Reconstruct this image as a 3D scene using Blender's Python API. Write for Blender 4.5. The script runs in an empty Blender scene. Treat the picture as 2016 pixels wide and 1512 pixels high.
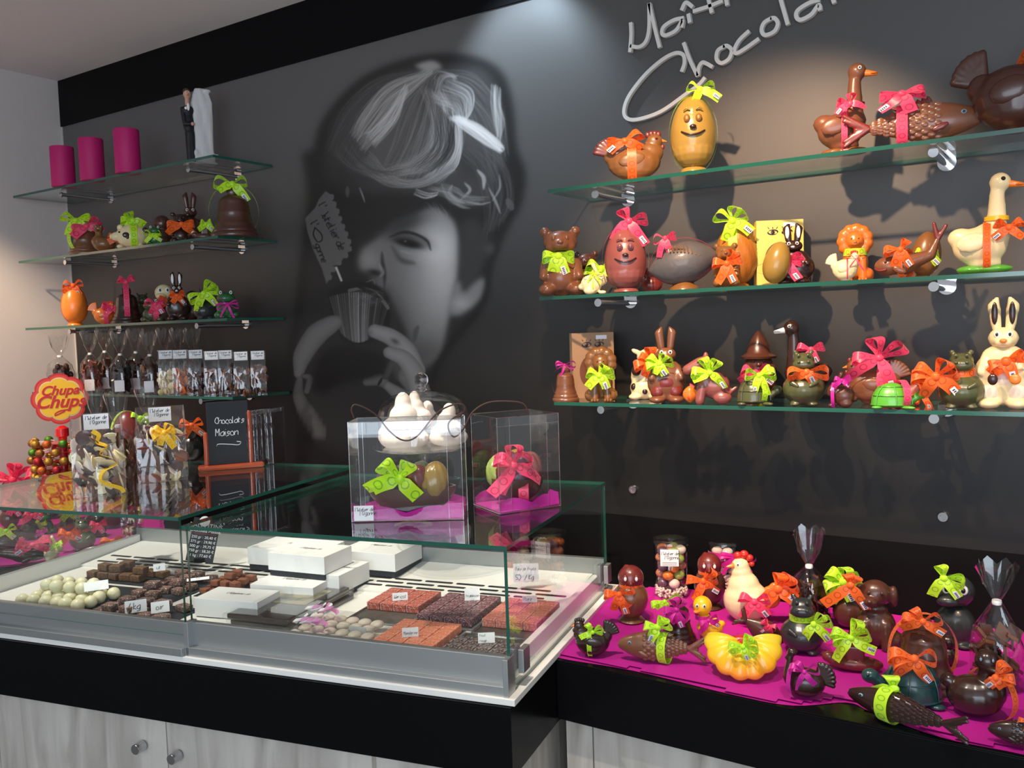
import bpy, math, random
import numpy as np
from mathutils import Vector, Matrix
S = bpy.context.scene
COL = S.collection
rad = math.radians
# ------------------------------------------------------------------ camera
EYE = 1.55                                   # eye height of the photographer
FPX = 1753.0
pi_, ro_, ya_, TH = [rad(v) for v in (3.63, -1.85, 33.65, 12.25)]
cy_, sy_ = math.cos(ya_), math.sin(ya_)
FW = np.array([-sy_*math.cos(pi_), cy_*math.cos(pi_), -math.sin(pi_)])
r0_ = np.array([cy_, sy_, 0.]); u0_ = np.cross(r0_, FW)
RT = r0_*math.cos(ro_) + u0_*math.sin(ro_); UP = np.cross(RT, FW)
CAM = np.array([0., -2.5, EYE])
cd = bpy.data.cameras.new('camera'); cam = bpy.data.objects.new('camera', cd); COL.objects.link(cam)
cd.sensor_width = 36; cd.lens = FPX/2016*36; cd.clip_start = .02; cd.clip_end = 60
M_ = Matrix.Identity(4)
for i in range(3):
    M_[i][0] = RT[i]; M_[i][1] = UP[i]; M_[i][2] = -FW[i]; M_[i][3] = CAM[i]
cam.matrix_world = M_
S.camera = cam
# ------------------------------------------------------------------ world, exposure
S.view_settings.view_transform = 'Standard'; S.view_settings.look = 'None'
S.view_settings.exposure = 0.25; S.view_settings.gamma = 1.0; S.view_settings.use_curve_mapping = False
try:
    S.cycles.transparent_max_bounces = 32; S.cycles.max_bounces = 10
    S.cycles.sample_clamp_indirect = 4
except Exception: pass
W = bpy.data.worlds.new('shop_air'); S.world = W; W.use_nodes = True
W.node_tree.nodes['Background'].inputs[0].default_value = (.90, .94, 1, 1)
W.node_tree.nodes['Background'].inputs[1].default_value = .44
# ------------------------------------------------------------------ lights
def look(o, tgt):
    d = Vector(tgt)-o.location
    o.rotation_euler = d.to_track_quat('-Z', 'Y').to_euler()
def spot(name, loc, tgt, power, col=(1, .80, .58), ang=60, blend=.7, size=.022):
    l = bpy.data.lights.new(name, 'SPOT'); l.energy = power; l.color = col
    l.spot_size = rad(ang); l.spot_blend = blend; l.shadow_soft_size = size
    o = bpy.data.objects.new(name, l); COL.objects.link(o); o.location = loc; look(o, tgt); return o
def area(name, loc, tgt, power, col, sx, sy):
    l = bpy.data.lights.new(name, 'AREA'); l.energy = power; l.color = col; l.shape = 'RECTANGLE'; l.size = sx; l.size_y = sy
    o = bpy.data.objects.new(name, l); COL.objects.link(o); o.location = loc; look(o, tgt); return o
SPOTS = [  # ceiling spotlights over the display walls and the counter
    ((-.72, -1.30, 2.70), (-.80, 0, 1.50), 190, (1, .64, .40), 52),
    ((.45, -1.30, 2.70), (.20, 0, 1.35), 90, (1, .70, .47), 44),
    ((-.95, -1.35, 2.70), (-.80, -.38, .75), 100, (1, .86, .72), 46),
    ((-.05, -1.35, 2.70), (-.15, -.45, .75), 60, (1, .86, .72), 46),
    ((-1.75, -1.05, 2.70), (-1.70, -.40, 1.15), 105, (1, .88, .74), 42),
    ((-3.75, -1.30, 2.70), (-4.15, -.45, 1.25), 150, (1, .74, .50), 56),
    ((-2.95, -1.35, 2.70), (-2.75, -.65, .90), 130, (1, .90, .80), 50),
    ((-2.2, -1.6, 2.70), (-1.75, -.85, .80), 90, (1, .90, .80), 50),
    ((-1.60, -.28, 2.76), (-1.57, 0, 2.25), 20, (.66, .84, 1), 84),
]
for i, (a, b, p, c, g) in enumerate(SPOTS):
    spot('ceiling_spotlight', a, b, p, c, g)
area('shop_window_daylight', (.6, -5.2, 1.7), (-2.0, -.8, 1.0), 85, (.74, .86, 1), 3.2, 2.0)

# ------------------------------------------------------------------ pixel -> place helpers (z is world)
def ray(x, y): return FW + RT*(x-1008)/FPX - UP*(y-756)/FPX
def atY(x, y, Y=0.): d = ray(x, y); return CAM + d*((Y+2.5)/d[1])
def atZ(x, y, Z): d = ray(x, y); return CAM + d*((Z-EYE)/d[2])
def proj(P): v = np.array(P)-CAM; z = v@FW; return 1008+FPX*(v@RT)/z, 756-FPX*(v@UP)/z
def depth(P): return float((np.array(P)-CAM)@FW)

# ------------------------------------------------------------------ materials
MATS = {}
def newmat(name):
    m = bpy.data.materials.new(name); m.use_nodes = True; MATS[name] = m
    nt = m.node_tree; return m, nt, nt.nodes['Principled BSDF']
def pm(name, col, rough=.5, metal=0, coat=0, bump=0, bscale=60, var=0, spec=.5, sss=0, trans=0, noise=None):
    """principled with optional noise bump and slight colour variation"""
    if name in MATS: return MATS[name]
    m, nt, b = newmat(name)
    b.inputs['Base Color'].default_value = (*col, 1); b.inputs['Roughness'].default_value = rough
    b.inputs['Metallic'].default_value = metal; b.inputs['Coat Weight'].default_value = coat
    b.inputs['Coat Roughness'].default_value = .12; b.inputs['Specular IOR Level'].default_value = spec
    b.inputs['Transmission Weight'].default_value = trans
    if sss: b.inputs['Subsurface Weight'].default_value = sss; b.inputs['Subsurface Scale'].default_value = .01
    N = nt.nodes.new; Lk = nt.links.new
    if bump or var:
        tc = N('ShaderNodeTexCoord'); n = N('ShaderNodeTexNoise'); n.inputs['Scale'].default_value = bscale; n.inputs['Detail'].default_value = 4
        Lk(tc.outputs['Object'], n.inputs['Vector'])
        if bump:
            bp = N('ShaderNodeBump'); bp.inputs['Strength'].default_value = bump; bp.inputs['Distance'].default_value = .003
            Lk(n.outputs['Fac'], bp.inputs['Height']); Lk(bp.outputs[0], b.inputs['Normal'])
        if var:
            mx = N('ShaderNodeMix'); mx.data_type = 'RGBA'
            mx.inputs[6].default_value = (*[c*(1-var) for c in col], 1); mx.inputs[7].default_value = (*[min(1, c*(1+var)) for c in col], 1)
            Lk(n.outputs['Fac'], mx.inputs[0]); Lk(mx.outputs[2], b.inputs['Base Color'])
    return m
def choc(name, col, rough=.32, bump=.12): return pm(name, col, rough, coat=.35, bump=bump, bscale=45, var=.12)
def glassmat(name, tint=(1, 1, 1), ior=1.45, rough=.0, extra=0.0):
    """thin clear sheet: see-through plus Fresnel reflection"""
    m = bpy.data.materials.new(name); m.use_nodes = True; MATS[name] = m; nt = m.node_tree; nt.nodes.clear()
    N = nt.nodes.new; Lk = nt.links.new
    o = N('ShaderNodeOutputMaterial'); mx = N('ShaderNodeMixShader'); t = N('ShaderNodeBsdfTransparent'); g = N('ShaderNodeBsdfGlossy')
    lw = N('ShaderNodeLayerWeight'); lw.inputs[0].default_value = .5; pw = N('ShaderNodeMath'); pw.operation = 'POWER'; pw.inputs[1].default_value = 5
    Lk(lw.outputs['Facing'], pw.inputs[0]); ad = N('ShaderNodeMath'); ad.operation = 'MULTIPLY_ADD'; ad.inputs[1].default_value = .92; ad.inputs[2].default_value = .04+extra; ad.use_clamp = True
    t.inputs[0].default_value = (*tint, 1); g.inputs['Roughness'].default_value = rough; g.inputs[0].default_value = (1, 1, 1, 1)
    Lk(pw.outputs[0], ad.inputs[0]); Lk(ad.outputs[0], mx.inputs[0]); Lk(t.outputs[0], mx.inputs[1]); Lk(g.outputs[0], mx.inputs[2]); Lk(mx.outputs[0], o.inputs[0])
    return m
def cellomat(name):
    """crinkled cellophane film"""
    m = glassmat(name, (.96, .96, .96), 1.5, .05, .05); nt = m.node_tree; N = nt.nodes.new
    tc = N('ShaderNodeTexCoord'); v = N('ShaderNodeTexVoronoi'); v.inputs['Scale'].default_value = 24; v.feature = 'DISTANCE_TO_EDGE'
    w = N('ShaderNodeTexNoise'); w.inputs['Scale'].default_value = 14; w.inputs['Detail'].default_value = 3
    mp = N('ShaderNodeMapping'); mp.inputs['Scale'].default_value = (1, 1, .45)
    nt.links.new(tc.outputs['Object'], mp.inputs[0]); nt.links.new(mp.outputs[0], v.inputs['Vector']); nt.links.new(mp.outputs[0], w.inputs['Vector'])
    mm = N('ShaderNodeMath'); mm.operation = 'ADD'; nt.links.new(v.outputs['Distance'], mm.inputs[0]); nt.links.new(w.outputs[0], mm.inputs[1])
    bp = N('ShaderNodeBump'); bp.inputs['Strength'].default_value = 1; bp.inputs['Distance'].default_value = .0028
    nt.links.new(mm.outputs[0], bp.inputs['Height'])
    for n in nt.nodes:
        if n.type == 'BSDF_GLOSSY': nt.links.new(bp.outputs[0], n.inputs['Normal'])
    return m
def ribbonmat(name, col, dark):
    m, nt, b = newmat(name); N = nt.nodes.new; Lk = nt.links.new
    b.inputs['Roughness'].default_value = .38; b.inputs['Sheen Weight'].default_value = .2
    uv = N('ShaderNodeUVMap'); sp = N('ShaderNodeSeparateXYZ'); Lk(uv.outputs[0], sp.inputs[0])
    def mth(op, a, bb=None):
        n = N('ShaderNodeMath'); n.operation = op
        for i, v in enumerate((a, bb)):
            if v is None: continue
            if isinstance(v, (int, float)): n.inputs[i].default_value = v
            else: Lk(v, n.inputs[i])
        return n.outputs[0]
    fx = mth('SUBTRACT', mth('FRACT', sp.outputs[0]), .5); fy = mth('SUBTRACT', sp.outputs[1], .5)
    d = mth('SQRT', mth('ADD', mth('MULTIPLY', fx, fx), mth('MULTIPLY', fy, fy)))
    ring = mth('LESS_THAN', mth('ABSOLUTE', mth('SUBTRACT', d, .27)), .045)
    mx = N('ShaderNodeMix'); mx.data_type = 'RGBA'; mx.inputs[6].default_value = (*col, 1); mx.inputs[7].default_value = (*dark, 1)
    Lk(mth('MULTIPLY', ring, .75), mx.inputs[0]); Lk(mx.outputs[2], b.inputs['Base Color'])
    tr = N('ShaderNodeBsdfTranslucent'); Lk(mx.outputs[2], tr.inputs[0]); ms = N('ShaderNodeMixShader'); ms.inputs[0].default_value = .3
    Lk(b.outputs[0], ms.inputs[1]); Lk(tr.outputs[0], ms.inputs[2]); Lk(ms.outputs[0], nt.nodes['Material Output'].inputs[0])
    return m
ribbonmat('lime', (.62, .98, .03), (.18, .45, .02)); ribbonmat('orange_r', (1, .17, .02), (.5, .05, .01))
ribbonmat('pink', (1, .08, .20), (.5, .01, .08)); ribbonmat('yellow_r', (.95, .62, .04), (.7, .4, .02))
ribbonmat('magenta', (.72, .02, .38), (.5, .01, .28)); ribbonmat('palepink', (.85, .35, .62), (.8, .3, .55))
choc('milk', (.165, .062, .028)); choc('dark', (.030, .0115, .0085), .26); choc('mid', (.075, .024, .014))
choc('redbrown', (.16, .022, .018)); choc('cream', (.78, .66, .38), .35, .06); choc('orange', (.75, .20, .02)); choc('red', (.55, .02, .012))
choc('yellow', (.88, .50, .01)); choc('green', (.08, .36, .03)); choc('frog', (.015, .11, .03)); choc('olive', (.065, .075, .03), .28)
choc('gold', (.30, .19, .035), .28); choc('teal', (.012, .055, .055), .3); choc('slate', (.022, .026, .026), .33); choc('lionorange', (.62, .16, .02))
choc('greyball', (.085, .085, .09), .5, .6); choc('caramel', (.19, .082, .022)); choc('rose', (.24, .07, .06)); choc('black', (.012, .01, .01)); choc('marsh', (.84, .72, .60), .6)
choc('swirl', (.42, .15, .02)); choc('violet', (.12, .06, .10)); choc('beakorange', (.85, .22, .03)); choc('pastelgreen', (.35, .45, .10)); choc('peach', (.55, .20, .10))
pm('white', (.86, .86, .85), .4); pm('paperwhite', (.82, .83, .84), .6); pm('ink', (.02, .02, .03), .5); pm('chalk', (.85, .85, .85), .8)
pm('sticker', (.78, .80, .86), .35); pm('eyewhite', (.85, .85, .82), .2); pm('eyeblack', (.01, .01, .01), .15); pm('eyeblue', (.2, .32, .42), .2)
pm('alu', (.44, .46, .46), .42, metal=.85, bump=.02, bscale=400); pm('steel', (.55, .56, .58), .25, metal=1); pm('chrome', (.8, .8, .82), .08, metal=1)
pm('enamel', (.82, .81, .76), .45); pm('slot', (.01, .01, .012), .6)
def blackpanel(name, rough):
    return pm(name, (.0050, .0050, .0056), rough, spec=.07, bump=.02, bscale=300)
blackpanel('blacklam', .22); blackpanel('blackwall', .42); blackpanel('blacktop', .14)
pm('plaster', (.62, .585, .56), .9, bump=.05, bscale=80); pm('ceilingpaint', (.78, .77, .755), .9, bump=.04, bscale=60); pm('skirt', (.5, .48, .45), .8)
pm('floorstone', (.25, .24, .22), .5, var=.15, bscale=6)
pm('edgegreen', (.006, .085, .055), .12, coat=1); pm('edgelight', (.20, .42, .34), .12, coat=1)
pm('candle', (.50, .006, .14), .6, bump=.1, bscale=90); pm('tissue', (.44, .005, .25), .62, bump=.25, bscale=14)
pm('redwood', (.33, .055, .015), .3, coat=.6, var=.25, bscale=12); pm('slate_board', (.010, .014, .020), .65, bump=.05)
pm('meringue', (.88, .78, .68), .75, bump=.2, bscale=30); pm('cord', (.05, .018, .012), .6); pm('cloth', (.62, .62, .62), .8, bump=.6, bscale=50)
pm('suit', (.006, .006, .010), .6); pm('skin', (.62, .32, .22), .55); pm('hair', (.05, .03, .02), .7)
pm('card_yellow', (.82, .62, .14), .5); pm('card_kraft', (.36, .22, .12), .6); pm('red_plastic', (.62, .008, .015), .2, coat=.5); pm('yellow_plastic', (.95, .58, .01), .3); pm('logo_red', (.62, .012, .01), .4)
glassmat('glass', (.975, .993, .985), 1.5); glassmat('shelfglass', (.965, .985, .975), 1.5); glassmat('acrylic', (.97, .98, .98), 1.45, .01, .02); glassmat('jar', (.95, .95, .95), 1.45, .02, .03)
cellomat('cello')
def jelly(name, col):
    m, nt, b = newmat(name); N = nt.nodes.new
    b.inputs['Roughness'].default_value = .45; b.inputs['Subsurface Weight'].default_value = .3; b.inputs['Subsurface Scale'].default_value = .006
    tc = N('ShaderNodeTexCoord'); n = N('ShaderNodeTexNoise'); n.inputs['Scale'].default_value = 260; n.inputs['Detail'].default_value = 6
    r = N('ShaderNodeValToRGB'); r.color_ramp.elements[0].position = .48; r.color_ramp.elements[1].position = .72
    r.color_ramp.elements[0].color = (*col, 1); r.color_ramp.elements[1].color = (*[min(.85, c*.5+.48) for c in col], 1)
    nt.links.new(tc.outputs['Object'], n.inputs[0]); nt.links.new(n.outputs[0], r.inputs[0]); nt.links.new(r.outputs[0], b.inputs['Base Color'])
    bp = N('ShaderNodeBump'); bp.inputs['Strength'].default_value = .7; bp.inputs['Distance'].default_value = .001
    nt.links.new(n.outputs[0], bp.inputs['Height']); nt.links.new(bp.outputs[0], b.inputs['Normal'])
jelly('j_apricot', (.42, .06, .02)); jelly('j_rasp', (.13, .02, .03)); jelly('j_mandarin', (.75, .20, .08)); jelly('j_red', (.06, .025, .02)); jelly('j_pear', (.62, .16, .10)); jelly('ganache', (.13, .05, .03))
def shellmat():
    m, nt, b = newmat('shellpaint'); N = nt.nodes.new; b.inputs['Roughness'].default_value = .3; b.inputs['Coat Weight'].default_value = .4
    tc = N('ShaderNodeTexCoord'); sp = N('ShaderNodeSeparateXYZ'); r = N('ShaderNodeValToRGB'); e = r.color_ramp.elements
    e[0].position = .05; e[0].color = (.80, .22, .02, 1); e[1].position = .75; e[1].color = (.88, .62, .03, 1); q = e.new(.4); q.color = (.90, .42, .01, 1)
    nt.links.new(tc.outputs['Generated'], sp.inputs[0]); nt.links.new(sp.outputs['Z'], r.inputs[0]); nt.links.new(r.outputs[0], b.inputs['Base Color'])
shellmat()
def woodmat():
    m, nt, b = newmat('greywood'); N = nt.nodes.new; Lk = nt.links.new; b.inputs['Roughness'].default_value = .5
    tc = N('ShaderNodeTexCoord'); mp = N('ShaderNodeMapping'); mp.inputs['Scale'].default_value = (7, 7, 1.1)
    n = N('ShaderNodeTexNoise'); n.inputs['Scale'].default_value = 2.2; n.inputs['Detail'].default_value = 7; n.inputs['Distortion'].default_value = .8
    r = N('ShaderNodeValToRGB'); e = r.color_ramp.elements; e[0].position = .3; e[0].color = (.36, .32, .28, 1); e[1].position = .62; e[1].color = (.60, .56, .50, 1)
    Lk(tc.outputs['Object'], mp.inputs[0]); Lk(mp.outputs[0], n.inputs[0]); Lk(n.outputs[0], r.inputs[0]); Lk(r.outputs[0], b.inputs['Base Color'])
woodmat()

# ------------------------------------------------------------------ mesh builder
def rotm(rx=0, ry=0, rz=0):
    a, b, c = rad(rx), rad(ry), rad(rz)
    X = np.array([[1, 0, 0], [0, math.cos(a), -math.sin(a)], [0, math.sin(a), math.cos(a)]])
    Y = np.array([[math.cos(b), 0, math.sin(b)], [0, 1, 0], [-math.sin(b), 0, math.cos(b)]])
    Z = np.array([[math.cos(c), -math.sin(c), 0], [math.sin(c), math.cos(c), 0], [0, 0, 1]])
    return Z@Y@X
class MB:
    def __init__(s): s.v = []; s.f = []; s.m = []; s.uv = {}; s.n = 0
    def add(s, V, F, mi=0):
        V = np.asarray(V, float); s.v.append(V)
        for f in F: s.f.append([i+s.n for i in f]); s.m.append(mi)
        s.n += len(V); return s
    def box(s, x0, x1, y0, y1, z0, z1, mi=0, R=None, c=None):
        V = np.array([(x, y, z) for z in (z0, z1) for y in (y0, y1) for x in (x0, x1)], float)
        if R is not None: V = V@R.T
        if c is not None: V = V+np.array(c)
        return s.add(V, [(0, 2, 3, 1), (4, 5, 7, 6), (0, 1, 5, 4), (2, 6, 7, 3), (0, 4, 6, 2), (1, 3, 7, 5)], mi)
    def ell(s, c, r, R=None, n=16, mi=0, k=10):
        V = [(0, 0, -1)]
        for i in range(1, k):
            a = math.pi*i/k
            for j in range(n):
                b = 2*math.pi*j/n; V.append((math.sin(a)*math.cos(b), math.sin(a)*math.sin(b), -math.cos(a)))
        V.append((0, 0, 1)); V = np.array(V)*np.array(r if hasattr(r, '__len__') else (r, r, r))
        if R is not None: V = V@R.T
        F = [(0, 1+(j+1) % n, 1+j) for j in range(n)]
        for i in range(k-2):
            for j in range(n): F.append((1+i*n+j, 1+i*n+(j+1) % n, 1+(i+1)*n+(j+1) % n, 1+(i+1)*n+j))
        L = len(V)-1; o = 1+(k-2)*n
        F += [(o+j, o+(j+1) % n, L) for j in range(n)]
        return s.add(V+np.array(c), F, mi)
    def tube(s, P, r, n=10, mi=0, flat=1, closed=False, cap=True):
        P = np.asarray(P, float); m = len(P); r = np.full(m, r) if np.isscalar(r) else np.asarray(r, float)
        T = np.gradient(P, axis=0); T /= np.linalg.norm(T, axis=1)[:, None]+1e-12
        ref = np.array([0, 0, 1.]) if abs(T[0][2]) < .9 else np.array([0, 1., 0])
        V = []
        a = np.cross(T[0], ref); a /= np.linalg.norm(a)
        for i in range(m):
            a = a-T[i]*(a@T[i]); a /= np.linalg.norm(a)+1e-12; b = np.cross(T[i], a)
            for j in range(n):
                t = 2*math.pi*j/n; V.append(P[i]+(a*math.cos(t)*flat+b*math.sin(t))*r[i])
        F = []
        for i in range(m-1):
            for j in range(n): F.append((i*n+j, i*n+(j+1) % n, (i+1)*n+(j+1) % n, (i+1)*n+j))
        if cap: F.append(tuple(range(n))[::-1]); F.append(tuple(range((m-1)*n, m*n)))
        return s.add(V, F, mi)
    def cap(s, p, q, r1, r2, mi=0, n=14):
        """tapered capsule"""
        p = np.array(p, float); q = np.array(q, float); d = q-p; L = np.linalg.norm(d); d = d/(L+1e-9)
        P = []; R = []
        for t in (90, 60, 30): P.append(p-d*r1*math.sin(rad(t))*.999); R.append(r1*math.cos(rad(t))+1e-4)
        P += [p, p+(q-p)*.5, q]; R += [r1, (r1+r2)/2, r2]
        for t in (30, 60, 90): P.append(q+d*r2*math.sin(rad(t))*.999); R.append(r2*math.cos(rad(t))+1e-4)
        return s.tube(P, R, n, mi)
    def lathe(s, prof, n=28, c=(0, 0, 0), mi=0, sx=1, sy=1, ridge=0, nr=0, twist=0, R=None):
        V = []; m = len(prof); z0 = prof[0][1]; zz = (prof[-1][1]-z0) or 1
        for r, z in prof:
            for j in range(n):
                t = 2*math.pi*j/n; k = 1+(ridge*math.cos(nr*(t+twist*(z-z0)/zz)) if ridge else 0)
                V.append((r*k*math.cos(t)*sx, r*k*math.sin(t)*sy, z))
        V = np.array(V)
        if R is not None: V = V@R.T
        F = [(i*n+j, i*n+(j+1) % n, (i+1)*n+(j+1) % n, (i+1)*n+j) for i in range(m-1) for j in range(n)]
        if prof[0][0] > 1e-5: F.append(tuple(range(n))[::-1])
        if prof[-1][0] > 1e-5: F.append(tuple(range((m-1)*n, m*n)))
        return s.add(V+np.array(c), F, mi)
    def strip(s, P, Wd, mi=0, uvs=1.0):
        """flat ribbon: centre line P, half-width vectors Wd"""
        P = np.asarray(P, float); Wd = np.asarray(Wd, float); V = np.concatenate([P-Wd, P+Wd]); n = len(P)
        F = [(i, i+1, n+i+1, n+i) for i in range(n-1)]
        L = np.concatenate([[0], np.cumsum(np.linalg.norm(np.diff(P, axis=0), axis=1))])/max(1e-5, 2*np.linalg.norm(Wd, axis=1).max())
        for i in range(n): s.uv[s.n+i] = (L[i], 0.); s.uv[s.n+n+i] = (L[i], 1.)
        return s.add(V, F, mi)
    def prism(s, poly, y0, y1, mi=0, ax='y'):
        """polygon (x,z) extruded along y"""
        n = len(poly); V = [(p[0], y0, p[1]) for p in poly]+[(p[0], y1, p[1]) for p in poly]
        if ax == 'z': V = [(a, c, b) for a, b, c in V]
        F = [tuple(range(n)), tuple(range(n, 2*n))[::-1]]+[(i, n+i, n+(i+1) % n, (i+1) % n) for i in range(n)]
        return s.add(V, F, mi)
    def data(s, name, mats, smooth=True, angle=40):
        me = bpy.data.meshes.new(name); V = np.concatenate(s.v)
        me.from_pydata(V.tolist(), [], s.f)
        for m in mats: me.materials.append(MATS[m] if isinstance(m, str) else m)
        me.polygons.foreach_set('material_index', s.m)
        if s.uv:
            uvl = me.uv_layers.new(name='UVMap'); vi = np.empty(len(me.loops), int); me.loops.foreach_get('vertex_index', vi)
            U = np.zeros((len(V), 2))
            for k, q in s.uv.items(): U[k] = q
            uvl.data.foreach_set('uv', U[vi].ravel())
        if smooth:
            me.polygons.foreach_set('use_smooth', [True]*len(me.polygons)); me.set_sharp_from_angle(angle=rad(angle))
        me.update(); return me
    def build(s, name, mats, parent=None, smooth=True, bev=0, angle=40, vox=0, sm=4):
        if isinstance(mats, str): mats = [mats]
        o = bpy.data.objects.new(name, s.data(name, mats, smooth, angle)); COL.objects.link(o)
        if parent is not None: o.parent = parent
        if vox:
            m = o.modifiers.new('r', 'REMESH'); m.mode = 'VOXEL'; m.voxel_size = vox; m.use_smooth_shade = True
            if sm: q = o.modifiers.new('s', 'SMOOTH'); q.factor = .5; q.iterations = sm
        if bev:
            m = o.modifiers.new('b', 'BEVEL'); m.width = bev; m.segments = 2; m.limit_method = 'ANGLE'
        return o
def tag(o, label=None, cat=None, group=None, kind=None):
    if label: o['label'] = label
    if cat: o['category'] = cat
    if group: o['group'] = group
    if kind: o['kind'] = kind
    return o
def empty(name, loc, rz=0, label=None, cat=None, group=None):
    o = bpy.data.objects.new(name, None); COL.objects.link(o); o.location = loc; o.rotation_euler = (0, 0, rz); o.empty_display_size = .03
    return tag(o, label, cat, group)
def struct(o): o['kind'] = 'structure'; return o
def smooth_path(P, k=6):
    """Catmull-Rom through the points"""
    P = [np.array(p, float) for p in P]
    if len(P) < 3: return np.array([P[0]+(P[-1]-P[0])*t for t in np.linspace(0, 1, 4)])
    Q = [2*P[0]-P[1]]+P+[2*P[-1]-P[-2]]; out = []
    for i in range(1, len(Q)-2):
        a, b, c, d = Q[i-1:i+3]
        for t in np.linspace(0, 1, k, endpoint=False):
            out.append(.5*((2*b)+(c-a)*t+(2*a-5*b+4*c-d)*t*t+(3*b-a-3*c+d)*t**3))
    out.append(P[-1]); return np.array(out)
def copytree(o, parent=None):
    c = o.copy(); COL.objects.link(c)
    if parent is not None: c.parent = parent
    for ch in list(o.children): copytree(ch, c)
    return c
# ---- single stroke handwriting font: x 0-4, baseline y 2, x-height y 6
GL = {'a': '463615040312325446 464342', 'b': '0902 0434463513021', 'c': '4526150403122241', 'd': '4526150403123244 494342', 'e': '041434453615040312324', 'f': '4839281702 0636', 'g': '463615040322324446 4641301000',
 'h': '0902 0415364542', 'i': '1612 18', 'j': '262110 28', 'k': '0902 360442', 'l': '09030212', 'm': '0602 04162612 1526364542', 'n': '0602 0415364542', 'o': '2605031232433526', 'p': '0600 0516364442120', 'q': '4636150403124 4640',
 'r': '0602 04152636', 's': '452615143433221201', 't': '18131223 0636', 'u': '0603122243 4642', 'v': '061246', 'x': '0642 4602', 'z': '06460242', 'y': '061244 461000',
 'A': '0225 0922542 1434', 'B': '0209392715 0535443302', 'C': '4739180604133243', 'F': '02094 0636', 'M': '0209254942', 'O': '29180604132233464729', 'P': '0209394736150', 'R': '02093947350542', 'K': '0902 490542', 'L': '090242',
 '0': '2918132247382', '1': '172912', '2': '08294802420', '3': '0929475544332103', '4': '390444 3932', '5': '49090635443302', '6': '3916040312334405', '7': '094912', '8': '291746230313352604', '9': '4727193747320',
 "'": '1917', ',': '1311', '.': '1213', ':': '1213 1516', '/': '4901', '-': '1434', 'E': '49090242 0636', '%': '4834251', '^': '172938'}
def gpoints(ch):
    out = []
    for st in GL.get(ch, '').split():
        pts = [(int(st[i]), int(st[i+1])) for i in range(0, len(st)-1, 2)]
        if len(pts) == 1: pts.append((pts[0][0]+.4, pts[0][1]))
        if pts: out.append(pts)
    return out
def write(mb, text, x, z, h, y=0, w=None, slant=.15, mi=0, adv=1.18, jit=0):
    """handwriting in the xz plane facing -y, x-height h; strokes are thin flat bars"""
    k = h/4.; w = w or h*.09; cx = x; rnd = random.Random(len(text))
    for ch in text:
        if ch == ' ': cx += 2.6*k; continue
        dz = rnd.uniform(-jit, jit)*h
        for pts in gpoints(ch):
            P = [(cx+(p[0]+slant*p[1])*k*.8, z+(p[1]-2)*k+dz) for p in pts]
            Q = smooth_path([(a, b, 0) for a, b in P], 4)[:, :2]
            T = np.gradient(Q, axis=0); T /= np.linalg.norm(T, axis=1)[:, None]+1e-9
            C3 = np.c_[Q[:, 0], np.full(len(Q), y), Q[:, 1]]; Wv = np.c_[-T[:, 1], np.zeros(len(Q)), T[:, 0]]*w
            mb.strip(C3, Wv, mi)
        cx += (5.2 if ch in 'mwMO' else 2.4 if ch in "il',.:" else 4.4)*k*.85*adv/1.18
    return cx
def fonttext(name, txt, size, mat, parent=None, loc=(0, 0, 0), rot=(90, 0, 0), bold=0, shear=0, ext=.0006, align='CENTER'):
    cu = bpy.data.curves.new(name, 'FONT'); cu.body = txt; cu.size = size; cu.align_x = align; cu.extrude = ext; cu.offset = bold; cu.shear = shear
    cu.materials.append(MATS[mat]); o = bpy.data.objects.new(name, cu); COL.objects.link(o)
    bpy.context.view_layer.update()
    me = bpy.data.meshes.new_from_object(o.evaluated_get(bpy.context.evaluated_depsgraph_get()))
    bpy.data.objects.remove(o); n = bpy.data.objects.new(name, me); COL.objects.link(n)
    n.location = loc; n.rotation_euler = [rad(a) for a in rot]
    if parent is not None: n.parent = parent
    return n
# ------------------------------------------------------------------ room shell
ZT = EYE-.80            # display counter top
ZW = EYE+1.27           # ceiling
ZB = EYE+1.05           # lower edge of the black band along the ceiling
ZS = EYE-.60            # seam between the printed mural and the lower black panel
XL, XR = -4.26, 1.6
struct(MB().box(XL-.1, XR, -6, 0, -.02, 0).build('floor', 'floorstone', smooth=False))
struct(MB().box(XL-.1, XR, -6, .1, ZW, ZW+.05).build('ceiling', 'ceilingpaint', smooth=False))
struct(MB().box(XL-.1, XL, -6, .1, 0, ZW).build('wall_left', 'plaster', smooth=False))
struct(MB().box(XL, XR, 0, .1, 0, ZW).build('wall_back', 'blackwall', smooth=False))
struct(MB().box(XL, XR, -.012, 0, ZB, ZW).build('trim_1', 'blackwall', smooth=False))
struct(MB().box(XL, XR, -.006, 0, ZT, ZS).build('trim_2', 'blackwall', smooth=False))
struct(MB().box(XL, XL+.008, -.008, 0, ZT, ZW).build('trim_3', 'skirt', smooth=False))
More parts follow.
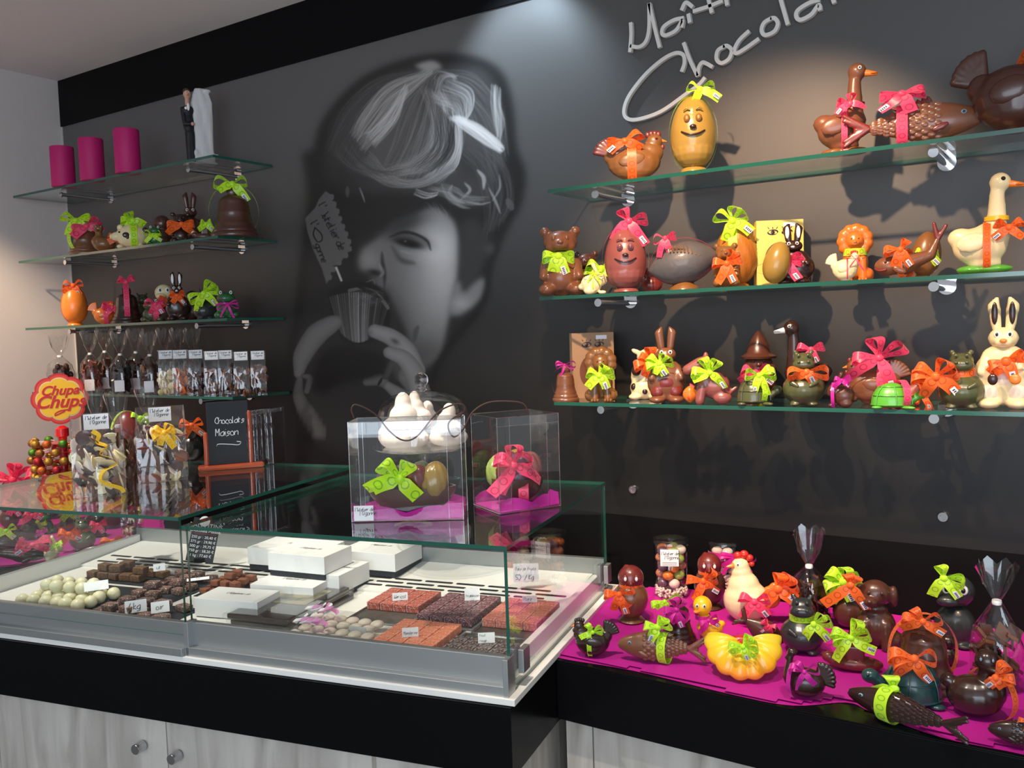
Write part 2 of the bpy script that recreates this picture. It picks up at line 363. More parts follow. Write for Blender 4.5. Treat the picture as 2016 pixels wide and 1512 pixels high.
# ------------------------------------------------------------------ the printed mural: a boy biting into a cupcake
def paint():
    X0, Y0, Wd, Hd = 540, 60, 580, 860
    yy, xx = np.mgrid[0:Hd, 0:Wd].astype(float); xx += X0; yy += Y0
    rnd = random.Random(4)
    def blur(a, s):
        n = int(3*s)+1; k = np.exp(-.5*(np.arange(-n, n+1)/s)**2); k /= k.sum()
        a = np.apply_along_axis(lambda r: np.convolve(np.pad(r, n, 'edge'), k, 'valid'), 0, a)
        return np.apply_along_axis(lambda r: np.convolve(np.pad(r, n, 'edge'), k, 'valid'), 1, a)
    def poly(P, s):
        P = smooth_path([(a, b, 0) for a, b in P+[P[0]]], 4)[:, :2]; m = np.zeros(xx.shape, bool)
        for (x1, y1), (x2, y2) in zip(P[:-1], P[1:]):
            if y1 == y2: continue
            c = ((yy >= min(y1, y2)) & (yy < max(y1, y2))) & (xx < x1+(yy-y1)*(x2-x1)/(y2-y1)); m ^= c
        return blur(m.astype(float), s) if s else m.astype(float)
    def hard(P):
        m = np.zeros(xx.shape, bool); P = P+[P[0]]
        for (x1, y1), (x2, y2) in zip(P[:-1], P[1:]):
            if y1 == y2: continue
            m ^= ((yy >= min(y1, y2)) & (yy < max(y1, y2))) & (xx < x1+(yy-y1)*(x2-x1)/(y2-y1))
        return blur(m.astype(float), .7)
    def dab(x, y, rx, ry, a=0, p=1.):
        c, s_ = math.cos(rad(a)), math.sin(rad(a)); u = (xx-x)*c+(yy-y)*s_; v = -(xx-x)*s_+(yy-y)*c
        return np.exp(-((u/rx)**2+(v/ry)**2)**p)
    A = np.full(xx.shape, -1.)        # -1 = background shows; else grey 0..255
    M = np.zeros(xx.shape); G = np.zeros(xx.shape)
    def lay(m, g):
        nonlocal M, G
        G = G*(1-m)+g*m; M = M*(1-m)+m
    def stroke(P, w, g, al=1., soft=.8, taper=True):
        nonlocal G, M
        Q = smooth_path([(a, b, 0) for a, b in P], 7)[:, :2]; n = len(Q)
        x0, x1 = int(max(0, Q[:, 0].min()-X0-w-3)), int(min(Wd, Q[:, 0].max()-X0+w+4)); y0, y1 = int(max(0, Q[:, 1].min()-Y0-w-3)), int(min(Hd, Q[:, 1].max()-Y0+w+4))
        if x1 <= x0 or y1 <= y0: return
        sx, sy = xx[y0:y1, x0:x1], yy[y0:y1, x0:x1]; best = np.zeros(sx.shape)
        for i in range(n-1):
            (ax, ay), (bx, by) = Q[i], Q[i+1]; dx, dy = bx-ax, by-ay; L = dx*dx+dy*dy+1e-6
            t = np.clip(((sx-ax)*dx+(sy-ay)*dy)/L, 0, 1); d = np.hypot(sx-ax-t*dx, sy-ay-t*dy)
            ww = w*(math.sin(math.pi*(i+.5)/(n-1))**.6 if taper else 1)+.15
            best = np.maximum(best, np.clip((ww-d)/soft+.5, 0, 1)*al)
        G[y0:y1, x0:x1] = G[y0:y1, x0:x1]*(1-best)+g*best; M[y0:y1, x0:x1] = M[y0:y1, x0:x1]*(1-best)+best
    def fan(g1, g2, n, lo, hi, w=.8, al=.5, jit=4, soft=1.):
        for i in range(n):
            t = rnd.random(); P = []
            for a, b in zip(g1, g2): P.append((a[0]*(1-t)+b[0]*t+rnd.uniform(-jit, jit), a[1]*(1-t)+b[1]*t+rnd.uniform(-jit, jit)))
            stroke(P, rnd.uniform(.4, 1)*w, rnd.uniform(lo, hi), al*rnd.uniform(.5, 1), soft)
    # dark surround: hair, sleeve, body below
    lay(poly([(598, 300), (622, 300), (632, 255), (665, 205), (715, 158), (780, 128), (850, 112), (930, 115), (985, 145), (1005, 210), (1012, 290), (1030, 340), (1022, 400), (995, 450), (965, 520), (950, 600), (900, 660), (860, 720), (840, 800), (860, 900), (700, 920), (600, 860), (570, 740), (585, 620), (600, 480), (612, 380)], 9), 40)
    lay(.95*poly([(640, 300), (660, 230), (720, 165), (800, 135), (880, 125), (960, 150), (990, 240), (985, 330), (960, 400), (900, 400), (860, 380), (760, 380), (680, 380), (645, 350)], 10), 62)
    lay(.7*dab(668, 410, 50, 110), 36); lay(.5*dab(800, 410, 90, 24), 44)
    lay(.8*poly([(700, 230), (760, 170), (830, 150), (880, 180), (900, 250), (890, 330), (830, 350), (760, 345), (715, 300)], 14), 84); lay(.7*poly([(900, 200), (950, 200), (985, 260), (980, 330), (930, 300), (900, 260)], 12), 76)
    lay(.75*poly([(850, 150), (880, 200), (880, 220), (845, 250), (832, 190)], 9), 52)
    lay(.8*poly([(905, 300), (960, 320), (965, 345), (925, 350), (900, 330)], 10), 54); lay(.6*poly([(925, 130), (965, 150), (970, 210), (940, 230), (918, 170)], 9), 60)
    # hair
    fan([(840, 150), (800, 220), (770, 290), (745, 345)], [(880, 160), (915, 240), (905, 310), (870, 362)], 230, 50, 140, .9, .32, 6, 1.5)
    fan([(830, 140), (740, 160), (680, 215), (645, 290)], [(845, 150), (780, 215), (735, 280), (700, 350)], 150, 42, 92, .9, .35, 6, 1.5)
    fan([(870, 140), (930, 150), (985, 210), (1000, 300)], [(870, 160), (910, 220), (940, 290), (960, 370)], 130, 45, 105, 1., .32, 7, 2.5)
    fan([(900, 300), (940, 340), (960, 400), (950, 470)], [(960, 280), (1000, 330), (1010, 390), (990, 440)], 70, 45, 95, 1., .35, 8, 3)
    lay(.75*poly([(815, 128), (850, 118), (870, 133), (840, 142)], 4), 150)
    fan([(845, 138), (765, 165), (715, 215), (690, 262)], [(855, 142), (790, 205), (750, 262), (720, 300)], 110, 90, 165, .9, .45, 5)
    fan([(800, 165), (765, 215), (735, 250), (718, 262)], [(800, 180), (785, 230), (765, 260), (740, 290)], 70, 120, 185, .8, .5, 4)
    fan([(830, 170), (850, 240), (830, 300), (740, 340)], [(870, 190), (880, 270), (850, 330), (755, 352)], 120, 80, 150, .8, .42, 6)
    fan([(850, 185), (895, 250), (888, 310), (835, 350)], [(870, 180), (905, 250), (900, 320), (860, 358)], 90, 100, 175, .9, .5, 5)
    fan([(730, 300), (770, 345), (830, 355), (890, 320)], [(700, 330), (765, 362), (830, 366), (895, 335)], 90, 70, 145, .7, .45, 5)
    fan([(840, 185), (850, 240), (850, 290), (800, 330)], [(895, 215), (897, 260), (890, 300), (865, 340)], 60, 30, 60, .9, .4, 5)
    fan([(650, 300), (680, 330), (720, 345), (770, 352)], [(690, 270), (715, 310), (750, 330), (800, 330)], 60, 55, 90, .7, .4, 6)
    fan([(855, 205), (890, 215), (905, 240), (930, 255)], [(880, 150), (930, 175), (930, 215), (905, 240)], 70, 110, 170, 1.1, .35, 4, 2)
    fan([(885, 232), (915, 255), (950, 280), (985, 300)], [(905, 230), (945, 250), (980, 275), (990, 290)], 70, 150, 205, 1.6, .45, 4, 3)
    fan([(968, 165), (968, 205), (972, 240), (978, 265)], [(985, 175), (985, 210), (990, 240), (985, 280)], 30, 120, 175, 1.6, .4, 3, 3)
    fan([(850, 150), (862, 140), (885, 145), (895, 160)], [(862, 200), (875, 160), (890, 150), (900, 150)], 25, 110, 165, 1, .4, 3, 2)
    for P, w, g in [([(940, 335), (952, 350), (952, 372)], 4, 150), ([(890, 365), (885, 380), (900, 395), (915, 400)], 4, 130), ([(905, 395), (925, 375), (915, 360)], 3, 135), ([(920, 398), (945, 402), (965, 398)], 1.6, 140), ([(962, 370), (975, 395), (985, 420)], 2.5, 130), ([(983, 345), (984, 370), (970, 395)], 2, 125), ([(870, 365), (880, 385), (905, 405), (925, 410)], 3, 115), ([(708, 370), (714, 385), (718, 398)], 1, 150), ([(684, 370), (684, 385)], 4, 75), ([(1000, 395), (1008, 410)], 7, 80)]:
        stroke(P, w, g, .75, 3)
    fan([(820, 372), (840, 378), (855, 380), (865, 378)], [(815, 382), (835, 390), (850, 388), (860, 384)], 22, 120, 190, .5, .6, 2)
    fan([(835, 375), (870, 385), (890, 400), (930, 405)], [(870, 365), (900, 372), (920, 385), (960, 390)], 60, 80, 140, .8, .4, 5, 2)
    # face
    F_ = poly([(704, 512), (718, 488), (742, 470), (775, 440), (812, 425), (850, 408), (885, 425), (903, 460), (905, 520), (898, 565), (888, 610), (880, 645), (870, 690), (852, 715), (832, 722), (812, 690), (798, 650), (778, 610), (758, 570), (735, 552), (712, 535)], 5)
    shade = 88+50*dab(872, 530, 60, 110)+28*dab(860, 480, 45, 40)-26*dab(780, 630, 28, 60, -20)-22*dab(840, 700, 50, 40)-30*dab(800, 440, 40, 18, -20)
    lay(F_, shade)
    lay(.8*dab(726, 512, 24, 26), 112); lay(.5*dab(748, 485, 14, 22), 96)
    lay(.8*dab(715, 545, 26, 12), 36); lay(.9*dab(738, 537, 13, 6, 12), 28); stroke([(752, 497), (753, 515), (757, 540), (756, 570)], 3.5, 42, .8, 5); stroke([(746, 520), (754, 536), (748, 545)], 3, 118, .6, 4)
    lay(.7*dab(806, 472, 42, 15, 14, 1.3), 52); lay(.9*dab(804, 479, 28, 8, 14, 1.5), 22); lay(.8*dab(798, 475, 3, 2), 90); stroke([(768, 466), (800, 457), (838, 472), (848, 492)], 3, 30, .8, 4); stroke([(806, 462), (828, 470), (840, 484)], 2, 82, .7, 3)
    stroke([(772, 486), (790, 512), (815, 518)], 4, 62, .75, 8); stroke([(790, 494), (818, 502)], 2, 122, .6, 4); lay(.4*dab(800, 515, 20, 6, 20), 66)
    lay(.7*dab(790, 440, 40, 14, -20), 52); lay(.75*dab(690, 505, 14, 40), 34)
    fan([(835, 398), (845, 405), (852, 412), (858, 420)], [(870, 400), (875, 410), (880, 420), (885, 430)], 10, 110, 140, .4, .4, 3)
    lay(.55*poly([(765, 560), (775, 620), (800, 680), (818, 705), (800, 700), (770, 650), (755, 600)], 6), 44)
    lay(.9*poly([(906, 440), (935, 430), (960, 470), (950, 530), (925, 560), (912, 575), (903, 540), (905, 480)], 8), 56)
    lay(poly([(893, 560), (905, 552), (912, 575), (930, 560), (950, 545), (955, 560), (945, 590), (920, 612), (900, 622), (882, 612)], 5), 104); lay(.6*dab(908, 597, 18, 12), 138); lay(.7*dab(965, 490, 12, 14), 74)
    stroke([(823, 642), (818, 655), (816, 672)], 5, 60, .75, 4)
    lay(.75*dab(745, 566, 10, 12), 96)
    # cupcake
    lay(poly([(645, 575), (690, 552), (740, 560), (765, 590), (766, 650), (735, 672), (705, 676), (675, 668), (655, 620)], 2.5), 30)
    for i in range(26):
        t = i/25; xa = 650+116*t; ya = 585-14*math.sin(math.pi*t)+12*t; xb = 672+78*t**1.1; yb = 655+22*math.sin(math.pi*t)-8*t
        stroke([(xa, ya), ((xa+xb)/2-1, (ya+yb)/2), (xb, yb)], 1.5, rnd.uniform(55, 118)*(.55+.6*math.sin(math.pi*min(1, t*1.1))), .8, 1.2, False)
    stroke([(688, 572), (715, 568), (745, 582), (764, 606)], 3.2, 84, .85, 2, False); stroke([(700, 562), (730, 575), (752, 590)], 4, 28, .9, 2)
    for i in range(60): stroke([(rnd.uniform(690, 762), rnd.uniform(566, 604))]*1+[(rnd.uniform(700, 764), rnd.uniform(572, 606))], .6, rnd.uniform(40, 110), .25)
    stroke([(720, 556), (735, 551), (738, 560)], 1, 90, .8)
    # hands: bent fingers as chains of soft capsules
    def finger(P, R, g, s=3.2):
        best = np.full(xx.shape, 9.)
        Q = smooth_path([(a, b, 0) for a, b in P], 5)[:, :2]; R = np.interp(np.linspace(0, len(P)-1, len(Q)), range(len(P)), R); P = Q
        for i in range(len(P)-1):
            (ax, ay), (bx, by) = P[i], P[i+1]; dx, dy = bx-ax, by-ay; L = dx*dx+dy*dy+1e-6
            t = np.clip(((xx-ax)*dx+(yy-ay)*dy)/L, 0, 1); r = R[i]*(1-t)+R[i+1]*t; d = np.hypot(xx-ax-t*dx, yy-ay-t*dy)/r
            best = np.minimum(best, d)
        lay(np.clip((1.06-best)/.14, 0, 1), g*(.55+.45*np.sqrt(np.clip(1-(best*.92)**2, 0, 1))))
    finger([(590, 745), (588, 780), (606, 815), (628, 850)], [6, 12, 17, 16], 74)
    finger([(588, 735), (596, 700), (622, 660), (650, 640), (662, 634)], [10, 19, 22, 18, 13], 90)
    finger([(596, 740), (610, 745), (604, 770)], [4, 7, 6], 72)
    finger([(722, 752), (748, 748), (762, 760)], [8, 13, 8], 78); finger([(760, 740), (775, 715), (790, 735)], [7, 9, 18], 60)
    finger([(800, 850), (830, 820), (828, 775), (805, 740)], [10, 14, 22, 22], 86)
    finger([(764, 760), (790, 780), (820, 805)], [9, 15, 15], 92)
    finger([(738, 652), (770, 664), (800, 690), (818, 730)], [14, 17, 19, 20], 108)
    finger([(766, 694), (795, 706), (815, 735), (822, 765)], [12, 16, 20, 16], 104)
    stroke([(752, 745), (745, 757)], 2.5, 26, .9, 2); lay(.7*dab(778, 672, 9, 5, 30), 46); lay(.35*dab(728, 655, 7, 5), 66)
    lay(.9*poly([(640, 690), (680, 682), (720, 690), (752, 700), (755, 735), (720, 745), (660, 760), (640, 780), (618, 760), (620, 720)], 6), 26)
    # place card on a stick
    lay(hard([(641, 376), (650, 382), (656, 398), (664, 412), (668, 430), (677, 448), (683, 464), (689, 482), (688, 494), (678, 506), (668, 520), (655, 524), (650, 545), (643, 560), (634, 530), (618, 495), (606, 460), (600, 430), (620, 410), (628, 392)]), 76)
    for x, y in ((652, 388), (657, 402), (663, 416), (668, 431), (674, 446), (680, 461), (686, 476), (687, 490), (680, 503), (667, 517), (656, 530), (648, 546)): lay((np.hypot(xx-x, yy-y) < 6.0)*1., 78)
    def script(txt, x, y, k, dirx, diry):
        nx, ny = diry, -dirx
        for ch in txt:
            for pts in gpoints(ch):
                stroke([(x+p[0]*k*dirx+(p[1]-2)*k*nx, y+p[0]*k*diry+(p[1]-2)*k*ny) for p in pts], .7, 20, .95, .8, False)
            x += 4.4*k*dirx*(.6 if ch in "l'i" else 1); y += 4.4*k*diry*(.6 if ch in "l'i" else 1)
    u = (.47, .88)
    script("l'", 628, 404, 2.0, *u); script('Atelier', 633, 424, 2.15, *u); script('de', 661, 478, 2.1, *u)
    script("l'", 612, 440, 2.0, *u); stroke([(620, 448), (632, 460), (634, 472), (625, 476), (617, 462), (620, 448)], .9, 20, .95, .8, False); script('gonne', 620, 482, 1.8, .38, .92)
    stroke([(662, 527), (672, 552)], 2, 150, .9, 1.2, False)
    return X0, Y0, np.clip(G, 0, 255), np.clip(M, 0, 1)
def mural():
    X0, Y0, G, M = paint(); H, Wd = G.shape
    xa, xb = atY(X0, 700)[0], atY(X0+Wd, 300)[0]
    xs = np.concatenate([np.linspace(XL+.008, xa, 30, endpoint=False), np.arange(xa, xb, .0026), np.linspace(xb, XR, 60)])
    zs = np.concatenate([np.linspace(ZS, EYE-.30, 12, endpoint=False), np.arange(EYE-.30, ZB+.001, .0028), [ZB]])
    nx, nz = len(xs), len(zs); XX, ZZ = np.meshgrid(xs, zs); V = np.stack([XX.ravel(), np.full(nx*nz, -.005), ZZ.ravel()], 1)
    d = V-CAM; zc = d@FW; u = 1008+FPX*(d@RT)/zc-X0; v = 756-FPX*(d@UP)/zc-Y0
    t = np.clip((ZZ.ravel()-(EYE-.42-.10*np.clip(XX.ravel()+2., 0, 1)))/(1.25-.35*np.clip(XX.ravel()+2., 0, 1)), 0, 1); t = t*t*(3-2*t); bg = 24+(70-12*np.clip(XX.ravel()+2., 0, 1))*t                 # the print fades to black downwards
    ins = (u >= 0) & (u < Wd-1.01) & (v >= 0) & (v < H-1.01); ui = np.clip(u, 0, Wd-1.01); vi = np.clip(v, 0, H-1.01)
    a, b = ui.astype(int), vi.astype(int); fu, fv = ui-a, vi-b
    def smp(I): return (I[b, a]*(1-fu)+I[b, a+1]*fu)*(1-fv)+(I[b+1, a]*(1-fu)+I[b+1, a+1]*fu)*fv
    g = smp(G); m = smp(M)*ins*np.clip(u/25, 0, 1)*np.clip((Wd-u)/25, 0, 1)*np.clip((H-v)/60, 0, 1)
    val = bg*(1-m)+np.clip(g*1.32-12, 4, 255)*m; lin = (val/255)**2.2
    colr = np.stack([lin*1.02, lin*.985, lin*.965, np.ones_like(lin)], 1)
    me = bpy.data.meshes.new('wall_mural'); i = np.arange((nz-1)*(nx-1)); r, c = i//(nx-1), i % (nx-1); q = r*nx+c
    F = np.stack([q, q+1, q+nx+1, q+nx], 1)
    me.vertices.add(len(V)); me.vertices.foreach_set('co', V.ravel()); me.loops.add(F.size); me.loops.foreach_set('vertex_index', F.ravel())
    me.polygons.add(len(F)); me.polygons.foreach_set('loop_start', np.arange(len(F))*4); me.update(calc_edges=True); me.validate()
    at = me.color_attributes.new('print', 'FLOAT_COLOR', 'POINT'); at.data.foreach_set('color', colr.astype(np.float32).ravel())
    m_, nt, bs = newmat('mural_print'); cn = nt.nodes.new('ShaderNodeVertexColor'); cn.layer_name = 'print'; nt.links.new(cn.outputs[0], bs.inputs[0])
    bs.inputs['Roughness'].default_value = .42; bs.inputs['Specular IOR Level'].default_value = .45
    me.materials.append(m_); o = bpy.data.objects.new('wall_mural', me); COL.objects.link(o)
    tag(o, 'large printed mural of a boy biting into a cupcake, fading to black', 'mural')
mural()
# ------------------------------------------------------------------ raised script lettering on the mural
def lettering():
    def c(X, Y): return atY(1040+X/2.0656, Y/2.0656, -.022)
    ma = {'M': [[(415, 90), (417, 140), (412, 212)], [(412, 186), (450, 190), (478, 165), (490, 110), (490, 12)], [(490, 12), (510, 100), (533, 193)]],
          'a': [[(632, 72), (590, 82), (550, 108), (543, 135), (560, 143), (600, 122), (626, 82), (622, 112)]],
          'i': [[(650, 55), (656, 92)], [(622, 42), (640, 10), (668, 28)]], 't': [[(668, 46), (730, 26), (790, 2)], [(722, -40), (735, 10), (745, 52)]],
          'r': [[(800, -25), (808, 22)], [(803, -5), (830, -30), (860, -38)]], 'e': [[(880, -40), (930, -62), (915, -82), (885, -68), (878, -30), (905, -18), (945, -38)]]}
    ch = {'C': [[(622, 292), (634, 255), (628, 222), (595, 216), (540, 245), (470, 308), (408, 390), (388, 450), (402, 482), (450, 484), (540, 452), (640, 382), (692, 344), (718, 314)]],
          'h': [[(630, 172), (655, 240), (688, 310)], [(688, 310), (692, 275), (706, 254), (724, 258), (748, 272)]],
          'o': [[(800, 186), (770, 205), (765, 240), (785, 256), (815, 238), (826, 204), (808, 186), (790, 190)]],
          'c': [[(898, 124), (858, 162), (838, 200), (846, 216), (882, 196), (938, 156)]],
          'o2': [[(990, 72), (958, 92), (948, 122), (962, 142), (998, 128), (1014, 96), (1002, 74), (982, 74)]],
          'l': [[(1018, -30), (1032, 20), (1055, 100)]], 'a2': [[(1185, -2), (1140, 12), (1095, 42), (1090, 68), (1108, 80), (1150, 58), (1180, 20), (1186, 42)]],
          't': [[(1215, -60), (1232, -20), (1244, 12)], [(1190, -20), (1260, -50)]], 'i': [[(1290, -60), (1300, -22)], [(1282, -90), (1284, -84)]],
          'e': [[(1330, -60), (1375, -82), (1360, -102), (1332, -88), (1326, -50), (1352, -38), (1390, -58)]], 'r': [[(1410, -110), (1420, -60)], [(1415, -90), (1440, -115), (1470, -122)]]}
    for word, D in (('Maitre', ma), ('Chocolatier', ch)):
        root = empty('wall_lettering', tuple(c(*list(D.values())[0][0][0])), 0, 'raised cream script lettering reading Maître, upper word on the mural' if word[0] == 'M' else 'raised cream script lettering reading Chocolatier, lower word on the mural', 'lettering', 'script lettering on the mural')
        for L_, st in D.items():
            mb = MB()
            for s_ in st:
                P = smooth_path([c(*p) for p in s_], 8)
                T = np.gradient(P, axis=0); T /= np.linalg.norm(T, axis=1)[:, None]; Nn = np.cross(T, [0, 1, 0]); hw = .0056
                n = len(P); y = np.array([0, .014, 0]); V = np.concatenate([P-Nn*hw, P+Nn*hw, P+Nn*hw+y, P-Nn*hw+y]); F = []
                for i in range(n-1):
                    for a in range(4): b = (a+1) % 4; F.append((a*n+i, a*n+i+1, b*n+i+1, b*n+i))
                F += [(0, n, 2*n, 3*n), (n-1, 4*n-1, 3*n-1, 2*n-1)]; mb.add(V-np.array(root.location), F)
            mb.build('letter', 'letterwhite', root, smooth=False, bev=.001)
pm('letterwhite', (.74, .71, .66), .5)
lettering()
# ------------------------------------------------------------------ glass wall shelves on chrome rods
ZSH = {'A': EYE+.68, 'B': EYE+.38, 'C': EYE+.07, 'D': EYE-.228, 'R1': EYE+.395, 'R2': EYE+.087, 'R3': EYE-.222}
SHD = .295
def pane(mb, x0, x1, y0, y1, z0, z1): return mb.box(x0, x1, y0, y1, z0, z1)
def edged_pane(name, dims, parent, edge='edgegreen', face='shelfglass'):
    """glass slab whose narrow faces are the green cut edges"""
    x0, x1, y0, y1, z0, z1 = dims; mb = MB().box(*dims); d = [x1-x0, y1-y0, z1-z0]; thin = d.index(min(d))
    lab = [2, 2, 1, 1, 0, 0]
    mb.m = [0 if lab[i] == thin else 1 for i in range(6)]
    return mb.build(name, [face, edge], parent, smooth=False)
def shelf(key, x0, x1, rods, label, dpt=SHD):
    z = ZSH[key]; root = empty('glass_shelf', ((x0+x1)/2, 0, z), 0, label, 'shelf', 'glass wall shelves')
    edged_pane('glass_pane', (x0-root.location.x, x1-root.location.x, -dpt, -.012, -.010, 0), root)
    for rx in rods:
        x = rx-root.location.x
        b = MB(); b.tube([(x, -.008, -.024), (x, -dpt*.84, -.024)], .0085, 14); rod = b.build('support_rod', 'chrome', root)
        MB().tube([(x, -dpt*.84, -.024), (x, -dpt*.84-.006, -.024)], .0115, 14).build('end_cap', 'chrome', rod)
        MB().tube([(x, -.003, -.018), (x, -.012, -.018)], .022, 18).build('wall_flange', 'chrome', rod)
# right rods at x=-1.205 and -.33 ; left rods at x=-2.98 and -3.9
shelf('A', -4.20, -2.775, (-2.98, -3.88), 'top left glass shelf carrying the pink candles')
shelf('B', -4.19, -2.772, (-2.98, -3.88), 'second left glass shelf with the cream spotted pig')
shelf('C', -4.17, -2.745, (-2.98, -3.88), 'third left glass shelf with the orange egg')
shelf('D', -4.15, -2.735, (-2.98, -3.88), 'lowest left glass shelf with cellophane sweet bags')
shelf('R1', -1.345, .75, (-1.21, -.33, .55), 'top right glass shelf with the gold egg', .26)
shelf('R2', -1.385, .75, (-1.21, -.33, .55), 'middle right glass shelf with the rugby ball', .26)
shelf('R3', -1.345, .75, (-1.21, -.33, .55), 'lower right glass shelf with the bright green turtle', .26)
for px, py, wh in ((1247, 963, 'small empty chrome shelf socket in the black wall, left one'), (1857, 1017, 'small empty chrome shelf socket in the black wall, right one')):
    P = atY(px, py, -.006); o = MB().lathe([(.0, 0), (.006, 0), (.007, .004), (.012, .004), (.014, 0), (.014, -.004)], 20, R=rotm(90, 0, 0)).build('wall_socket', 'chrome'); o.location = (P[0], -.010, P[2]); tag(o, wh, 'socket')
# ------------------------------------------------------------------ counters (black laminate over pale wood doors)
CA = np.array([math.cos(TH), math.sin(TH)]); CB = np.array([-math.sin(TH), math.cos(TH)]); CO = np.array([-1.066, -.953])
def case_pt(a, b, z): p = CO+CA*a+CB*b; return (p[0], p[1], z)
def case_loc(P): v = np.array(P[:2])-CO; return float(v@CA), float(v@CB)
OUT = atZ(1005, 1395, ZT)[:2]; INN = atZ(1094, 1299, ZT)[:2]; LFT = OUT-CA*2.9
ZF = EYE-.955
def slab(name, poly, z0, z1, mat, parent=None, bev=.0015):
    mb = MB().prism([tuple(p) for p in poly], z0, z1, ax='z'); return mb.build(name, mat, parent, smooth=False, bev=bev)
yb = -.006
root = empty('service_counter', (OUT[0], OUT[1], 0), 0, 'angled black service counter with pale wood doors under the glass case', 'counter')
inv = -np.array([OUT[0], OUT[1]])
def rel(P, o=inv): return [(p[0]+o[0], p[1]+o[1]) for p in P]
BK = np.array([INN[0]-.10, yb]); LB = np.array([XL+.01, yb]); LF = np.array([XL+.01, LFT[1]])
slab('countertop', rel([LFT, OUT, INN, BK, LB, LF]), ZT-.003, ZT, 'blacktop', root)
slab('fascia', rel([LFT, OUT, INN, BK, LB, LF]), ZF, ZT-.0032, 'blacklam', root)
def inset(p, d, e=0): return p+CB*d-CA*e
a0 = inset(OUT, .03, .03); i0 = INN+CA*(-.03)+CB*.03
slab('carcass', rel([inset(LFT, .05), inset(OUT, .05, .05), INN-CA*.05, BK-np.array([.05, 0]), LB, LF]), .08, ZF-.0005, 'greywood', root)
seamP = atZ(329, 1470, .45)
def along(px, py):   # distance along the counter front of a pixel
    # intersect the ray with the vertical door plane
    d = ray(px, py); n = np.array([*CB, 0]); p0 = np.array([*inset(OUT, .03), 0]); t = ((p0-CAM)@n)/(d@n); P = CAM+d*t; return (P[:2]-OUT)@CA, P[2]
s0, _ = along(329, 1470)
def door(parent, A, ax, nrm, s_a, s_b, z0, z1, name='door', hs=None, th=.019):
    c = A+ax*((s_a+s_b)/2); w = abs(s_b-s_a)/2-.0018
    mb = MB().box(-w, w, 0, th, z0, z1); o = mb.build(name, 'greywood', parent, smooth=False, bev=.001)
    o.location = (c[0]+parent_off(parent)[0], c[1]+parent_off(parent)[1], 0); o.rotation_euler = (0, 0, math.atan2(ax[1], ax[0]))
    if hs is not None:
        x = hs[0]-(s_a+s_b)/2; h = MB().lathe([(.0001, -.03), (.0125, -.03), (.0135, -.028), (.0135, -.003), (.009, 0)], 20, R=rotm(90, 0, 0)).build('handle', 'steel', o)
        # lathe axis is z, turned to point out of the door
        h.location = (x, -.004, hs[1]); h.rotation_euler = (math.pi, 0, 0)
    return o
def parent_off(p): return (-p.location.x, -p.location.y)
hL = along(285, 1465); hR = along(355, 1484)
FA = inset(OUT, .03, .03)
door(root, inset(OUT, .03), CA, CB, s0-.60, s0, .08, ZF-.002, hs=hL); door(root, inset(OUT, .03), CA, CB, s0, s0+.60, .08, ZF-.002, hs=hR)
door(root, inset(OUT, .03), CA, CB, s0-1.2, s0-.60, .08, ZF-.002); 
slab('end_panel', rel([inset(OUT, .04, .03), inset(OUT, .04, .05), INN-CA*.05+CB*.1, INN-CA*.03+CB*.1]), .08, ZF-.001, 'greywood', root)
# low wall counter to the right
root2 = empty('wall_counter', (INN[0], INN[1], 0), 0, 'black wall counter at right with pale wood doors, spread with magenta tissue', 'counter')
i2 = -np.array([INN[0], INN[1]]); XE = 1.45
P2 = [INN+(.0015, 0), np.array([XE, INN[1]]), np.array([XE, yb]), BK+(.0015, 0)]
slab('countertop', rel(P2, i2), ZT-.003, ZT, 'blacktop', root2); slab('fascia', rel(P2, i2), ZF+.01, ZT-.0032, 'blacklam', root2)
slab('carcass', rel([INN+(.0, .05), np.array([XE, INN[1]+.05]), np.array([XE, yb]), BK+(.02, 0)], i2), .08, ZF+.0095, 'greywood', root2)
sx = (atZ(1132, 1447, ZF+.01)[0]); X1 = np.array([1., 0])
door(root2, np.array([0, INN[1]+.03]), X1, None, INN[0]+.004, sx, .08, ZF+.008, 'side_strip')
for k in range(4): door(root2, np.array([0, INN[1]+.03]), X1, None, sx+.55*k, sx+.55*(k+1), .08, ZF+.008)
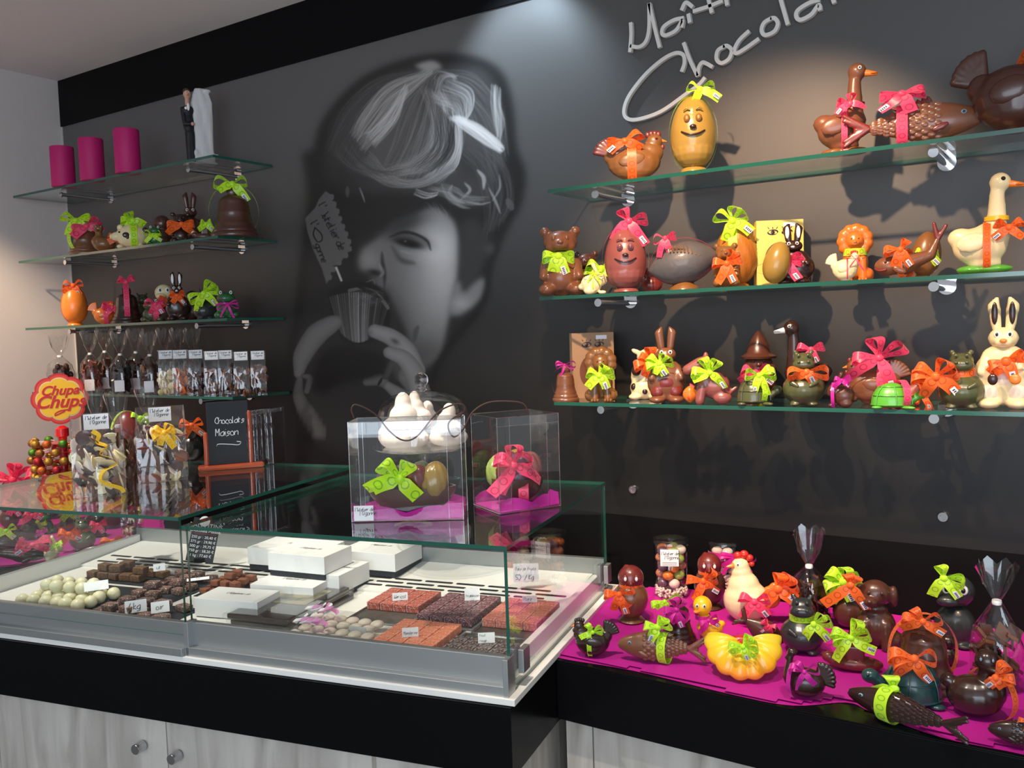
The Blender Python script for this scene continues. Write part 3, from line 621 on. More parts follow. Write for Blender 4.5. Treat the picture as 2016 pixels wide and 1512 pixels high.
# ------------------------------------------------------------------ figure kit (unit height 1, seen from -y, profile figures look towards -x)
class Fig:
    def __init__(s, name, label, cat, loc, h, rz=0., flip=False, group=None, sx=1., lean=0):
        s.h = h; s.fl = -1 if flip else 1; s.sx = sx; s.rnd = random.Random(hash_(label)); s.label = label
        s.root = empty(name, loc, rz, label, cat, group); s.lean = lean
        if lean: s.root.rotation_euler = (0, rad(lean), rz)
    def V(s, P):
        P = np.asarray(P, float).reshape(-1, 3).copy(); P[:, 0] *= s.fl*s.sx; return P*s.h
    def fin(s, mb, name, mat, parent=None, vox=0, sm=4, angle=50):
        mb.v = [s.V(a) for a in mb.v]
        if s.fl < 0: mb.f = [f[::-1] for f in mb.f]
        return mb.build(name, mat, parent or s.root, vox=vox*s.h, sm=sm, angle=angle)
    def blob(s, name, mat, prims, vox=.02, sm=5, parent=None):
        """one continuous skin over ellipsoids (x,y,z,rx,ry,rz[,rotdeg]) and tapered limbs ((p),(q),r1,r2)"""
        mb = MB()
        for p in prims:
            if hasattr(p[0], '__len__'): mb.cap(p[0], p[1], p[2], p[3])
            else: mb.ell(p[:3], p[3:6], rotm(*p[6]) if len(p) > 6 else None)
        return s.fin(mb, name, mat, parent, vox, sm)
    def ell(s, name, mat, *L, parent=None):
        mb = MB()
        for p in L: mb.ell(p[:3], p[3:6], rotm(*p[6]) if len(p) > 6 else None, 14, 0, 8)
        return s.fin(mb, name, mat, parent)
    def eyes(s, y, z, dx, r, white='eyewhite', pupil='eyeblack', x0=0, n=2):
        for k in ((-1, 1) if n == 2 else (1,)):
            e = s.ell('eye', white, (x0+k*dx, y, z, r, r*.55, r*1.25))
            s.ell('pupil', pupil, (x0+k*dx, y-r*.42, z, r*.5, r*.3, r*.7), parent=e)
    def eye1(s, x, y, z, r, white='eyewhite', pupil='eyeblack'):
        e = s.ell('eye', white, (x, y, z, r, r*.5, r)); s.ell('pupil', pupil, (x, y-r*.4, z, r*.5, r*.3, r*.55), parent=e)
    def ribbon(s, mat, bow=None, size=.3, ring=None, band=None, bands=None, ang=(20, 160), tails=2, tl=1.1, wid=.11, sticker=True, thin=False, tilt=55, loops=None, fl=.5):
        """satin ribbon: bow at a point, optional neck ring and body band"""
        size *= .78; mb = MB(); R = s.rnd; w = wid*.62*(.28 if thin else 1)
        if ring:
            x, y, z, rx, ry = ring[:5]; sl = ring[5] if len(ring) > 5 else 0
            t = np.linspace(0, 2*np.pi, 33); P = np.c_[x+rx*np.cos(t), y+ry*np.sin(t), z+sl*rx*np.cos(t)]
            mb.strip(P, np.tile([0, 0, w*.75], (33, 1)))
        for bd in ([band] if band else [])+(bands or []):
            x, y, z, rh, rv, az = bd[:6]            # vertical loop, az = turn about z of its plane
            t = np.linspace(-np.pi/2, 3*np.pi/2, 41); ca, sa = math.cos(rad(az)), math.sin(rad(az))
            P = np.c_[x+rh*np.cos(t)*ca, y+rh*np.cos(t)*sa, z+rv*np.sin(t)]
            mb.strip(P, np.tile([-sa*w*.8, ca*w*.8, 0], (41, 1)))
        if bow is not None:
            B = np.array(bow, float)
            for a in (loops or [ang[0]+R.uniform(-8, 8), ang[1]+R.uniform(-8, 8)]):
                a = rad(a); o = np.array([math.cos(a), 0, math.sin(a)]); e1 = np.array([0, -1., 0]); e2 = np.cross(o, e1)
                ti = rad(tilt+R.uniform(-15, 15)); vd = e2*math.cos(ti)+e1*math.sin(ti); wd = e1*math.cos(ti)-e2*math.sin(ti)
                L = size*R.uniform(.85, 1.1); t = np.linspace(0, 1, 18)
                u = L*np.sin(np.pi*t)**.75; v = .34*L*np.sin(2*np.pi*t)
                P = B+u[:, None]*o+v[:, None]*vd+np.c_[0*t, 0*t, -.12*L*np.sin(np.pi*t)**2]
                mb.strip(P, wd*(w*(.35+.65*np.sin(np.pi*t)))[:, None])
            for k in range(tails):
                a = rad(R.uniform(195, 250) if k % 2 == 0 else R.uniform(-70, -15)); L = size*tl*R.uniform(.8, 1.15)
                t = np.linspace(0, 1, 12); d = np.array([math.cos(a), 0, math.sin(a)]); cv = R.uniform(-.4, .4)
                P = B+np.outer(t*L, d)+np.c_[0*t, -.10*size*np.sin(np.pi*t*1.3)-.02, -fl*L*t*t*.3]+np.outer(np.sin(2.5*t)*cv*L*.25, [-d[2], 0, d[0]])
                tw = R.uniform(-.9, .9); T = np.gradient(P, axis=0); T /= np.linalg.norm(T, axis=1)[:, None]
                n0 = np.cross(T, [0, 1, 0]); n0 /= np.linalg.norm(n0, axis=1)[:, None]; c_, s_ = np.cos(tw*t)[:, None], np.sin(tw*t)[:, None]
                Wd = (n0*c_+np.array([0, 1, 0])*s_)*(w*(.35+.65*np.minimum(1, t*4)))[:, None]
                mb.strip(P, Wd); last = (P[-3], n0[-3], T[-3])
        rb = s.fin(mb, 'ribbon', mat)
        if bow is not None:
            s.ell('knot', mat, (B[0], B[1]-.012, B[2], w*.62+.01, w*.5+.01, w*.62+.01), parent=rb)
            if sticker and not thin and tails:
                c, n, T = last; st = MB(); hw, hh = w*.8, w*.42; st.box(-hw, hw, -.006, .006, -hh, hh, R=np.array([T, [0, 1, 0], n]).T, c=c+np.array([0, -.02, 0]))
                so = s.fin(st, 'price_sticker', 'sticker', rb); ik = MB()
                for q in range(4): x = -hw*.6+q*hw*.4; ik.box(x, x+hw*.22, -.0085, -.0062, -hh*.45, hh*.45, R=np.array([T, [0, 1, 0], n]).T, c=c+np.array([0, -.02, 0]))
                s.fin(ik, 'price_writing', 'ink', so)
        return rb
def hash_(t): return sum((i+1)*ord(c) for i, c in enumerate(t)) % 99991

# --- builders -----------------------------------------------------
def egg(F, c, face=None, base=True, ridge=None):
    pr = []
    for i in range(25):
        t = math.pi*i/24; z = .52-.48*math.cos(t); r = .30*math.sin(t)*(1+.10*math.cos(t)); pr.append((max(r, .0001), z))
    mb = MB().lathe(pr, 48, ridge=(ridge or 0), nr=14, twist=1.1)
    if face and face.get('lumpy'): mb.ell((0, -.05, .30), (.27, .24, .25)).ell((0, -.02, .75), (.21, .24, .17))
    b = F.fin(mb, 'body', c, vox=(.010 if face else 0), sm=14)
    if base: F.fin(MB().lathe([(.15, 0), (.18, .015), (.17, .05), (.12, .09)], 28), 'base', c)
    if face:
        F.eyes(-.285, .66, .075, .042, face.get('w', c), face.get('p', c))
        F.ell('nose', face.get('n', c), (0, -.325, .545, .045, .03, .03))
        P = smooth_path([(-.15, -.262, .50), (-.08, -.315, .46), (0, -.33, .445), (.08, -.315, .46), (.15, -.262, .50)], 5)
        F.fin(MB().tube(P, .012, 8), 'mouth', face.get('n', c))
        for k in (-1, 1): F.fin(MB().tube(smooth_path([(k*.04, -.27, .77), (k*.08, -.275, .79), (k*.12, -.25, .77)], 4), .011, 8), 'eyebrow', c)
    return b
def bear(F, c, b2=None):
    F.blob('body', c, [(0, 0, .28, .27, .22, .29), (0, -.12, .25, .19, .15, .2), (-.19, -.13, .09, .12, .17, .09), (.19, -.13, .09, .12, .17, .09), ((-.2, -.02, .45), (-.23, -.16, .27), .08, .065), ((.2, -.02, .45), (.23, -.16, .27), .08, .065),
      (0, -.02, .55, .15, .13, .10)])
    h = F.blob('head', c, [(0, -.02, .75, .235, .2, .17), (0, -.19, .70, .12, .09, .08), (-.2, 0, .90, .075, .045, .075), (.2, 0, .90, .075, .045, .075), (-.11, -.13, .68, .09, .08, .08), (.11, -.13, .68, .09, .08, .08)])
    F.ell('nose', b2 or c, (0, -.285, .735, .04, .025, .028)); F.eyes(-.195, .79, .085, .03, b2 or c, b2 or c)
    for k in (-1, 1): F.ell('inner_ear', b2 or c, (k*.2, -.035, .90, .045, .02, .045))
def bunny(F, c, eye='eyeblack', ear=True, tailc=None):
    """crouching rabbit in profile"""
    F.blob('body', c, [(.06, 0, .32, .36, .23, .31), (-.26, 0, .46, .21, .17, .2), (-.38, 0, .40, .1, .11, .1), (-.30, -.08, .06, .14, .06, .06), (-.30, .08, .06, .14, .06, .06), (.12, -.14, .12, .2, .1, .12), (.12, .14, .12, .2, .1, .12), (.40, 0, .25, .1, .1, .1)])
    for k in (-1, 1): F.blob('ear', c, [((-.2, k*.07, .56), (-.02, k*.10, .93), .055, .075)], parent=F.root)
    F.eye1(-.33, -.155, .50, .035, 'eyewhite', eye)
def tallrabbit(F, c, inner=None, pants=None, eyew='eyewhite', basket=None, chubby=1.):
    F.blob('body', c, [(0, 0, .27, .17*chubby, .15, .25), (0, 0, .45, .12*chubby, .11, .12), ((-.13, -.02, .46), (-.17, -.12, .33), .045, .04), ((.13, -.02, .46), (.17, -.12, .33), .045, .04), (-.11, -.08, .05, .10, .14, .05), (.11, -.08, .05, .10, .14, .05)])
    F.blob('head', c, [(0, -.01, .62, .125, .115, .10), (0, -.10, .585, .075, .05, .05)])
    for k in (-1, 1):
        e = F.blob('ear', c, [((k*.05, 0, .70), (k*.075, 0, .90), .042, .055), ((k*.075, 0, .90), (k*.05, 0, .97), .055, .025)])
        if inner: F.ell('inner_ear', inner, (k*.068, -.045, .84, .026, .016, .10), parent=e)
    F.eyes(-.105, .655, .05, .024, eyew); F.ell('nose', pants or inner or c, (0, -.152, .60, .022, .014, .016))
    if pants: F.blob('trousers', pants, [(0, 0, .27, .178, .16, .15), (-.10, -.05, .15, .095, .10, .10), (.10, -.05, .15, .095, .10, .10)])
def lion(F, c, face=None):
    face = face or c
    mane = MB()
    for i in range(11): a = 2*math.pi*i/11+.3; mane.ell((.20*math.cos(a), 0, .72+.20*math.sin(a)), (.11, .11, .11))
    mane.ell((0, .02, .72), (.24, .12, .24)); F.fin(mane, 'mane', c, vox=.018, sm=3)
    F.blob('head', face, [(0, -.09, .72, .15, .10, .15), (0, -.17, .67, .085, .06, .06), (-.14, -.06, .86, .045, .03, .045), (.14, -.06, .86, .045, .03, .045)])
    F.eyes(-.18, .75, .055, .018, face); F.ell('nose', 'dark' if face != c else c, (0, -.235, .69, .03, .015, .02))
    F.blob('body', c, [(0, .02, .34, .22, .17, .30), ((-.11, -.1, .38), (-.12, -.13, .06), .085, .075), ((.11, -.1, .38), (.12, -.13, .06), .085, .075), (-.21, -.02, .12, .10, .15, .12), (.21, -.02, .12, .10, .15, .12)])
    for k in (-1, 1):
        for j in range(3): F.ell('toe', c, (k*.12+(j-1)*.05, -.2, .035, .028, .04, .033))
def hen(F, c, comb='red', beak='beakorange', tail=None, eye='eyewhite', fat=1., headup=0):
    tail = tail or c
    F.blob('body', c, [(.02, 0, .34, .38, .25*fat, .31), (.02, -.02, .22, .30, .22*fat, .20), (-.20, 0, .50, .20, .15, .20), (-.27, 0, .70+headup, .12, .105, .14), (.30, 0, .46, .15, .12, .15), (0, 0, .05, .17, .14, .06)])
    tl = MB()
    for i in range(7): a = rad(12+13*i); tl.cap((.28, 0, .48), (.30+.27*math.cos(a), 0, .50+.30*math.sin(a)), .05, .042)
    F.fin(tl, 'tail', tail, vox=.016, sm=1)
    F.blob('wing', c, [(.05, -.215*fat, .37, .2, .05, .13, (0, 15, 0))]); F.blob('wing', c, [(.05, .215*fat, .37, .2, .05, .13, (0, 15, 0))])
    cm = MB()
    for i in range(4): cm.ell((-.33+.05*i, 0, .85+headup-(abs(i-1.5)*.015)), (.04, .03, .055))
    F.fin(cm, 'comb', comb); F.ell('wattle', comb, (-.385, 0, .60+headup, .03, .028, .05))
    F.fin(MB().cap((-.36, 0, .71+headup), (-.44, 0, .69+headup), .04, .008), 'beak', beak); F.eye1(-.30, -.10, .735+headup, .022, eye)
def goose(F, c, beak='beakorange', base=None, band=None, eye='eyeblack', necklen=0., slim=1.):
    F.blob('body', c, [(.04, 0, .27, .24*slim, .17, .19), (-.05, 0, .36, .17*slim, .14, .14), (.20, 0, .36, .12, .10, .10), ((-.10, 0, .42), (-.105, 0, .80), .095, .062), (-.13, 0, .87, .095, .085, .095), (.0, 0, .1, .15, .12, .06)])
    F.fin(MB().cap((-.20, 0, .85), (-.31, 0, .83), .038, .022).ell((-.29, 0, .835), (.045, .045, .014)), 'beak', beak)
    F.eye1(-.155, -.075, .895, .020, 'eyewhite' if eye != 'eyeblack' or c not in ('cream',) else 'eyeblack', 'eyeblack')
    F.blob('wing', c, [(.10, -.155, .30, .15, .035, .10, (0, 12, 0))]); F.blob('wing', c, [(.10, .155, .30, .15, .035, .10, (0, 12, 0))])
    if base: F.blob('base', base, [(-.06, 0, .045, .19, .14, .045), (.10, 0, .045, .15, .13, .045)])
    if band: F.fin(MB().lathe([(.085, 0), (.105, .005), (.105, .045), (.085, .05)], 24, c=(-.10, 0, .50)), 'collar', band)
def bell(F, c, wrap=False):
    pr = [(.44, 0), (.45, .03), (.44, .07), (.40, .10), (.41, .13), (.38, .17), (.36, .20), (.365, .23), (.34, .27), (.30, .42), (.31, .45), (.30, .48), (.29, .60), (.27, .66), (.275, .69), (.25, .72), (.20, .77), (.12, .80)]
    F.fin(MB().lathe(pr, 40), 'bell_body', c, angle=60)
    F.fin(MB().lathe([(.10, .79), (.13, .83), (.13, .90), (.10, .96), (.04, .99), (.001, 1.)], 24, sy=.6), 'crown', c)
def whale(F, c, lips='redbrown'):
    F.blob('body', c, [(-.30, 0, .24, .26, .17, .18), (-.08, 0, .26, .28, .18, .20), ((.02, 0, .28), (.40, 0, .40), .17, .10), ((.40, 0, .40), (.52, 0, .68), .10, .05)])
    F.blob('tail', lips, [((.52, 0, .68), (.46, 0, .97), .05, .035), ((.52, 0, .68), (.66, 0, .92), .05, .035)], vox=.015)
    F.fin(MB().tube(smooth_path([(-.54, -.06, .20), (-.46, -.13, .155), (-.34, -.165, .17)], 5), .022, 8), 'lips', lips); F.eye1(-.36, -.155, .31, .028, c, 'eyeblack')
    F.blob('fin', c, [(-.12, -.18, .15, .14, .04, .07, (0, 25, 0))]); F.blob('fin', c, [(-.12, .18, .15, .14, .04, .07, (0, 25, 0))])
def fish(F, c, tail=None, dorsal=True, eye='eyeblue', scales=True, lips=None, L=1.):
    """length about 2.2 along x, height 1"""
    tail = tail or c; mb = MB(); n = 26; V = []; k = 36; prof = []
    for i in range(n):
        t = i/(n-1); x = -1.0+1.75*t; r = .40*math.sin(math.pi*min(1, t*.93+.04))**.62*(1 if t < .45 else 1-.52*(t-.45)/.55)
        prof.append((x, max(r, .03)))
    for x, r in prof:
        for j in range(k):
            a = 2*math.pi*j/k; V.append((x*L, r*.62*math.cos(a), .44+r*math.sin(a)))
    V = np.array(V); F_ = [(i*k+j, (i+1)*k+j, (i+1)*k+(j+1) % k, i*k+(j+1) % k) for i in range(n-1) for j in range(k)]+[tuple(range(k)), tuple(range((n-1)*k, n*k))[::-1]]
    mb.add(V, F_); b = F.fin(mb, 'body', c)
    if scales:
        sc = MB()
        for sd in (-1, 1):
            for i in range(11):
                for j in range(6):
                    x = -.35+.095*i; t = (x+1)/1.75; r = .40*math.sin(math.pi*min(1, t*.93+.04))**.62*(1 if t < .45 else 1-.52*(t-.45)/.55)
                    a = rad(-55+22*j+(11 if i % 2 else 0)); sc.ell((x*L, sd*r*.615*math.cos(a), .44+r*math.sin(a)), (.060, .014, .058), rotm(0, 0, 0), 8, 0, 5)
        F.fin(sc, 'scales', c)
    F.blob('tail_fin', tail, [((.70*L, 0, .44), ((.99-.10*math.cos(q*1.1))*L, 0, .44+.095*q), .07, .042) for q in (-3.4, -2.3, -1.2, 0, 1.2, 2.3, 3.4)], vox=.02, sm=1)
    if dorsal:
        d = MB()
        for i in range(8): x = -.30+.075*i; d.cap((x*L, 0, .74), ((x+.10)*L, 0, .96-.022*i), .04, .025)
        F.fin(d, 'dorsal_fin', tail, vox=.02, sm=1)
    F.blob('pectoral_fin', tail, [(-.38*L, -.25, .28, .15, .035, .07, (0, 30, 0))]); F.eye1(-.72*L, -.165, .55, .045, eye)
    F.ell('mouth', lips or c, (-.99*L, 0, .42, .05, .06, .06))
def cow(F, c):
    F.blob('body', c, [(0, 0, .42, .26, .2, .34), (0, -.05, .22, .28, .22, .22), (-.18, -.12, .06, .13, .16, .06), (.18, -.12, .06, .13, .16, .06)])
    F.blob('head', c, [(.08, -.06, .80, .22, .16, .16), (.08, -.2, .74, .14, .09, .09), (-.14, 0, .90, .11, .04, .05, (0, 25, 0)), (.30, 0, .92, .11, .04, .05, (0, -25, 0))])
    for p in ((-.15, -.17, .55, .09, .05, .10), (.14, -.17, .40, .07, .06, .08), (-.20, -.16, .25, .06, .06, .07), (.0, -.26, .16, .05, .03, .05)): F.ell('spot', 'dark', p)
    F.eyes(-.20, .84, .07, .025, x0=.08)
def scottie(F, c):
    F.blob('body', c, [(.10, 0, .34, .26, .20, .26), ((.0, 0, .35), (-.16, 0, .62), .19, .15), ((-.13, -.09, .35), (-.18, -.10, .06), .10, .085), ((-.13, .09, .35), (-.18, .10, .06), .10, .085), (.22, -.10, .12, .17, .11, .12), (.22, .10, .12, .17, .11, .12), ((.34, 0, .2), (.46, 0, .30), .05, .03)])
    F.blob('head', c, [(-.12, 0, .78, .13, .13, .12), ((-.16, 0, .77), (-.38, 0, .65), .12, .105), (-.06, -.07, .90, .05, .035, .09), (-.06, .07, .90, .05, .035, .09)])
    F.ell('nose', 'dark', (-.48, 0, .66, .03, .05, .035)); F.eye1(-.20, -.125, .80, .022, c)
def gnome(F, c):
    F.blob('body', c, [(0, 0, .22, .24, .2, .24), (-.1, -.1, .04, .1, .12, .04), (.1, -.1, .04, .1, .12, .04)])
    F.blob('head', c, [(0, -.02, .52, .20, .17, .15), (-.14, -.08, .46, .1, .07, .08), (.14, -.08, .46, .1, .07, .08), (0, -.12, .40, .12, .08, .10)])
    F.fin(MB().lathe([(.24, .60), (.25, .63), (.20, .66), (.17, .68), (.15, .78), (.10, .88), (.04, .97), (.001, 1.)], 28), 'hat', c, angle=70)
    F.ell('nose', c, (0, -.21, .52, .04, .045, .035)); F.eyes(-.175, .57, .07, .02, c)
def turtle(F, c, shell=None, flat=1.):
    shell = shell or c
    mb = MB(); prof = [(.50*math.cos(rad(a)), .14+.66*math.sin(rad(a))) for a in range(0, 91, 9)]; prof[-1] = (.0001, .80)
    mb.lathe([(.52, .10), (.54, .13)]+prof, 36, c=(.12, 0, 0), sx=1.05, sy=.85); sh = F.fin(mb, 'shell', shell, angle=70)
    g = MB()
    for k in range(6):
        a = 2*math.pi*k/6+.3; P = [(.12+.55*math.cos(rad(e))*math.cos(a), .445*math.cos(rad(e))*math.sin(a), .145+.668*math.sin(rad(e))) for e in range(0, 60, 8)]; g.tube(P, .014, 6)
    P = [(.12+.55*math.cos(rad(54))*math.cos(a), .445*math.cos(rad(54))*math.sin(a), .145+.668*math.sin(rad(54))) for a in np.linspace(0, 2*np.pi, 25)]; g.tube(P, .014, 6)
    P = [(.12+.55*math.cos(rad(24))*math.cos(a), .445*math.cos(rad(24))*math.sin(a), .145+.668*math.sin(rad(24))) for a in np.linspace(0, 2*np.pi, 31)]; g.tube(P, .012, 6)
    F.fin(g, 'shell_ridges', shell, sh)
    F.blob('body', c, [(.1, 0, .12, .5, .38, .10), ((-.32, 0, .20), (-.55, 0, .38), .12, .11), (-.62, 0, .42, .17, .13, .13), (-.30, -.38, .06, .22, .11, .055, (0, 0, 35)), (-.30, .38, .06, .22, .11, .055, (0, 0, -35)), (.50, -.32, .06, .15, .1, .05), (.50, .32, .06, .15, .1, .05)])
    F.eye1(-.68, -.115, .47, .035, c, 'eyeblack')
def hippo(F, c):
    F.blob('body', c, [(0, 0, .30, .37, .31, .30), (0, -.05, .28, .34, .30, .26), (-.15, -.15, .04, .1, .1, .04), (.15, -.15, .04, .1, .1, .04), (0, 0, .60, .17, .15, .1)])
    F.blob('head', c, [(0, -.02, .80, .19, .17, .13), (0, -.15, .73, .20, .12, .11), (-.14, .02, .94, .045, .03, .045), (.14, .02, .94, .045, .03, .045)])
    F.eyes(-.16, .87, .08, .035, c, 'eyeblack')
    for k in (-1, 1): F.ell('nostril', c, (k*.08, -.26, .78, .03, .02, .022)); F.blob('hand', c, [((k*.20, -.24, .42), (k*.10, -.31, .36), .055, .035)])
def frog(F, c):
    F.blob('body', c, [(0, 0, .32, .34, .30, .32), (-.27, -.14, .12, .16, .20, .12), (.27, -.14, .12, .16, .20, .12), (-.12, -.28, .05, .08, .12, .05), (.12, -.28, .05, .08, .12, .05)])
    F.blob('head', c, [(0, -.08, .70, .31, .26, .19), (-.17, -.08, .88, .10, .10, .10), (.17, -.08, .88, .10, .10, .10)])
    F.eyes(-.17, .90, .17, .05); P = smooth_path([(-.27, -.22, .66), (-.1, -.34, .62), (.1, -.34, .62), (.27, -.22, .66)], 5); F.fin(MB().tube(P, .014, 6), 'mouth', c)
def owl(F, c, headc=None):
    headc = headc or c
    F.fin(MB().lathe([(.20, 0), (.24, .02), (.20, .06), (.14, .09), (.20, .15), (.27, .25), (.31, .38), (.30, .50), (.25, .60), (.18, .66), (.1, .68)], 40), 'body', c, angle=70)
    F.blob('head', headc, [(0, -.02, .78, .24, .22, .22), (0, -.2, .74, .06, .06, .05), (-.08, 0, .97, .05, .05, .04)])
    F.eyes(-.215, .81, .10, .055, headc, 'eyewhite'); F.ell('beak', headc, (0, -.26, .73, .035, .04, .04))
def duckling(F, c, beak='beakorange'):
    F.blob('body', c, [(.08, 0, .26, .33, .24, .25), (.36, 0, .36, .1, .09, .08), (-.05, 0, .48, .16, .15, .12)])
    F.blob('head', c, [(-.10, 0, .76, .24, .22, .22)])
    F.blob('beak', beak, [(-.24, -.19, .68, .10, .08, .04, (0, 0, 40))], vox=.015); F.blob('wing', c, [(.15, -.22, .30, .18, .05, .11, (0, 15, 0))])
    F.eyes(-.205, .81, .09, .04, 'eyewhite', 'eyeblack', x0=-.14)
def shellfig(F, c1, c2):
    """scallop leaning back: hinge up behind, ribbed edge forward"""
    mb = MB(); n, m = 110, 14; V = []
    for sd in (1, -1):
        for i in range(n+1):
            a = math.pi*(1.16*i/n-.08)
            for j in range(m+1):
                t = .04+.96*j/m; rb = abs(math.cos(6.5*a+.0)); k = 1+(.07*rb-.03)*t
                b = .30*math.sin(math.pi*min(1, t*.93+.05))**.7*(.86+.22*rb)*(1 if sd > 0 else .45)
                x = -1.02*t*k*math.cos(a); u = t*k*math.sin(a)
                V.append((x, .38-.80*u-.69*b*sd, .74-.62*u+.72*b*sd))
    k = m+1; q = (n+1)*k; Fc = [(i*k+j, i*k+j+1, (i+1)*k+j+1, (i+1)*k+j) for i in range(n) for j in range(m)]
    Fc += [tuple(q+v for v in f[::-1]) for f in Fc[:n*m]]
    Fc += [(i*k+m, q+i*k+m, q+(i+1)*k+m, (i+1)*k+m) for i in range(n)]
    mb.add(V, Fc); F.fin(mb, 'shell_half', c1, angle=80)
    F.blob('hinge', c2, [(0, .36, .80, .42, .16, .17)])
def tallhen(F, c, comb='red', beak='beakorange'):
    """upright egg-bodied hen, head on top turned left"""
    F.blob('body', c, [(0, 0, .30, .30, .25, .30), (-.03, 0, .50, .21, .19, .22), (-.06, 0, .70, .135, .13, .14), (-.07, -.01, .80, .115, .11, .10)])
    cm = MB()
    for x, z, r in ((-.10, .93, .055), (-.02, .945, .06), (.05, .90, .05), (.075, .82, .038)): cm.ell((x, 0, z), (r, .045, r))
    F.fin(cm, 'comb', comb); F.fin(MB().cap((-.16, -.06, .80), (-.24, -.09, .79), .038, .010), 'beak', beak); F.eye1(-.10, -.11, .83, .02)
    F.blob('tail', 'lionorange', [(.30, 0, .36, .14, .08, .16), (.36, 0, .46, .08, .06, .12)]); F.blob('wing', c, [(.10, -.21, .34, .15, .05, .13, (0, 20, 0))])
def puppy(F, c):
    F.blob('body', c, [(0, .02, .28, .26, .22, .30), ((-.12, -.12, .35), (-.14, -.17, .05), .09, .08), ((.12, -.12, .35), (.14, -.17, .05), .09, .08), (.23, 0, .12, .12, .18, .12), (-.23, 0, .12, .12, .18, .12), (0, 0, .56, .16, .14, .1)])
    F.blob('head', c, [(0, -.03, .78, .20, .19, .19), (-.06, -.2, .70, .10, .12, .08), (-.20, 0, .74, .06, .09, .16), (.22, 0, .74, .06, .09, .16)])
    F.ell('nose', c, (-.07, -.32, .73, .035, .025, .028)); F.eyes(-.205, .82, .08, .025, c)
def boat(F, c):
    F.blob('hull', c, [(0, 0, .22, .75, .30, .22), (-.7, 0, .33, .2, .15, .16)], vox=.03, sm=3)
    F.fin(MB().box(-.25, .25, -.2, .2, .3, .75), 'cabin', c, vox=.03, sm=3); F.fin(MB().lathe([(.12, .7), (.12, 1.), (.08, 1.)], 20, c=(.0, 0, 0)), 'funnel', c)
def swan(F, c, fan=True):
    F.blob('body', c, [(0, 0, .30, .42, .27, .29), (-.28, 0, .38, .18, .16, .2), ((-.36, 0, .45), (-.30, 0, .80), .09, .065), (-.27, 0, .88, .10, .08, .09), ((-.30, 0, .85), (-.40, 0, .76), .05, .025)])
    if fan:
        t = MB()
        for i in range(8): a = rad(-22+17*i); t.cap((.24, 0, .36), (.32+.26*math.cos(a), 0, .38+.30*math.sin(a)), .05, .05)
        F.fin(t, 'tail_fan', c, vox=.018, sm=1)
    F.eye1(-.29, -.075, .90, .02, c)
def duckfat(F, c):
    F.blob('body', c, [(.02, 0, .28, .40, .30, .28), (-.16, 0, .36, .26, .24, .22), (.38, 0, .45, .12, .1, .1), ((-.15, 0, .45), (-.14, 0, .68), .15, .12), (-.14, -.02, .80, .17, .16, .16)])
    F.blob('beak', c, [(-.20, -.16, .74, .12, .08, .045, (0, 0, 40))], vox=.02); F.eyes(-.16, .86, .08, .035, c, 'eyeblue', x0=-.14)
def rugby(F, c):
    pr = []
    for i in range(31): t = -1+2*i/30; pr.append((max(.0001, .42*(1-abs(t)**2.1)**.85), t*.86))
    mb = MB().lathe(pr, 48, R=rotm(0, 82, 0)); mb.v[-1] = mb.v[-1]+np.array([0, 0, .52]); F.fin(mb, 'ball', c)
    F.fin(MB().lathe([(.36, 0), (.34, .05), (.24, .12), (.20, .16)], 32), 'stand', 'caramel')
    la = MB()
    for i in range(9):
        x = -.34+.085*i; z = .52-x*.14; r = .42*(1-abs(x/.86)**2.1)**.85
        P = [(x+(.01*j), -r*math.cos(rad(e)), z+r*math.sin(rad(e))) for j, e in enumerate((48, 40, 32, 24))]; la.tube([np.array(p)+np.array([0, -.008, .004]) for p in P], .017, 8)
    F.fin(la, 'laces', 'caramel')
    se = MB()
    P = []
    for i in range(29): t = -.9+1.8*i/28; r = .422*(1-abs(t)**2.1)**.85; P.append((t*.86, -r*math.cos(rad(36)), .52-t*.86*.14+r*math.sin(rad(36))))
    F.fin(se.tube(P, .008, 6), 'seam', 'slate')
def penguin(F, c, headc):
    F.blob('body', c, [(0, 0, .28, .24, .2, .29), (-.1, -.1, .04, .1, .12, .04), (.1, -.1, .04, .1, .12, .04)]); F.blob('head', headc, [(0, -.02, .76, .23, .2, .22), (-.08, -.2, .66, .13, .10, .08)])
    F.eyes(-.19, .82, .09, .055)
def ballhead(F, c):
    F.blob('body', c, [(0, 0, .32, .3, .26, .32), (0, 0, .75, .24, .22, .24)]); F.eyes(-.2, .8, .08, .025, c)
def choccard(F, col, oval=True):
    F.fin(MB().box(-.33, .33, -.16, .16, 0, 1), 'carton', col, angle=20)
    w = MB(); pr = [(.22*math.cos(t), .40+.27*math.sin(t)) for t in np.linspace(0, 2*np.pi, 33)[:-1]]; w.prism(pr, -.165, -.159); F.fin(w, 'window', 'milk')
    e = MB()
    for k in (-1, 1):
        e.strip([(k*.10+.07*math.cos(t), -.163, .82+.035*math.sin(t)) for t in np.linspace(0, 2*np.pi, 20)], np.tile([.008, 0, .008], (20, 1)))
        e.ell((k*.10, -.163, .82), (.03, .004, .028), None, 10, 0, 6)
        for q in (-.05, 0, .05): e.strip([(k*.10+q, -.163, .87), (k*.10+q*1.4, -.163, .90)], [(.006, 0, 0)]*2)
    F.fin(e, 'printed_face', 'dark'); F.fin(MB().box(.05, .22, -.166, -.161, .90, .96), 'price_sticker', 'sticker')
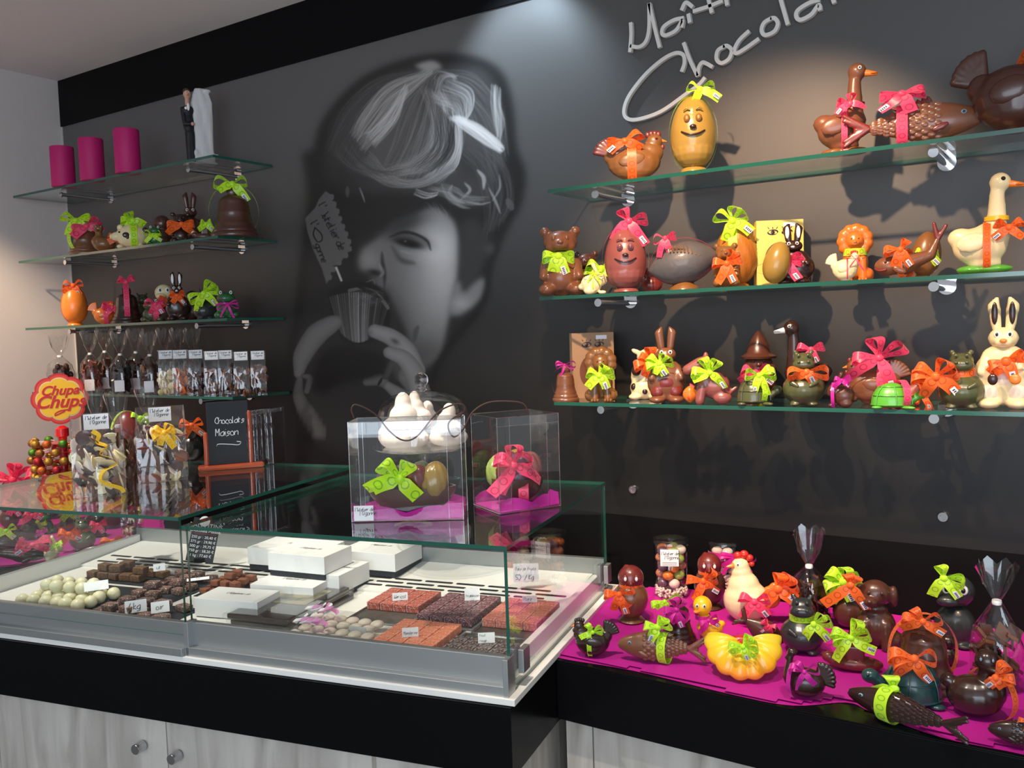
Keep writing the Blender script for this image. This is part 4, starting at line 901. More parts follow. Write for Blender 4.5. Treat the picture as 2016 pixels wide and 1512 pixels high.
def jarfig(F, cols, lab=True, top=1.):
    F.fin(MB().lathe([(.001, 0), (.28, 0), (.285, .02), (.285, .88), (.27, .90)], 36), 'jar', 'jar'); F.fin(MB().lathe([(.27, .885), (.31, .89), (.31, .96), (.29, .985), (.25, .97), (.001, .97)], 36), 'lid', 'jar')
    R = random.Random(5)
    if cols:
        for lv in range(5):
            for k in range(5):
                a = 2*math.pi*(k+.5*(lv % 2))/5; F.ell('sweet_egg', R.choice(cols), (.165*math.cos(a), .165*math.sin(a), .25+.135*lv, .095, .095, .078))
            F.ell('sweet_egg', R.choice(cols), (0, 0, .27+.135*lv, .07, .07, .066))
        pe = MB()
        for k in range(260): a = R.uniform(0, 6.28); r = .262*math.sqrt(R.uniform(.4, 1)); pe.ell((r*math.cos(a), r*math.sin(a), R.uniform(.02, .17)), (.022,)*3, None, 8, 0, 5)
        tag(F.fin(pe, 'sugar_pearls', 'marsh'), kind='stuff')
    if lab and len(cols) > 3:
        o = F.fin(MB().box(-.17, .13, -.292, -.288, .58, .86), 'label', 'paperwhite'); t = MB(); write(t, "l'Atelier de", -.15, .77, .03, -.294, w=.003); write(t, "l'Ogonne", -.10, .70, .035, -.294, w=.003)
        for q in range(3): t.box(-.14, .10, -.2935, -.293, .64-.022*q, .645-.022*q)
        F.fin(t, 'label_writing', 'ink', o)
def twistbag(F, filler, cols, neck=.62, lab=None):
    """cellophane bag gathered at the neck"""
    R = F.rnd; n = 28; V = []; prof = [(.001, .002), (.26, .004), (.27, .03), (.27, .34), (.22, .48), (.06, neck), (.035, neck+.015), (.06, neck+.04), (.15, neck+.16), (.21, .99)]
    for i, (r, z) in enumerate(prof):
        for j in range(n):
            a = 2*math.pi*j/n; k = 1+.10*math.sin(5*a+i)+.08*math.sin(9*a+2.3*i)*(1 if i > 2 else .3)
            sy = .62; V.append((r*k*math.cos(a), r*k*math.sin(a)*sy, z+(.03*math.sin(7*a) if i == len(prof)-1 else 0)))
    mb = MB().add(V, [(i*n+j, i*n+(j+1) % n, (i+1)*n+(j+1) % n, (i+1)*n+j) for i in range(len(prof)-1) for j in range(n)]); F.fin(mb, 'cellophane_bag', 'cello', angle=30)
    pile(F, filler, cols, .24, .14, .0, .46, 44)
    F.fin(MB().lathe([(.05, neck-.012), (.055, neck+.005), (.05, neck+.022)], 16, sy=.8), 'tie', 'white')
    if lab: F.fin(MB().box(-.18, .06, -.19, -.183, .04, .22), 'label', 'paperwhite')
def pile(F, filler, cols, rx, ry, z0, z1, n=None, ps=1.):
    R = F.rnd; n = n or 26
    for q, mat in enumerate(cols):
        mb = MB()
        for i in range(max(6, n//len(cols))):
            x, y, z = R.uniform(-rx, rx)*.86, R.uniform(-ry, ry)*.86, R.uniform(z0+.05, z1); M3 = rotm(R.uniform(0, 90), R.uniform(0, 90), R.uniform(0, 180))
            if filler == 'ball': mb.ell((x, y, z), (.062,)*3, None, 10, 0, 7)
            elif filler == 'shard': mb.box(-.075, .075, -.055, .055, -.014, .014, R=M3, c=(x, y, z))
            elif filler == 'disc': mb.ell((x, y, z), (.082*ps, .07*ps, .018), M3, 14, 0, 7)
            else: mb.box(-.05, .05, -.04, .04, -.03, .03, R=M3, c=(x, y, z))
        tag(F.fin(mb, 'chocolate_pieces', mat, angle=30), kind='stuff')
def gussetbag(F, filler, cols, lab='header', fillz=.66, w=.24, d=.12, n=40, ps=1.):
    """flat-topped clear block bag"""
    R = F.rnd; V = []; prof = [(w, d, .0), (w*1.02, d*1.05, .1), (w, d, .45), (w, d*.8, .7), (w*.98, d*.25, .92), (w*.97, .012, 1.)]
    for i, (a, b, z) in enumerate(prof):
        ring = [(-a, -b), (-a*.5, -b*1.06), (0, -b), (a*.5, -b*1.06), (a, -b), (a*(.93 if 0 < i < 5 else 1), 0), (a, b), (0, b*1.03), (-a, b), (-a*(.93 if 0 < i < 5 else 1), 0)]
        V += [(x+R.uniform(-.006, .006), y+R.uniform(-.006, .006), z) for x, y in ring]
    k = 10; mb = MB().add(V, [(i*k+j, i*k+(j+1) % k, (i+1)*k+(j+1) % k, (i+1)*k+j) for i in range(5) for j in range(k)]+[tuple(range(k))[::-1]]); F.fin(mb, 'clear_bag', 'cello', angle=25)
    pile(F, filler, cols, w, d, 0, fillz, n, ps)
    if lab == 'header':
        o = F.fin(MB().box(-.14, .14, -.05, -.044, .80, .99), 'label', 'paperwhite', angle=20); t = MB()
        for i, s_ in enumerate(("l'Atelier de", "l'Ogonne")): write(t, s_, -.12+.05*i, .925-.055*i, .026, -.052, w=.0028)
        F.fin(t, 'label_writing', 'ink', o)
    elif lab: F.fin(MB().box(-.12, .10, -d-.012, -d-.006, .05, .24), 'label', 'paperwhite')
BUILD = dict(egg=egg, bear=bear, bunny=bunny, tallrabbit=tallrabbit, lion=lion, hen=hen, goose=goose, bell=bell, whale=whale, fish=fish, cow=cow, scottie=scottie, gnome=gnome, turtle=turtle, hippo=hippo, frog=frog, owl=owl, duckling=duckling,
             shell=shellfig, tallhen=tallhen, puppy=puppy, boat=boat, swan=swan, duckfat=duckfat, rugby=rugby, penguin=penguin, ballhead=ballhead, choccard=choccard, jar=jarfig, twistbag=twistbag, gussetbag=gussetbag)
def face_cam(P): d = CAM-np.array(P); return math.atan2(d[0], -d[1])      # turn so that -y points at the camera
def on_shelf(key, px, y, off=0): # place by pixel column at distance y from the wall on a shelf
    P = atY(px, 0, -y); Q = atY(px, 1512, -y); z = ZSH[key] if isinstance(key, str) else key
    t = (z-P[2])/(Q[2]-P[2]); X = P+(Q-P)*t; return np.array([X[0], -y, z])
def fig(kind, name, label, cat, P, hpx, args=(), kw=None, yaw=0, flip=False, sx=1., group=None, rib=None, lean=0):
    h = hpx*depth(P)/FPX; F = Fig(name, label, cat, tuple(P), h, face_cam(P)+rad(yaw), flip, group, sx, lean)
    BUILD[kind](F, *args, **(kw or {}))
    for r in (rib or []): F.ribbon(**r)
    return F
# ------------------------------------------------------------------ left shelves
def rb(mat, x, y, z, size=.3, **k): d = dict(mat=mat, bow=(x, y, z), size=size); d.update(k); return d
for px, top, w, y, nm in ((126, 291, 44, .27, 'shortest, nearest the left wall corner'), (183, 275, 46, .27, 'middle one'), (253, 257, 48, .27, 'tallest, right-hand one')):
    P = on_shelf('A', px, y); bz = proj(P)[1]; h = (bz-top)*depth(P)/FPX; r = w/2*depth(P)/FPX
    o = MB().lathe([(.001, 0), (r*.96, 0), (r, .003), (r, h-.004), (r*.97, h), (r*.6, h-.001), (.001, h-.003)], 40, sx=1, sy=1).build('pillar_candle', 'candle')
    o.location = P; tag(o, 'magenta pillar candle on the top left glass shelf, '+nm, 'candle', 'pink pillar candles')
def topper():
    P = on_shelf('A', 394, .20); h = 150*depth(P)/FPX; F = Fig('wedding_cake_topper', 'wedding cake topper of a groom in black suit beside a white draped block', 'figurine', tuple(P), h, face_cam(P)+rad(12))
    F.fin(MB().box(-.19, .20, -.11, .12, 0, .015), 'base', 'cloth')
    F.blob('suit', 'suit', [((-.13, -.02, .03), (-.125, -.02, .40), .035, .05), ((-.09, -.02, .03), (-.10, -.02, .40), .035, .05), (-.12, -.02, .52, .075, .055, .14), (-.12, -.02, .68, .085, .055, .07), ((-.19, -.02, .70), (-.18, -.06, .50), .03, .025), ((-.18, -.06, .50), (-.10, -.09, .50), .025, .02)], vox=.010, sm=3)
    F.blob('head', 'skin', [(-.125, -.03, .89, .046, .05, .062), ((-.125, -.02, .76), (-.125, -.02, .84), .028, .028), (-.128, -.085, .885, .012, .015, .015), (-.165, -.03, .885, .01, .015, .018)], vox=.007, sm=2)
    F.ell('hair', 'hair', (-.125, -.015, .925, .05, .052, .045)); F.eyes(-.078, .905, .018, .007, x0=-.127)
    F.fin(MB().tube([(-.142, -.078, .866), (-.112, -.078, .866)], .003, 6), 'mouth', 'redbrown'); F.blob('hand', 'skin', [(-.09, -.105, .50, .022, .018, .026)], vox=.007, sm=2)
    F.ell('shirt', 'white', (-.125, -.072, .72, .018, .01, .05)); F.ell('boutonniere', 'white', (-.155, -.078, .70, .02, .012, .02))
    for k in (-1, 1): F.ell('shoe', 'suit', (-.11+k*.022, -.06, .028, .022, .05, .018))
    mb = MB(); V = []; n = 26; zs = [.015, .05, .2, .35, .6, .8, .9, .96, .985]; R = F.rnd
    for i, z in enumerate(zs):
        for j in range(n):
            a = 2*math.pi*j/n; q = (abs(math.cos(a))**6+abs(math.sin(a))**6)**(-1/6); k = (1.12 if z < .1 else 1)*(1 if z < .85 else (1-(z-.85)*3.2))
            V.append((.06+.125*q*k*math.cos(a)+.010*math.sin(5*a+7*z), .02+.085*q*k*math.sin(a)+.008*math.sin(6*a+9*z), z))
    mb.add(V, [(i*n+j, i*n+(j+1) % n, (i+1)*n+(j+1) % n, (i+1)*n+j) for i in range(len(zs)-1) for j in range(n)]+[tuple(range(n))[::-1], tuple(range((len(zs)-1)*n, len(zs)*n))])
    mb.ell((.13, -.01, .955), (.06, .06, .025)).ell((.20, 0, .13), (.05, .05, .02)).ell((-.05, -.05, .14), (.03, .03, .05)); F.fin(mb, 'draped_block', 'cloth', vox=.012, sm=2)
topper()
def sf(shelf, y, kind, px, h, name, label, cat, **k):
    P = on_shelf(shelf, px, y); return fig(kind, name, label, cat, P, h, **k)
# second shelf
sf('B', .24, 'bell', 170, 62, 'chocolate_bell', 'small milk chocolate bell with pink and lime bows at the left end, second left shelf', 'bell', args=('milk',), sx=1.15, rib=[rb('pink', .05, -.42, .85, .55, wid=.2, ang=(30, 200)), dict(mat='lime', bow=(-.2, -.2, 1.05), size=.5, wid=.18, band=(0, 0, .5, .47, .52, 30))])
sf('B', .25, 'duckfat', 205, 56, 'chocolate_duck', 'milk chocolate duck between the small bell and the spotted pig', 'duck', args=('caramel',), sx=.95, rib=[rb('orange_r', .42, -.3, .45, .35, wid=.18)])
def pig(F):
    F.blob('body', 'cream', [(.06, 0, .42, .47, .36, .40), (-.38, 0, .40, .17, .15, .15), (-.3, -.2, .06, .1, .1, .07), (.3, -.2, .06, .1, .1, .07), (-.25, .2, .06, .1, .1, .07), (.3, .2, .06, .1, .1, .07)])
    F.blob('ear', 'cream', [(-.27, -.2, .68, .09, .05, .10, (0, 30, 0))]); F.blob('ear', 'cream', [(-.27, .2, .68, .09, .05, .10, (0, 30, 0))])
    for p in ((-.12, -.335, .42, .10, .04, .09), (-.08, -.33, .35, .05, .04, .06), (.42, -.20, .60, .08, .06, .09), (.5, -.1, .35, .04, .08, .07)): F.ell('spot', 'dark', p)
    F.eye1(-.30, -.235, .52, .03, 'eyeblack'); F.ell('snout', 'cream', (-.53, 0, .40, .05, .10, .09))
BUILD['pig'] = pig
sf('B', .24, 'pig', 258, 60, 'chocolate_pig', 'cream white chocolate pig with dark spots and lime ribbon, left shelf', 'pig', sx=1.08, rib=[dict(mat='lime', bow=(.1, -.1, .92), size=.45, wid=.2, band=(.1, 0, .42, .37, .43, 90), ang=(120, 170), sticker=False)])
sf('B', .24, 'frog', 306, 40, 'chocolate_frog', 'dark green frog with lime bow beside the spotted pig', 'frog', args=('frog',), rib=[rb('lime', -.1, -.36, .48, .5, wid=.16, ring=(0, -.03, .52, .3, .27))])
sf('B', .14, 'ballhead', 322, 66, 'chocolate_figure', 'small round-headed milk chocolate figure behind the dark green frog', 'figure', args=('mid',))
sf('B', .20, 'bear', 358, 64, 'chocolate_bear', 'dark chocolate bear wearing an orange bow, second left shelf', 'bear', args=('dark',), sx=1.1, rib=[rb('orange_r', .02, -.30, .58, .5, wid=.17, ang=(15, 175), ring=(0, 0, .58, .2, .2))])
sf('B', .10, 'tallrabbit', 378, 108, 'chocolate_rabbit', 'tall milk chocolate rabbit behind the dark bear with orange bow', 'rabbit', args=('mid',))
sf('B', .22, 'boat', 404, 34, 'chocolate_boat', 'small milk chocolate figure with lime bow left of the big bell', 'figure', args=('mid',), sx=.8, rib=[rb('lime', .1, -.35, .9, .6, wid=.3)])
sf('B', .20, 'bell', 463, 102, 'chocolate_bell', 'big ribbed milk chocolate bell with lime ribbon at the right of the left shelves', 'bell', args=('mid',), rib=[dict(mat='lime', bow=(0, -.1, 1.0), size=.42, wid=.14, band=(0, 0, .49, .46, .53, 0), ang=(15, 165), tilt=30, tl=1.0)])
# third shelf
sf('C', .24, 'egg', 149, 80, 'chocolate_egg', 'glossy orange egg with orange ribbon at the left end of the third left shelf', 'egg', args=('orange',), rib=[dict(mat='orange_r', bow=(0, -.15, .98), size=.32, wid=.13, band=(0, 0, .50, .31, .50, 0), tilt=35)])
sf('C', .25, 'hen', 207, 52, 'chocolate_hen', 'small orange and pink ribboned hen between orange egg and dark bell', 'hen', args=('lionorange', 'red', 'yellow'), flip=True, sx=.95, rib=[rb('pink', -.30, -.2, .62, .5, wid=.17, band=(-.05, 0, .34, .27, .36, 90))])
sf('C', .23, 'bell', 252, 72, 'chocolate_bell', 'dark chocolate bell with pink ribbon down its front, third left shelf', 'bell', args=('dark',), sx=.95, rib=[dict(mat='pink', bow=(.02, -.1, 1.12), size=.30, wid=.15, band=(0, 0, .54, .48, .56, 90), ang=(30, 150), tails=0)])
sf('C', .25, 'frog', 300, 46, 'chocolate_frog', 'olive green frog with a pink ribbon, third left shelf', 'frog', args=('olive',), sx=1.1, rib=[rb('pink', .15, -.38, .75, .5, wid=.2, band=(.15, 0, .4, .36, .42, 90))])
sf('C', .08, 'hippo', 282, 62, 'chocolate_hippo', 'olive figure half hidden behind the frog with pink ribbon', 'figure', args=('olive',))
sf('C', .13, 'penguin', 326, 76, 'chocolate_penguin', 'cream-headed penguin with big eyes and orange scarf, third left shelf', 'penguin', args=('mid', 'cream'), rib=[rb('orange_r', .1, -.28, .52, .35, wid=.14, ring=(0, 0, .54, .26, .24))])
sf('C', .23, 'tallrabbit', 351, 98, 'chocolate_rabbit', 'dark chocolate rabbit with white inner ears, third left shelf', 'rabbit', args=('dark', 'white'), kw=dict(chubby=1.35), rib=[rb('orange_r', .0, -.15, .50, .2, wid=.09, ring=(0, 0, .5, .15, .14))])
sf('C', .14, 'ballhead', 381, 60, 'chocolate_figure', 'dark round figure between the rabbit with white ears and the grey hippo', 'figure', args=('dark',))
sf('C', .22, 'hippo', 404, 62, 'chocolate_hippo', 'slate grey chocolate hippo under a large lime bow, third left shelf', 'hippo', args=('slate',), rib=[rb('lime', 0, -.30, .82, .6, wid=.2, ang=(20, 200), loops=[20, 60, 200])])
sf('C', .25, 'frog', 447, 56, 'chocolate_frog', 'dark green frog with magenta raffia bow at the right end, third left shelf', 'frog', args=('frog',), flip=True, rib=[rb('magenta', -.05, -.36, .48, .5, wid=.2, thin=True, loops=[160, 190, 20, -10], tails=3, ring=(0, -.03, .52, .3, .27))])
# lowest shelf : tied and flat bags
sf('D', .25, 'twistbag', 122, 112, 'truffle_bag', 'tied bag of dark truffles alone at the left end of the lowest shelf', 'bag', kw=dict(filler='ball', cols=['dark', 'dark', 'mid'], lab=1), sx=.8, group='cellophane bags on the lowest left shelf')
for px, y, h, cols, lb in ((182, .25, 122, ['rose', 'milk'], 'first tied bag of rosy milk chocolate shards on the lowest left shelf'), (211, .14, 122, ['mid', 'milk'], 'tied bag of chocolate half hidden behind the first two tied bags'), (241, .25, 122, ['dark', 'black'], 'tied bag of very dark chocolate shards on the lowest left shelf'),
                          (272, .14, 122, ['mid', 'dark'], 'tied bag behind, between the darkest bag and the brown shard bag'), (299, .25, 122, ['mid', 'milk'], 'tied bag of brown shards just left of the white chocolate bag'),
                          (330, .075, 122, ['dark'], 'tied bag standing behind the white chocolate bag'), (357, .075, 122, ['dark'], 'tied bag standing behind the orange slices bag'), (384, .07, 122, ['dark'], 'rightmost tied bag standing behind the flat bags')):
    sf('D', y, 'twistbag', px, h, 'chocolate_bag', lb, 'bag', kw=dict(filler='shard', cols=cols, lab=1), sx=.60, group='cellophane bags on the lowest left shelf')
for px, y, cols, fz, lb in ((330, .26, ['cream', 'cream'], .52, 'flat-topped bag of white chocolate pieces'), (358, .235, ['lionorange', 'peach'], .55, 'flat-topped bag of orange slices'), (389, .215, ['dark', 'mid'], .5, 'flat-topped bag of dark pieces beside the orange slices'),
                           (420, .25, ['mid', 'milk'], .55, 'flat-topped bag of brown pieces, fourth flat bag from the left'), (447, .205, ['mid', 'milk'], .55, 'flat-topped bag of brown pieces, fifth flat bag from the left'), (478, .245, ['mid', 'milk'], .6, 'flat-topped bag of brown pieces, next to last on the right'), (511, .20, ['milk', 'mid'], .66, 'flat-topped bag of milk chocolate discs at the right end')):
    F = sf('D', y, 'gussetbag', px, 88, 'chocolate_bag', lb+' of the lowest left shelf' if 'end' in lb else lb+', lowest left shelf', 'bag', kw=dict(filler='disc', cols=cols, fillz=fz, w=.165, d=.12, lab='header'), group='cellophane bags on the lowest left shelf')
# ------------------------------------------------------------------ right shelves
R1, R2, R3 = 'R1', 'R2', 'R3'
sf(R1, .20, 'hen', 1252, 108, 'chocolate_hen', 'milk chocolate hen with dark red tail and orange ribbon, top right shelf', 'hen', args=('caramel', 'redbrown', 'beakorange'), kw=dict(tail='redbrown', eye='redbrown'), flip=True, sx=1.28, rib=[rb('orange_r', .14, -.22, .70, .34, wid=.13, ring=None, band=(.05, 0, .36, .27, .38, 90), ang=(0, 150))])
sf(R1, .21, 'egg', 1366, 150, 'chocolate_egg', 'golden smiling-faced egg with lime ribbon on the top right shelf', 'egg', args=('gold',), kw=dict(face=dict(w='caramel', p='gold', n='dark', lumpy=1)), sx=.98, rib=[dict(mat='lime', bow=(.1, -.1, 1.05), size=.26, wid=.09, band=(0, 0, .50, .32, .51, 0), tilt=35, tl=1.2)])
sf(R1, .18, 'goose', 1663, 184, 'chocolate_goose', 'milk chocolate goose with orange beak and pink ribbon on the top right shelf', 'goose', args=('milk',), kw=dict(base='caramel', band='redbrown', eye='milk'), flip=True, sx=1.0, rib=[rb('pink', -.06, -.20, .50, .17, wid=.06, band=(.0, 0, .26, .2, .26, 90), ang=(15, 100))])
sf(R1, .21, 'fish', 1800, 94, 'chocolate_fish', 'large scaly milk chocolate fish with pink bow on the top right shelf', 'fish', args=('milk', 'redbrown'), flip=True, sx=1.28, rib=[dict(mat='pink', bow=(.18, -.3, 1.02), size=.5, wid=.17, band=(.18, 0, .42, .28, .43, 90), ang=(0, 180))])
sf(R1, .19, 'hen', 2000, 205, 'chocolate_hen', 'very large brown chocolate hen with orange ribbon, cut by the right picture edge', 'hen', args=('mid', 'redbrown'), kw=dict(fat=1.2), flip=True, sx=.95, rib=[dict(mat='orange_r', bow=(-.32, -.22, .78), size=.24, wid=.09, band=(-.15, 0, .42, .30, .40, 60), ang=(60, 110))])
# middle
sf(R2, .22, 'bear', 1106, 140, 'chocolate_bear', 'sitting milk chocolate bear with lime bow at the left end of the middle right shelf', 'bear', args=('milk',), sx=1.05, rib=[rb('lime', -.03, -.24, .54, .30, wid=.12, ang=(5, 170), ring=(0, 0, .55, .18, .17), tl=.9)])
sf(R2, .10, 'bear', 1155, 92, 'chocolate_bear', 'small dark chocolate bear behind the cream bunny', 'bear', args=('mid',), rib=[rb('lime', .32, -.3, .55, .4, wid=.2)])
sf(R2, .235, 'bunny', 1168, 62, 'chocolate_bunny', 'small cream white chocolate bunny with lime raffia bow', 'rabbit', args=('cream',), flip=True, sx=.95, rib=[rb('lime', 0, -.25, .65, .4, wid=.16, thin=True, loops=[170, 200, 10], band=(0, 0, .36, .28, .34, 90))])
sf(R2, .22, 'egg', 1233, 130, 'chocolate_egg', 'rosy brown faced egg wrapped in pink ribbon on the middle right shelf', 'egg', args=('rose',), kw=dict(face=dict(w='violet', p='redbrown', n='dark', lumpy=1)), sx=1.05, rib=[dict(mat='pink', bow=(.06, -.1, 1.06), size=.33, wid=.12, band=(0, 0, .50, .335, .51, 0), ang=(10, 120), tilt=35, tl=1.3)])
sf(R2, .205, 'rugby', 1347, 100, 'chocolate_rugby_ball', 'grey chocolate rugby ball with brown laces and pink ribbon', 'rugby ball', args=('greyball',), sx=.82, rib=[dict(mat='pink', bow=(-.42, -.25, 1.0), size=.36, wid=.12, band=(0, 0, .50, .80, .52, 0), ang=(20, 170), tilt=40)])
sf(R2, .10, 'ballhead', 1283, 52, 'chocolate_figure', 'small dark chocolate figure behind the rosy egg and rugby ball', 'figure', args=('redbrown',), sx=1.4)
sf(R2, .13, 'egg', 1451, 128, 'chocolate_egg', 'amber swirled egg with lime bow behind the small bear with orange ribbon', 'egg', args=('swirl',), kw=dict(ridge=.035), sx=1.05, rib=[dict(mat='lime', bow=(-.05, -.25, 1.0), size=.34, wid=.13, tl=1.1, loops=[30, 80, 150], tilt=40), dict(mat='lime', band=(-.05, 0, .5, .3, .5, 90), wid=.13)])
sf(R2, .215, 'bear', 1430, 90, 'chocolate_bear', 'small milk chocolate bear with orange ribbon in front of the amber egg', 'bear', args=('caramel',), sx=.95, rib=[rb('orange_r', .02, -.3, .50, .42, wid=.17, loops=[20, 60, 170], tl=1.1)])
sf(R2, .07, 'choccard', 1533, 128, 'chocolate_carton', 'yellow carton with printed face and oval window behind the gold egg', 'carton', args=('card_yellow',), sx=1.05, yaw=10)
sf(R2, .215, 'egg', 1519, 86, 'chocolate_egg', 'olive gold egg with small dots held by the dark rabbit', 'egg', args=('gold',), kw=dict(base=False), sx=1.0, lean=14)
sf(R2, .15, 'tallrabbit', 1562, 122, 'chocolate_rabbit', 'dark chocolate rabbit with white inner ears and pink ribbon beside the gold egg', 'rabbit', args=('dark', 'white'), kw=dict(chubby=1.6), sx=1.25, rib=[rb('pink', -.08, -.28, .36, .27, wid=.10, loops=[0, 170, 30], tl=1.3, band=(-.12, 0, .28, .36, .12, 0))])
sf(R2, .11, 'lion', 1684, 112, 'chocolate_lion', 'orange chocolate lion with lime ribbon behind the small cream hen', 'lion', args=('lionorange', 'lionorange'), rib=[dict(mat='lime', ring=(0, 0, .52, .2, .19), wid=.13)])
sf(R2, .225, 'hen', 1665, 66, 'chocolate_hen', 'small cream white chocolate hen with yellow beak in front of the orange lion', 'hen', args=('cream', 'red', 'beakorange'), flip=True, sx=.95, rib=[rb('pink', -.30, -.2, .62, .4, wid=.12, thin=True, band=(-.05, 0, .34, .27, .34, 90))])
sf(R2, .20, 'whale', 1785, 106, 'chocolate_whale', 'brown chocolate whale with raised tail and orange ribbon', 'whale', args=('milk', 'redbrown'), sx=1.0, rib=[rb('orange_r', -.10, -.2, .52, .35, wid=.13, loops=[60, 180], band=(-.02, 0, .27, .22, .28, 60))])
sf(R2, .12, 'egg', 1816, 92, 'chocolate_egg', 'brown half egg with a lime ribbon behind the whale', 'egg', args=('caramel',), rib=[dict(mat='lime', bow=(0, -.25, .5), size=.3, wid=.15)], lean=8)
sf(R2, .20, 'goose', 1938, 202, 'chocolate_goose', 'large cream white chocolate goose with yellow collar on a green base', 'goose', args=('cream',), kw=dict(base='green', band='yellow'), flip=True, sx=1.02, rib=[rb('orange_r', -.20, -.14, .42, .16, wid=.065, loops=[30, 150], band=(-.02, 0, .25, .2, .25, 90))])
# lower
sf(R3, .215, 'bell', 1114, 70, 'chocolate_bell', 'small milk chocolate bell with thin magenta bow, left end of lower right shelf', 'bell', args=('milk',), sx=.85, rib=[dict(mat='magenta', bow=(0, -.2, 1.02), size=.42, wid=.2, thin=True, loops=[165, 185, 5, -20], tails=1, tl=1.0), dict(mat='magenta', bow=None, wid=.07, band=(0, 0, .5, .44, .5, 0))])
sf(R3, .075, 'choccard', 1167, 126, 'chocolate_carton', 'kraft brown carton with printed face behind the milk chocolate lion', 'carton', args=('card_kraft',), sx=.98, yaw=8)
sf(R3, .215, 'lion', 1184, 106, 'chocolate_lion', 'milk chocolate lion with lime bow in front of the kraft carton', 'lion', args=('caramel',), rib=[rb('lime', -.03, -.28, .50, .36, wid=.14, loops=[10, 160, 60], tl=.9)])
sf(R3, .12, 'cow', 1270, 104, 'chocolate_cow', 'cream white chocolate cow with dark patches and orange ribbon', 'cow', args=('cream',), rib=[rb('orange_r', .12, -.33, .72, .38, wid=.15, loops=[90, 150, 190], band=(.2, 0, .42, .25, .42, 90))])
sf(R3, .215, 'tallrabbit', 1313, 152, 'chocolate_rabbit', 'milk chocolate rabbit in red trousers with lime bow', 'rabbit', args=('milk',), kw=dict(pants='redbrown', chubby=1.35), sx=1.1, rib=[rb('lime', -.08, -.17, .52, .22, wid=.085, loops=[140, 190, 60, 10], tl=.9)])
sf(R3, .215, 'scottie', 1398, 104, 'chocolate_dog', 'brown chocolate terrier with lime bow on the lower right shelf', 'dog', args=('rose',), sx=1.05, rib=[rb('lime', 0, -.22, .60, .42, wid=.13, loops=[60, 110, 170], tl=1.1)])
sf(R3, .225, 'fish', 1363, 42, 'chocolate_fish', 'tiny orange and red fish leaning beside the brown terrier', 'fish', args=('lionorange', 'red'), kw=dict(scales=False), sx=.42)
sf(R3, .09, 'gnome', 1495, 138, 'chocolate_gnome', 'milk chocolate gnome in a pointed hat with pink ribbon', 'gnome', args=('mid',), rib=[rb('pink', -.05, -.25, .40, .3, wid=.12, loops=[20, 160], ring=(0, 0, .41, .19, .17))])
sf(R3, .22, 'turtle', 1492, 70, 'chocolate_turtle', 'marbled brown turtle with lime ribbon in front of the gnome', 'turtle', args=('olive',), flip=True, sx=.85, rib=[rb('lime', -.05, -.35, .85, .65, wid=.2, loops=[10, 170, 150], band=(-.05, 0, .42, .45, .46, 65))])
sf(R3, .12, 'goose', 1583, 168, 'chocolate_goose', 'dark chocolate goose with white beak behind the olive hippo', 'goose', args=('dark', 'white'), sx=1.0, rib=[rb('pink', .08, -.2, .62, .2, wid=.07, loops=[160, 20])])
sf(R3, .21, 'hippo', 1583, 112, 'chocolate_hippo', 'dark olive chocolate hippo with orange bow, left one on the lower right shelf', 'hippo', args=('olive',), sx=.98, rib=[rb('orange_r', .05, -.28, .60, .45, wid=.14, ang=(5, 175), tl=.6)])
sf(R3, .235, 'bunny', 1658, 70, 'chocolate_bunny', 'small dark chocolate bunny with magenta ribbon in front of the brown hen', 'rabbit', args=('mid',), flip=False, sx=.85, rib=[rb('magenta', .0, -.28, .78, .35, wid=.11, loops=[165, 20, -10], band=(-.25, 0, .34, .28, .36, 80), sticker=True)])
sf(R3, .13, 'hen', 1716, 104, 'chocolate_hen', 'brown chocolate hen under a huge pink bow on the lower right shelf', 'hen', args=('milk', 'redbrown'), kw=dict(eye='milk'), flip=False, sx=1.15, rib=[rb('pink', .12, -.3, .88, .62, wid=.16, loops=[35, 100, 175], tails=2, tl=1.1, band=(.2, 0, .4, .28, .42, 80))])
sf(R3, .235, 'turtle', 1765, 64, 'chocolate_turtle', 'bright green turtle with pink ribbon on the lower right shelf', 'turtle', args=('green',), flip=True, sx=1.1, rib=[dict(mat='pink', band=(-.12, 0, .42, .48, .46, 70), wid=.2)])
sf(R3, .13, 'fish', 1815, 66, 'chocolate_fish', 'brown fish with raised tail between pink bow and orange bow', 'fish', args=('rose',), kw=dict(scales=False), sx=.6, lean=-55, rib=[rb('orange_r', .5, -.4, .2, .8, wid=.2, tails=1)])
sf(R3, .20, 'hippo', 1893, 118, 'chocolate_hippo', 'light olive chocolate hippo with large orange bow, right one on the lower right shelf', 'hippo', args=('olive',), sx=1.0, rib=[rb('orange_r', -.38, -.30, .55, .5, wid=.18, loops=[20, 60, 175, 150], tl=1.0, ring=(0, 0, .60, .2, .19))])
sf(R3, .17, 'tallrabbit', 1975, 222, 'chocolate_rabbit', 'tall cream rabbit with orange nose and orange ribbon, lower right shelf', 'rabbit', args=('cream', 'dark'), kw=dict(pants='marsh', chubby=1.5), sx=1.0, rib=[rb('orange_r', .02, -.18, .42, .2, wid=.09, ang=(20, 200), band=(0, 0, .40, .2, .06, 0))])
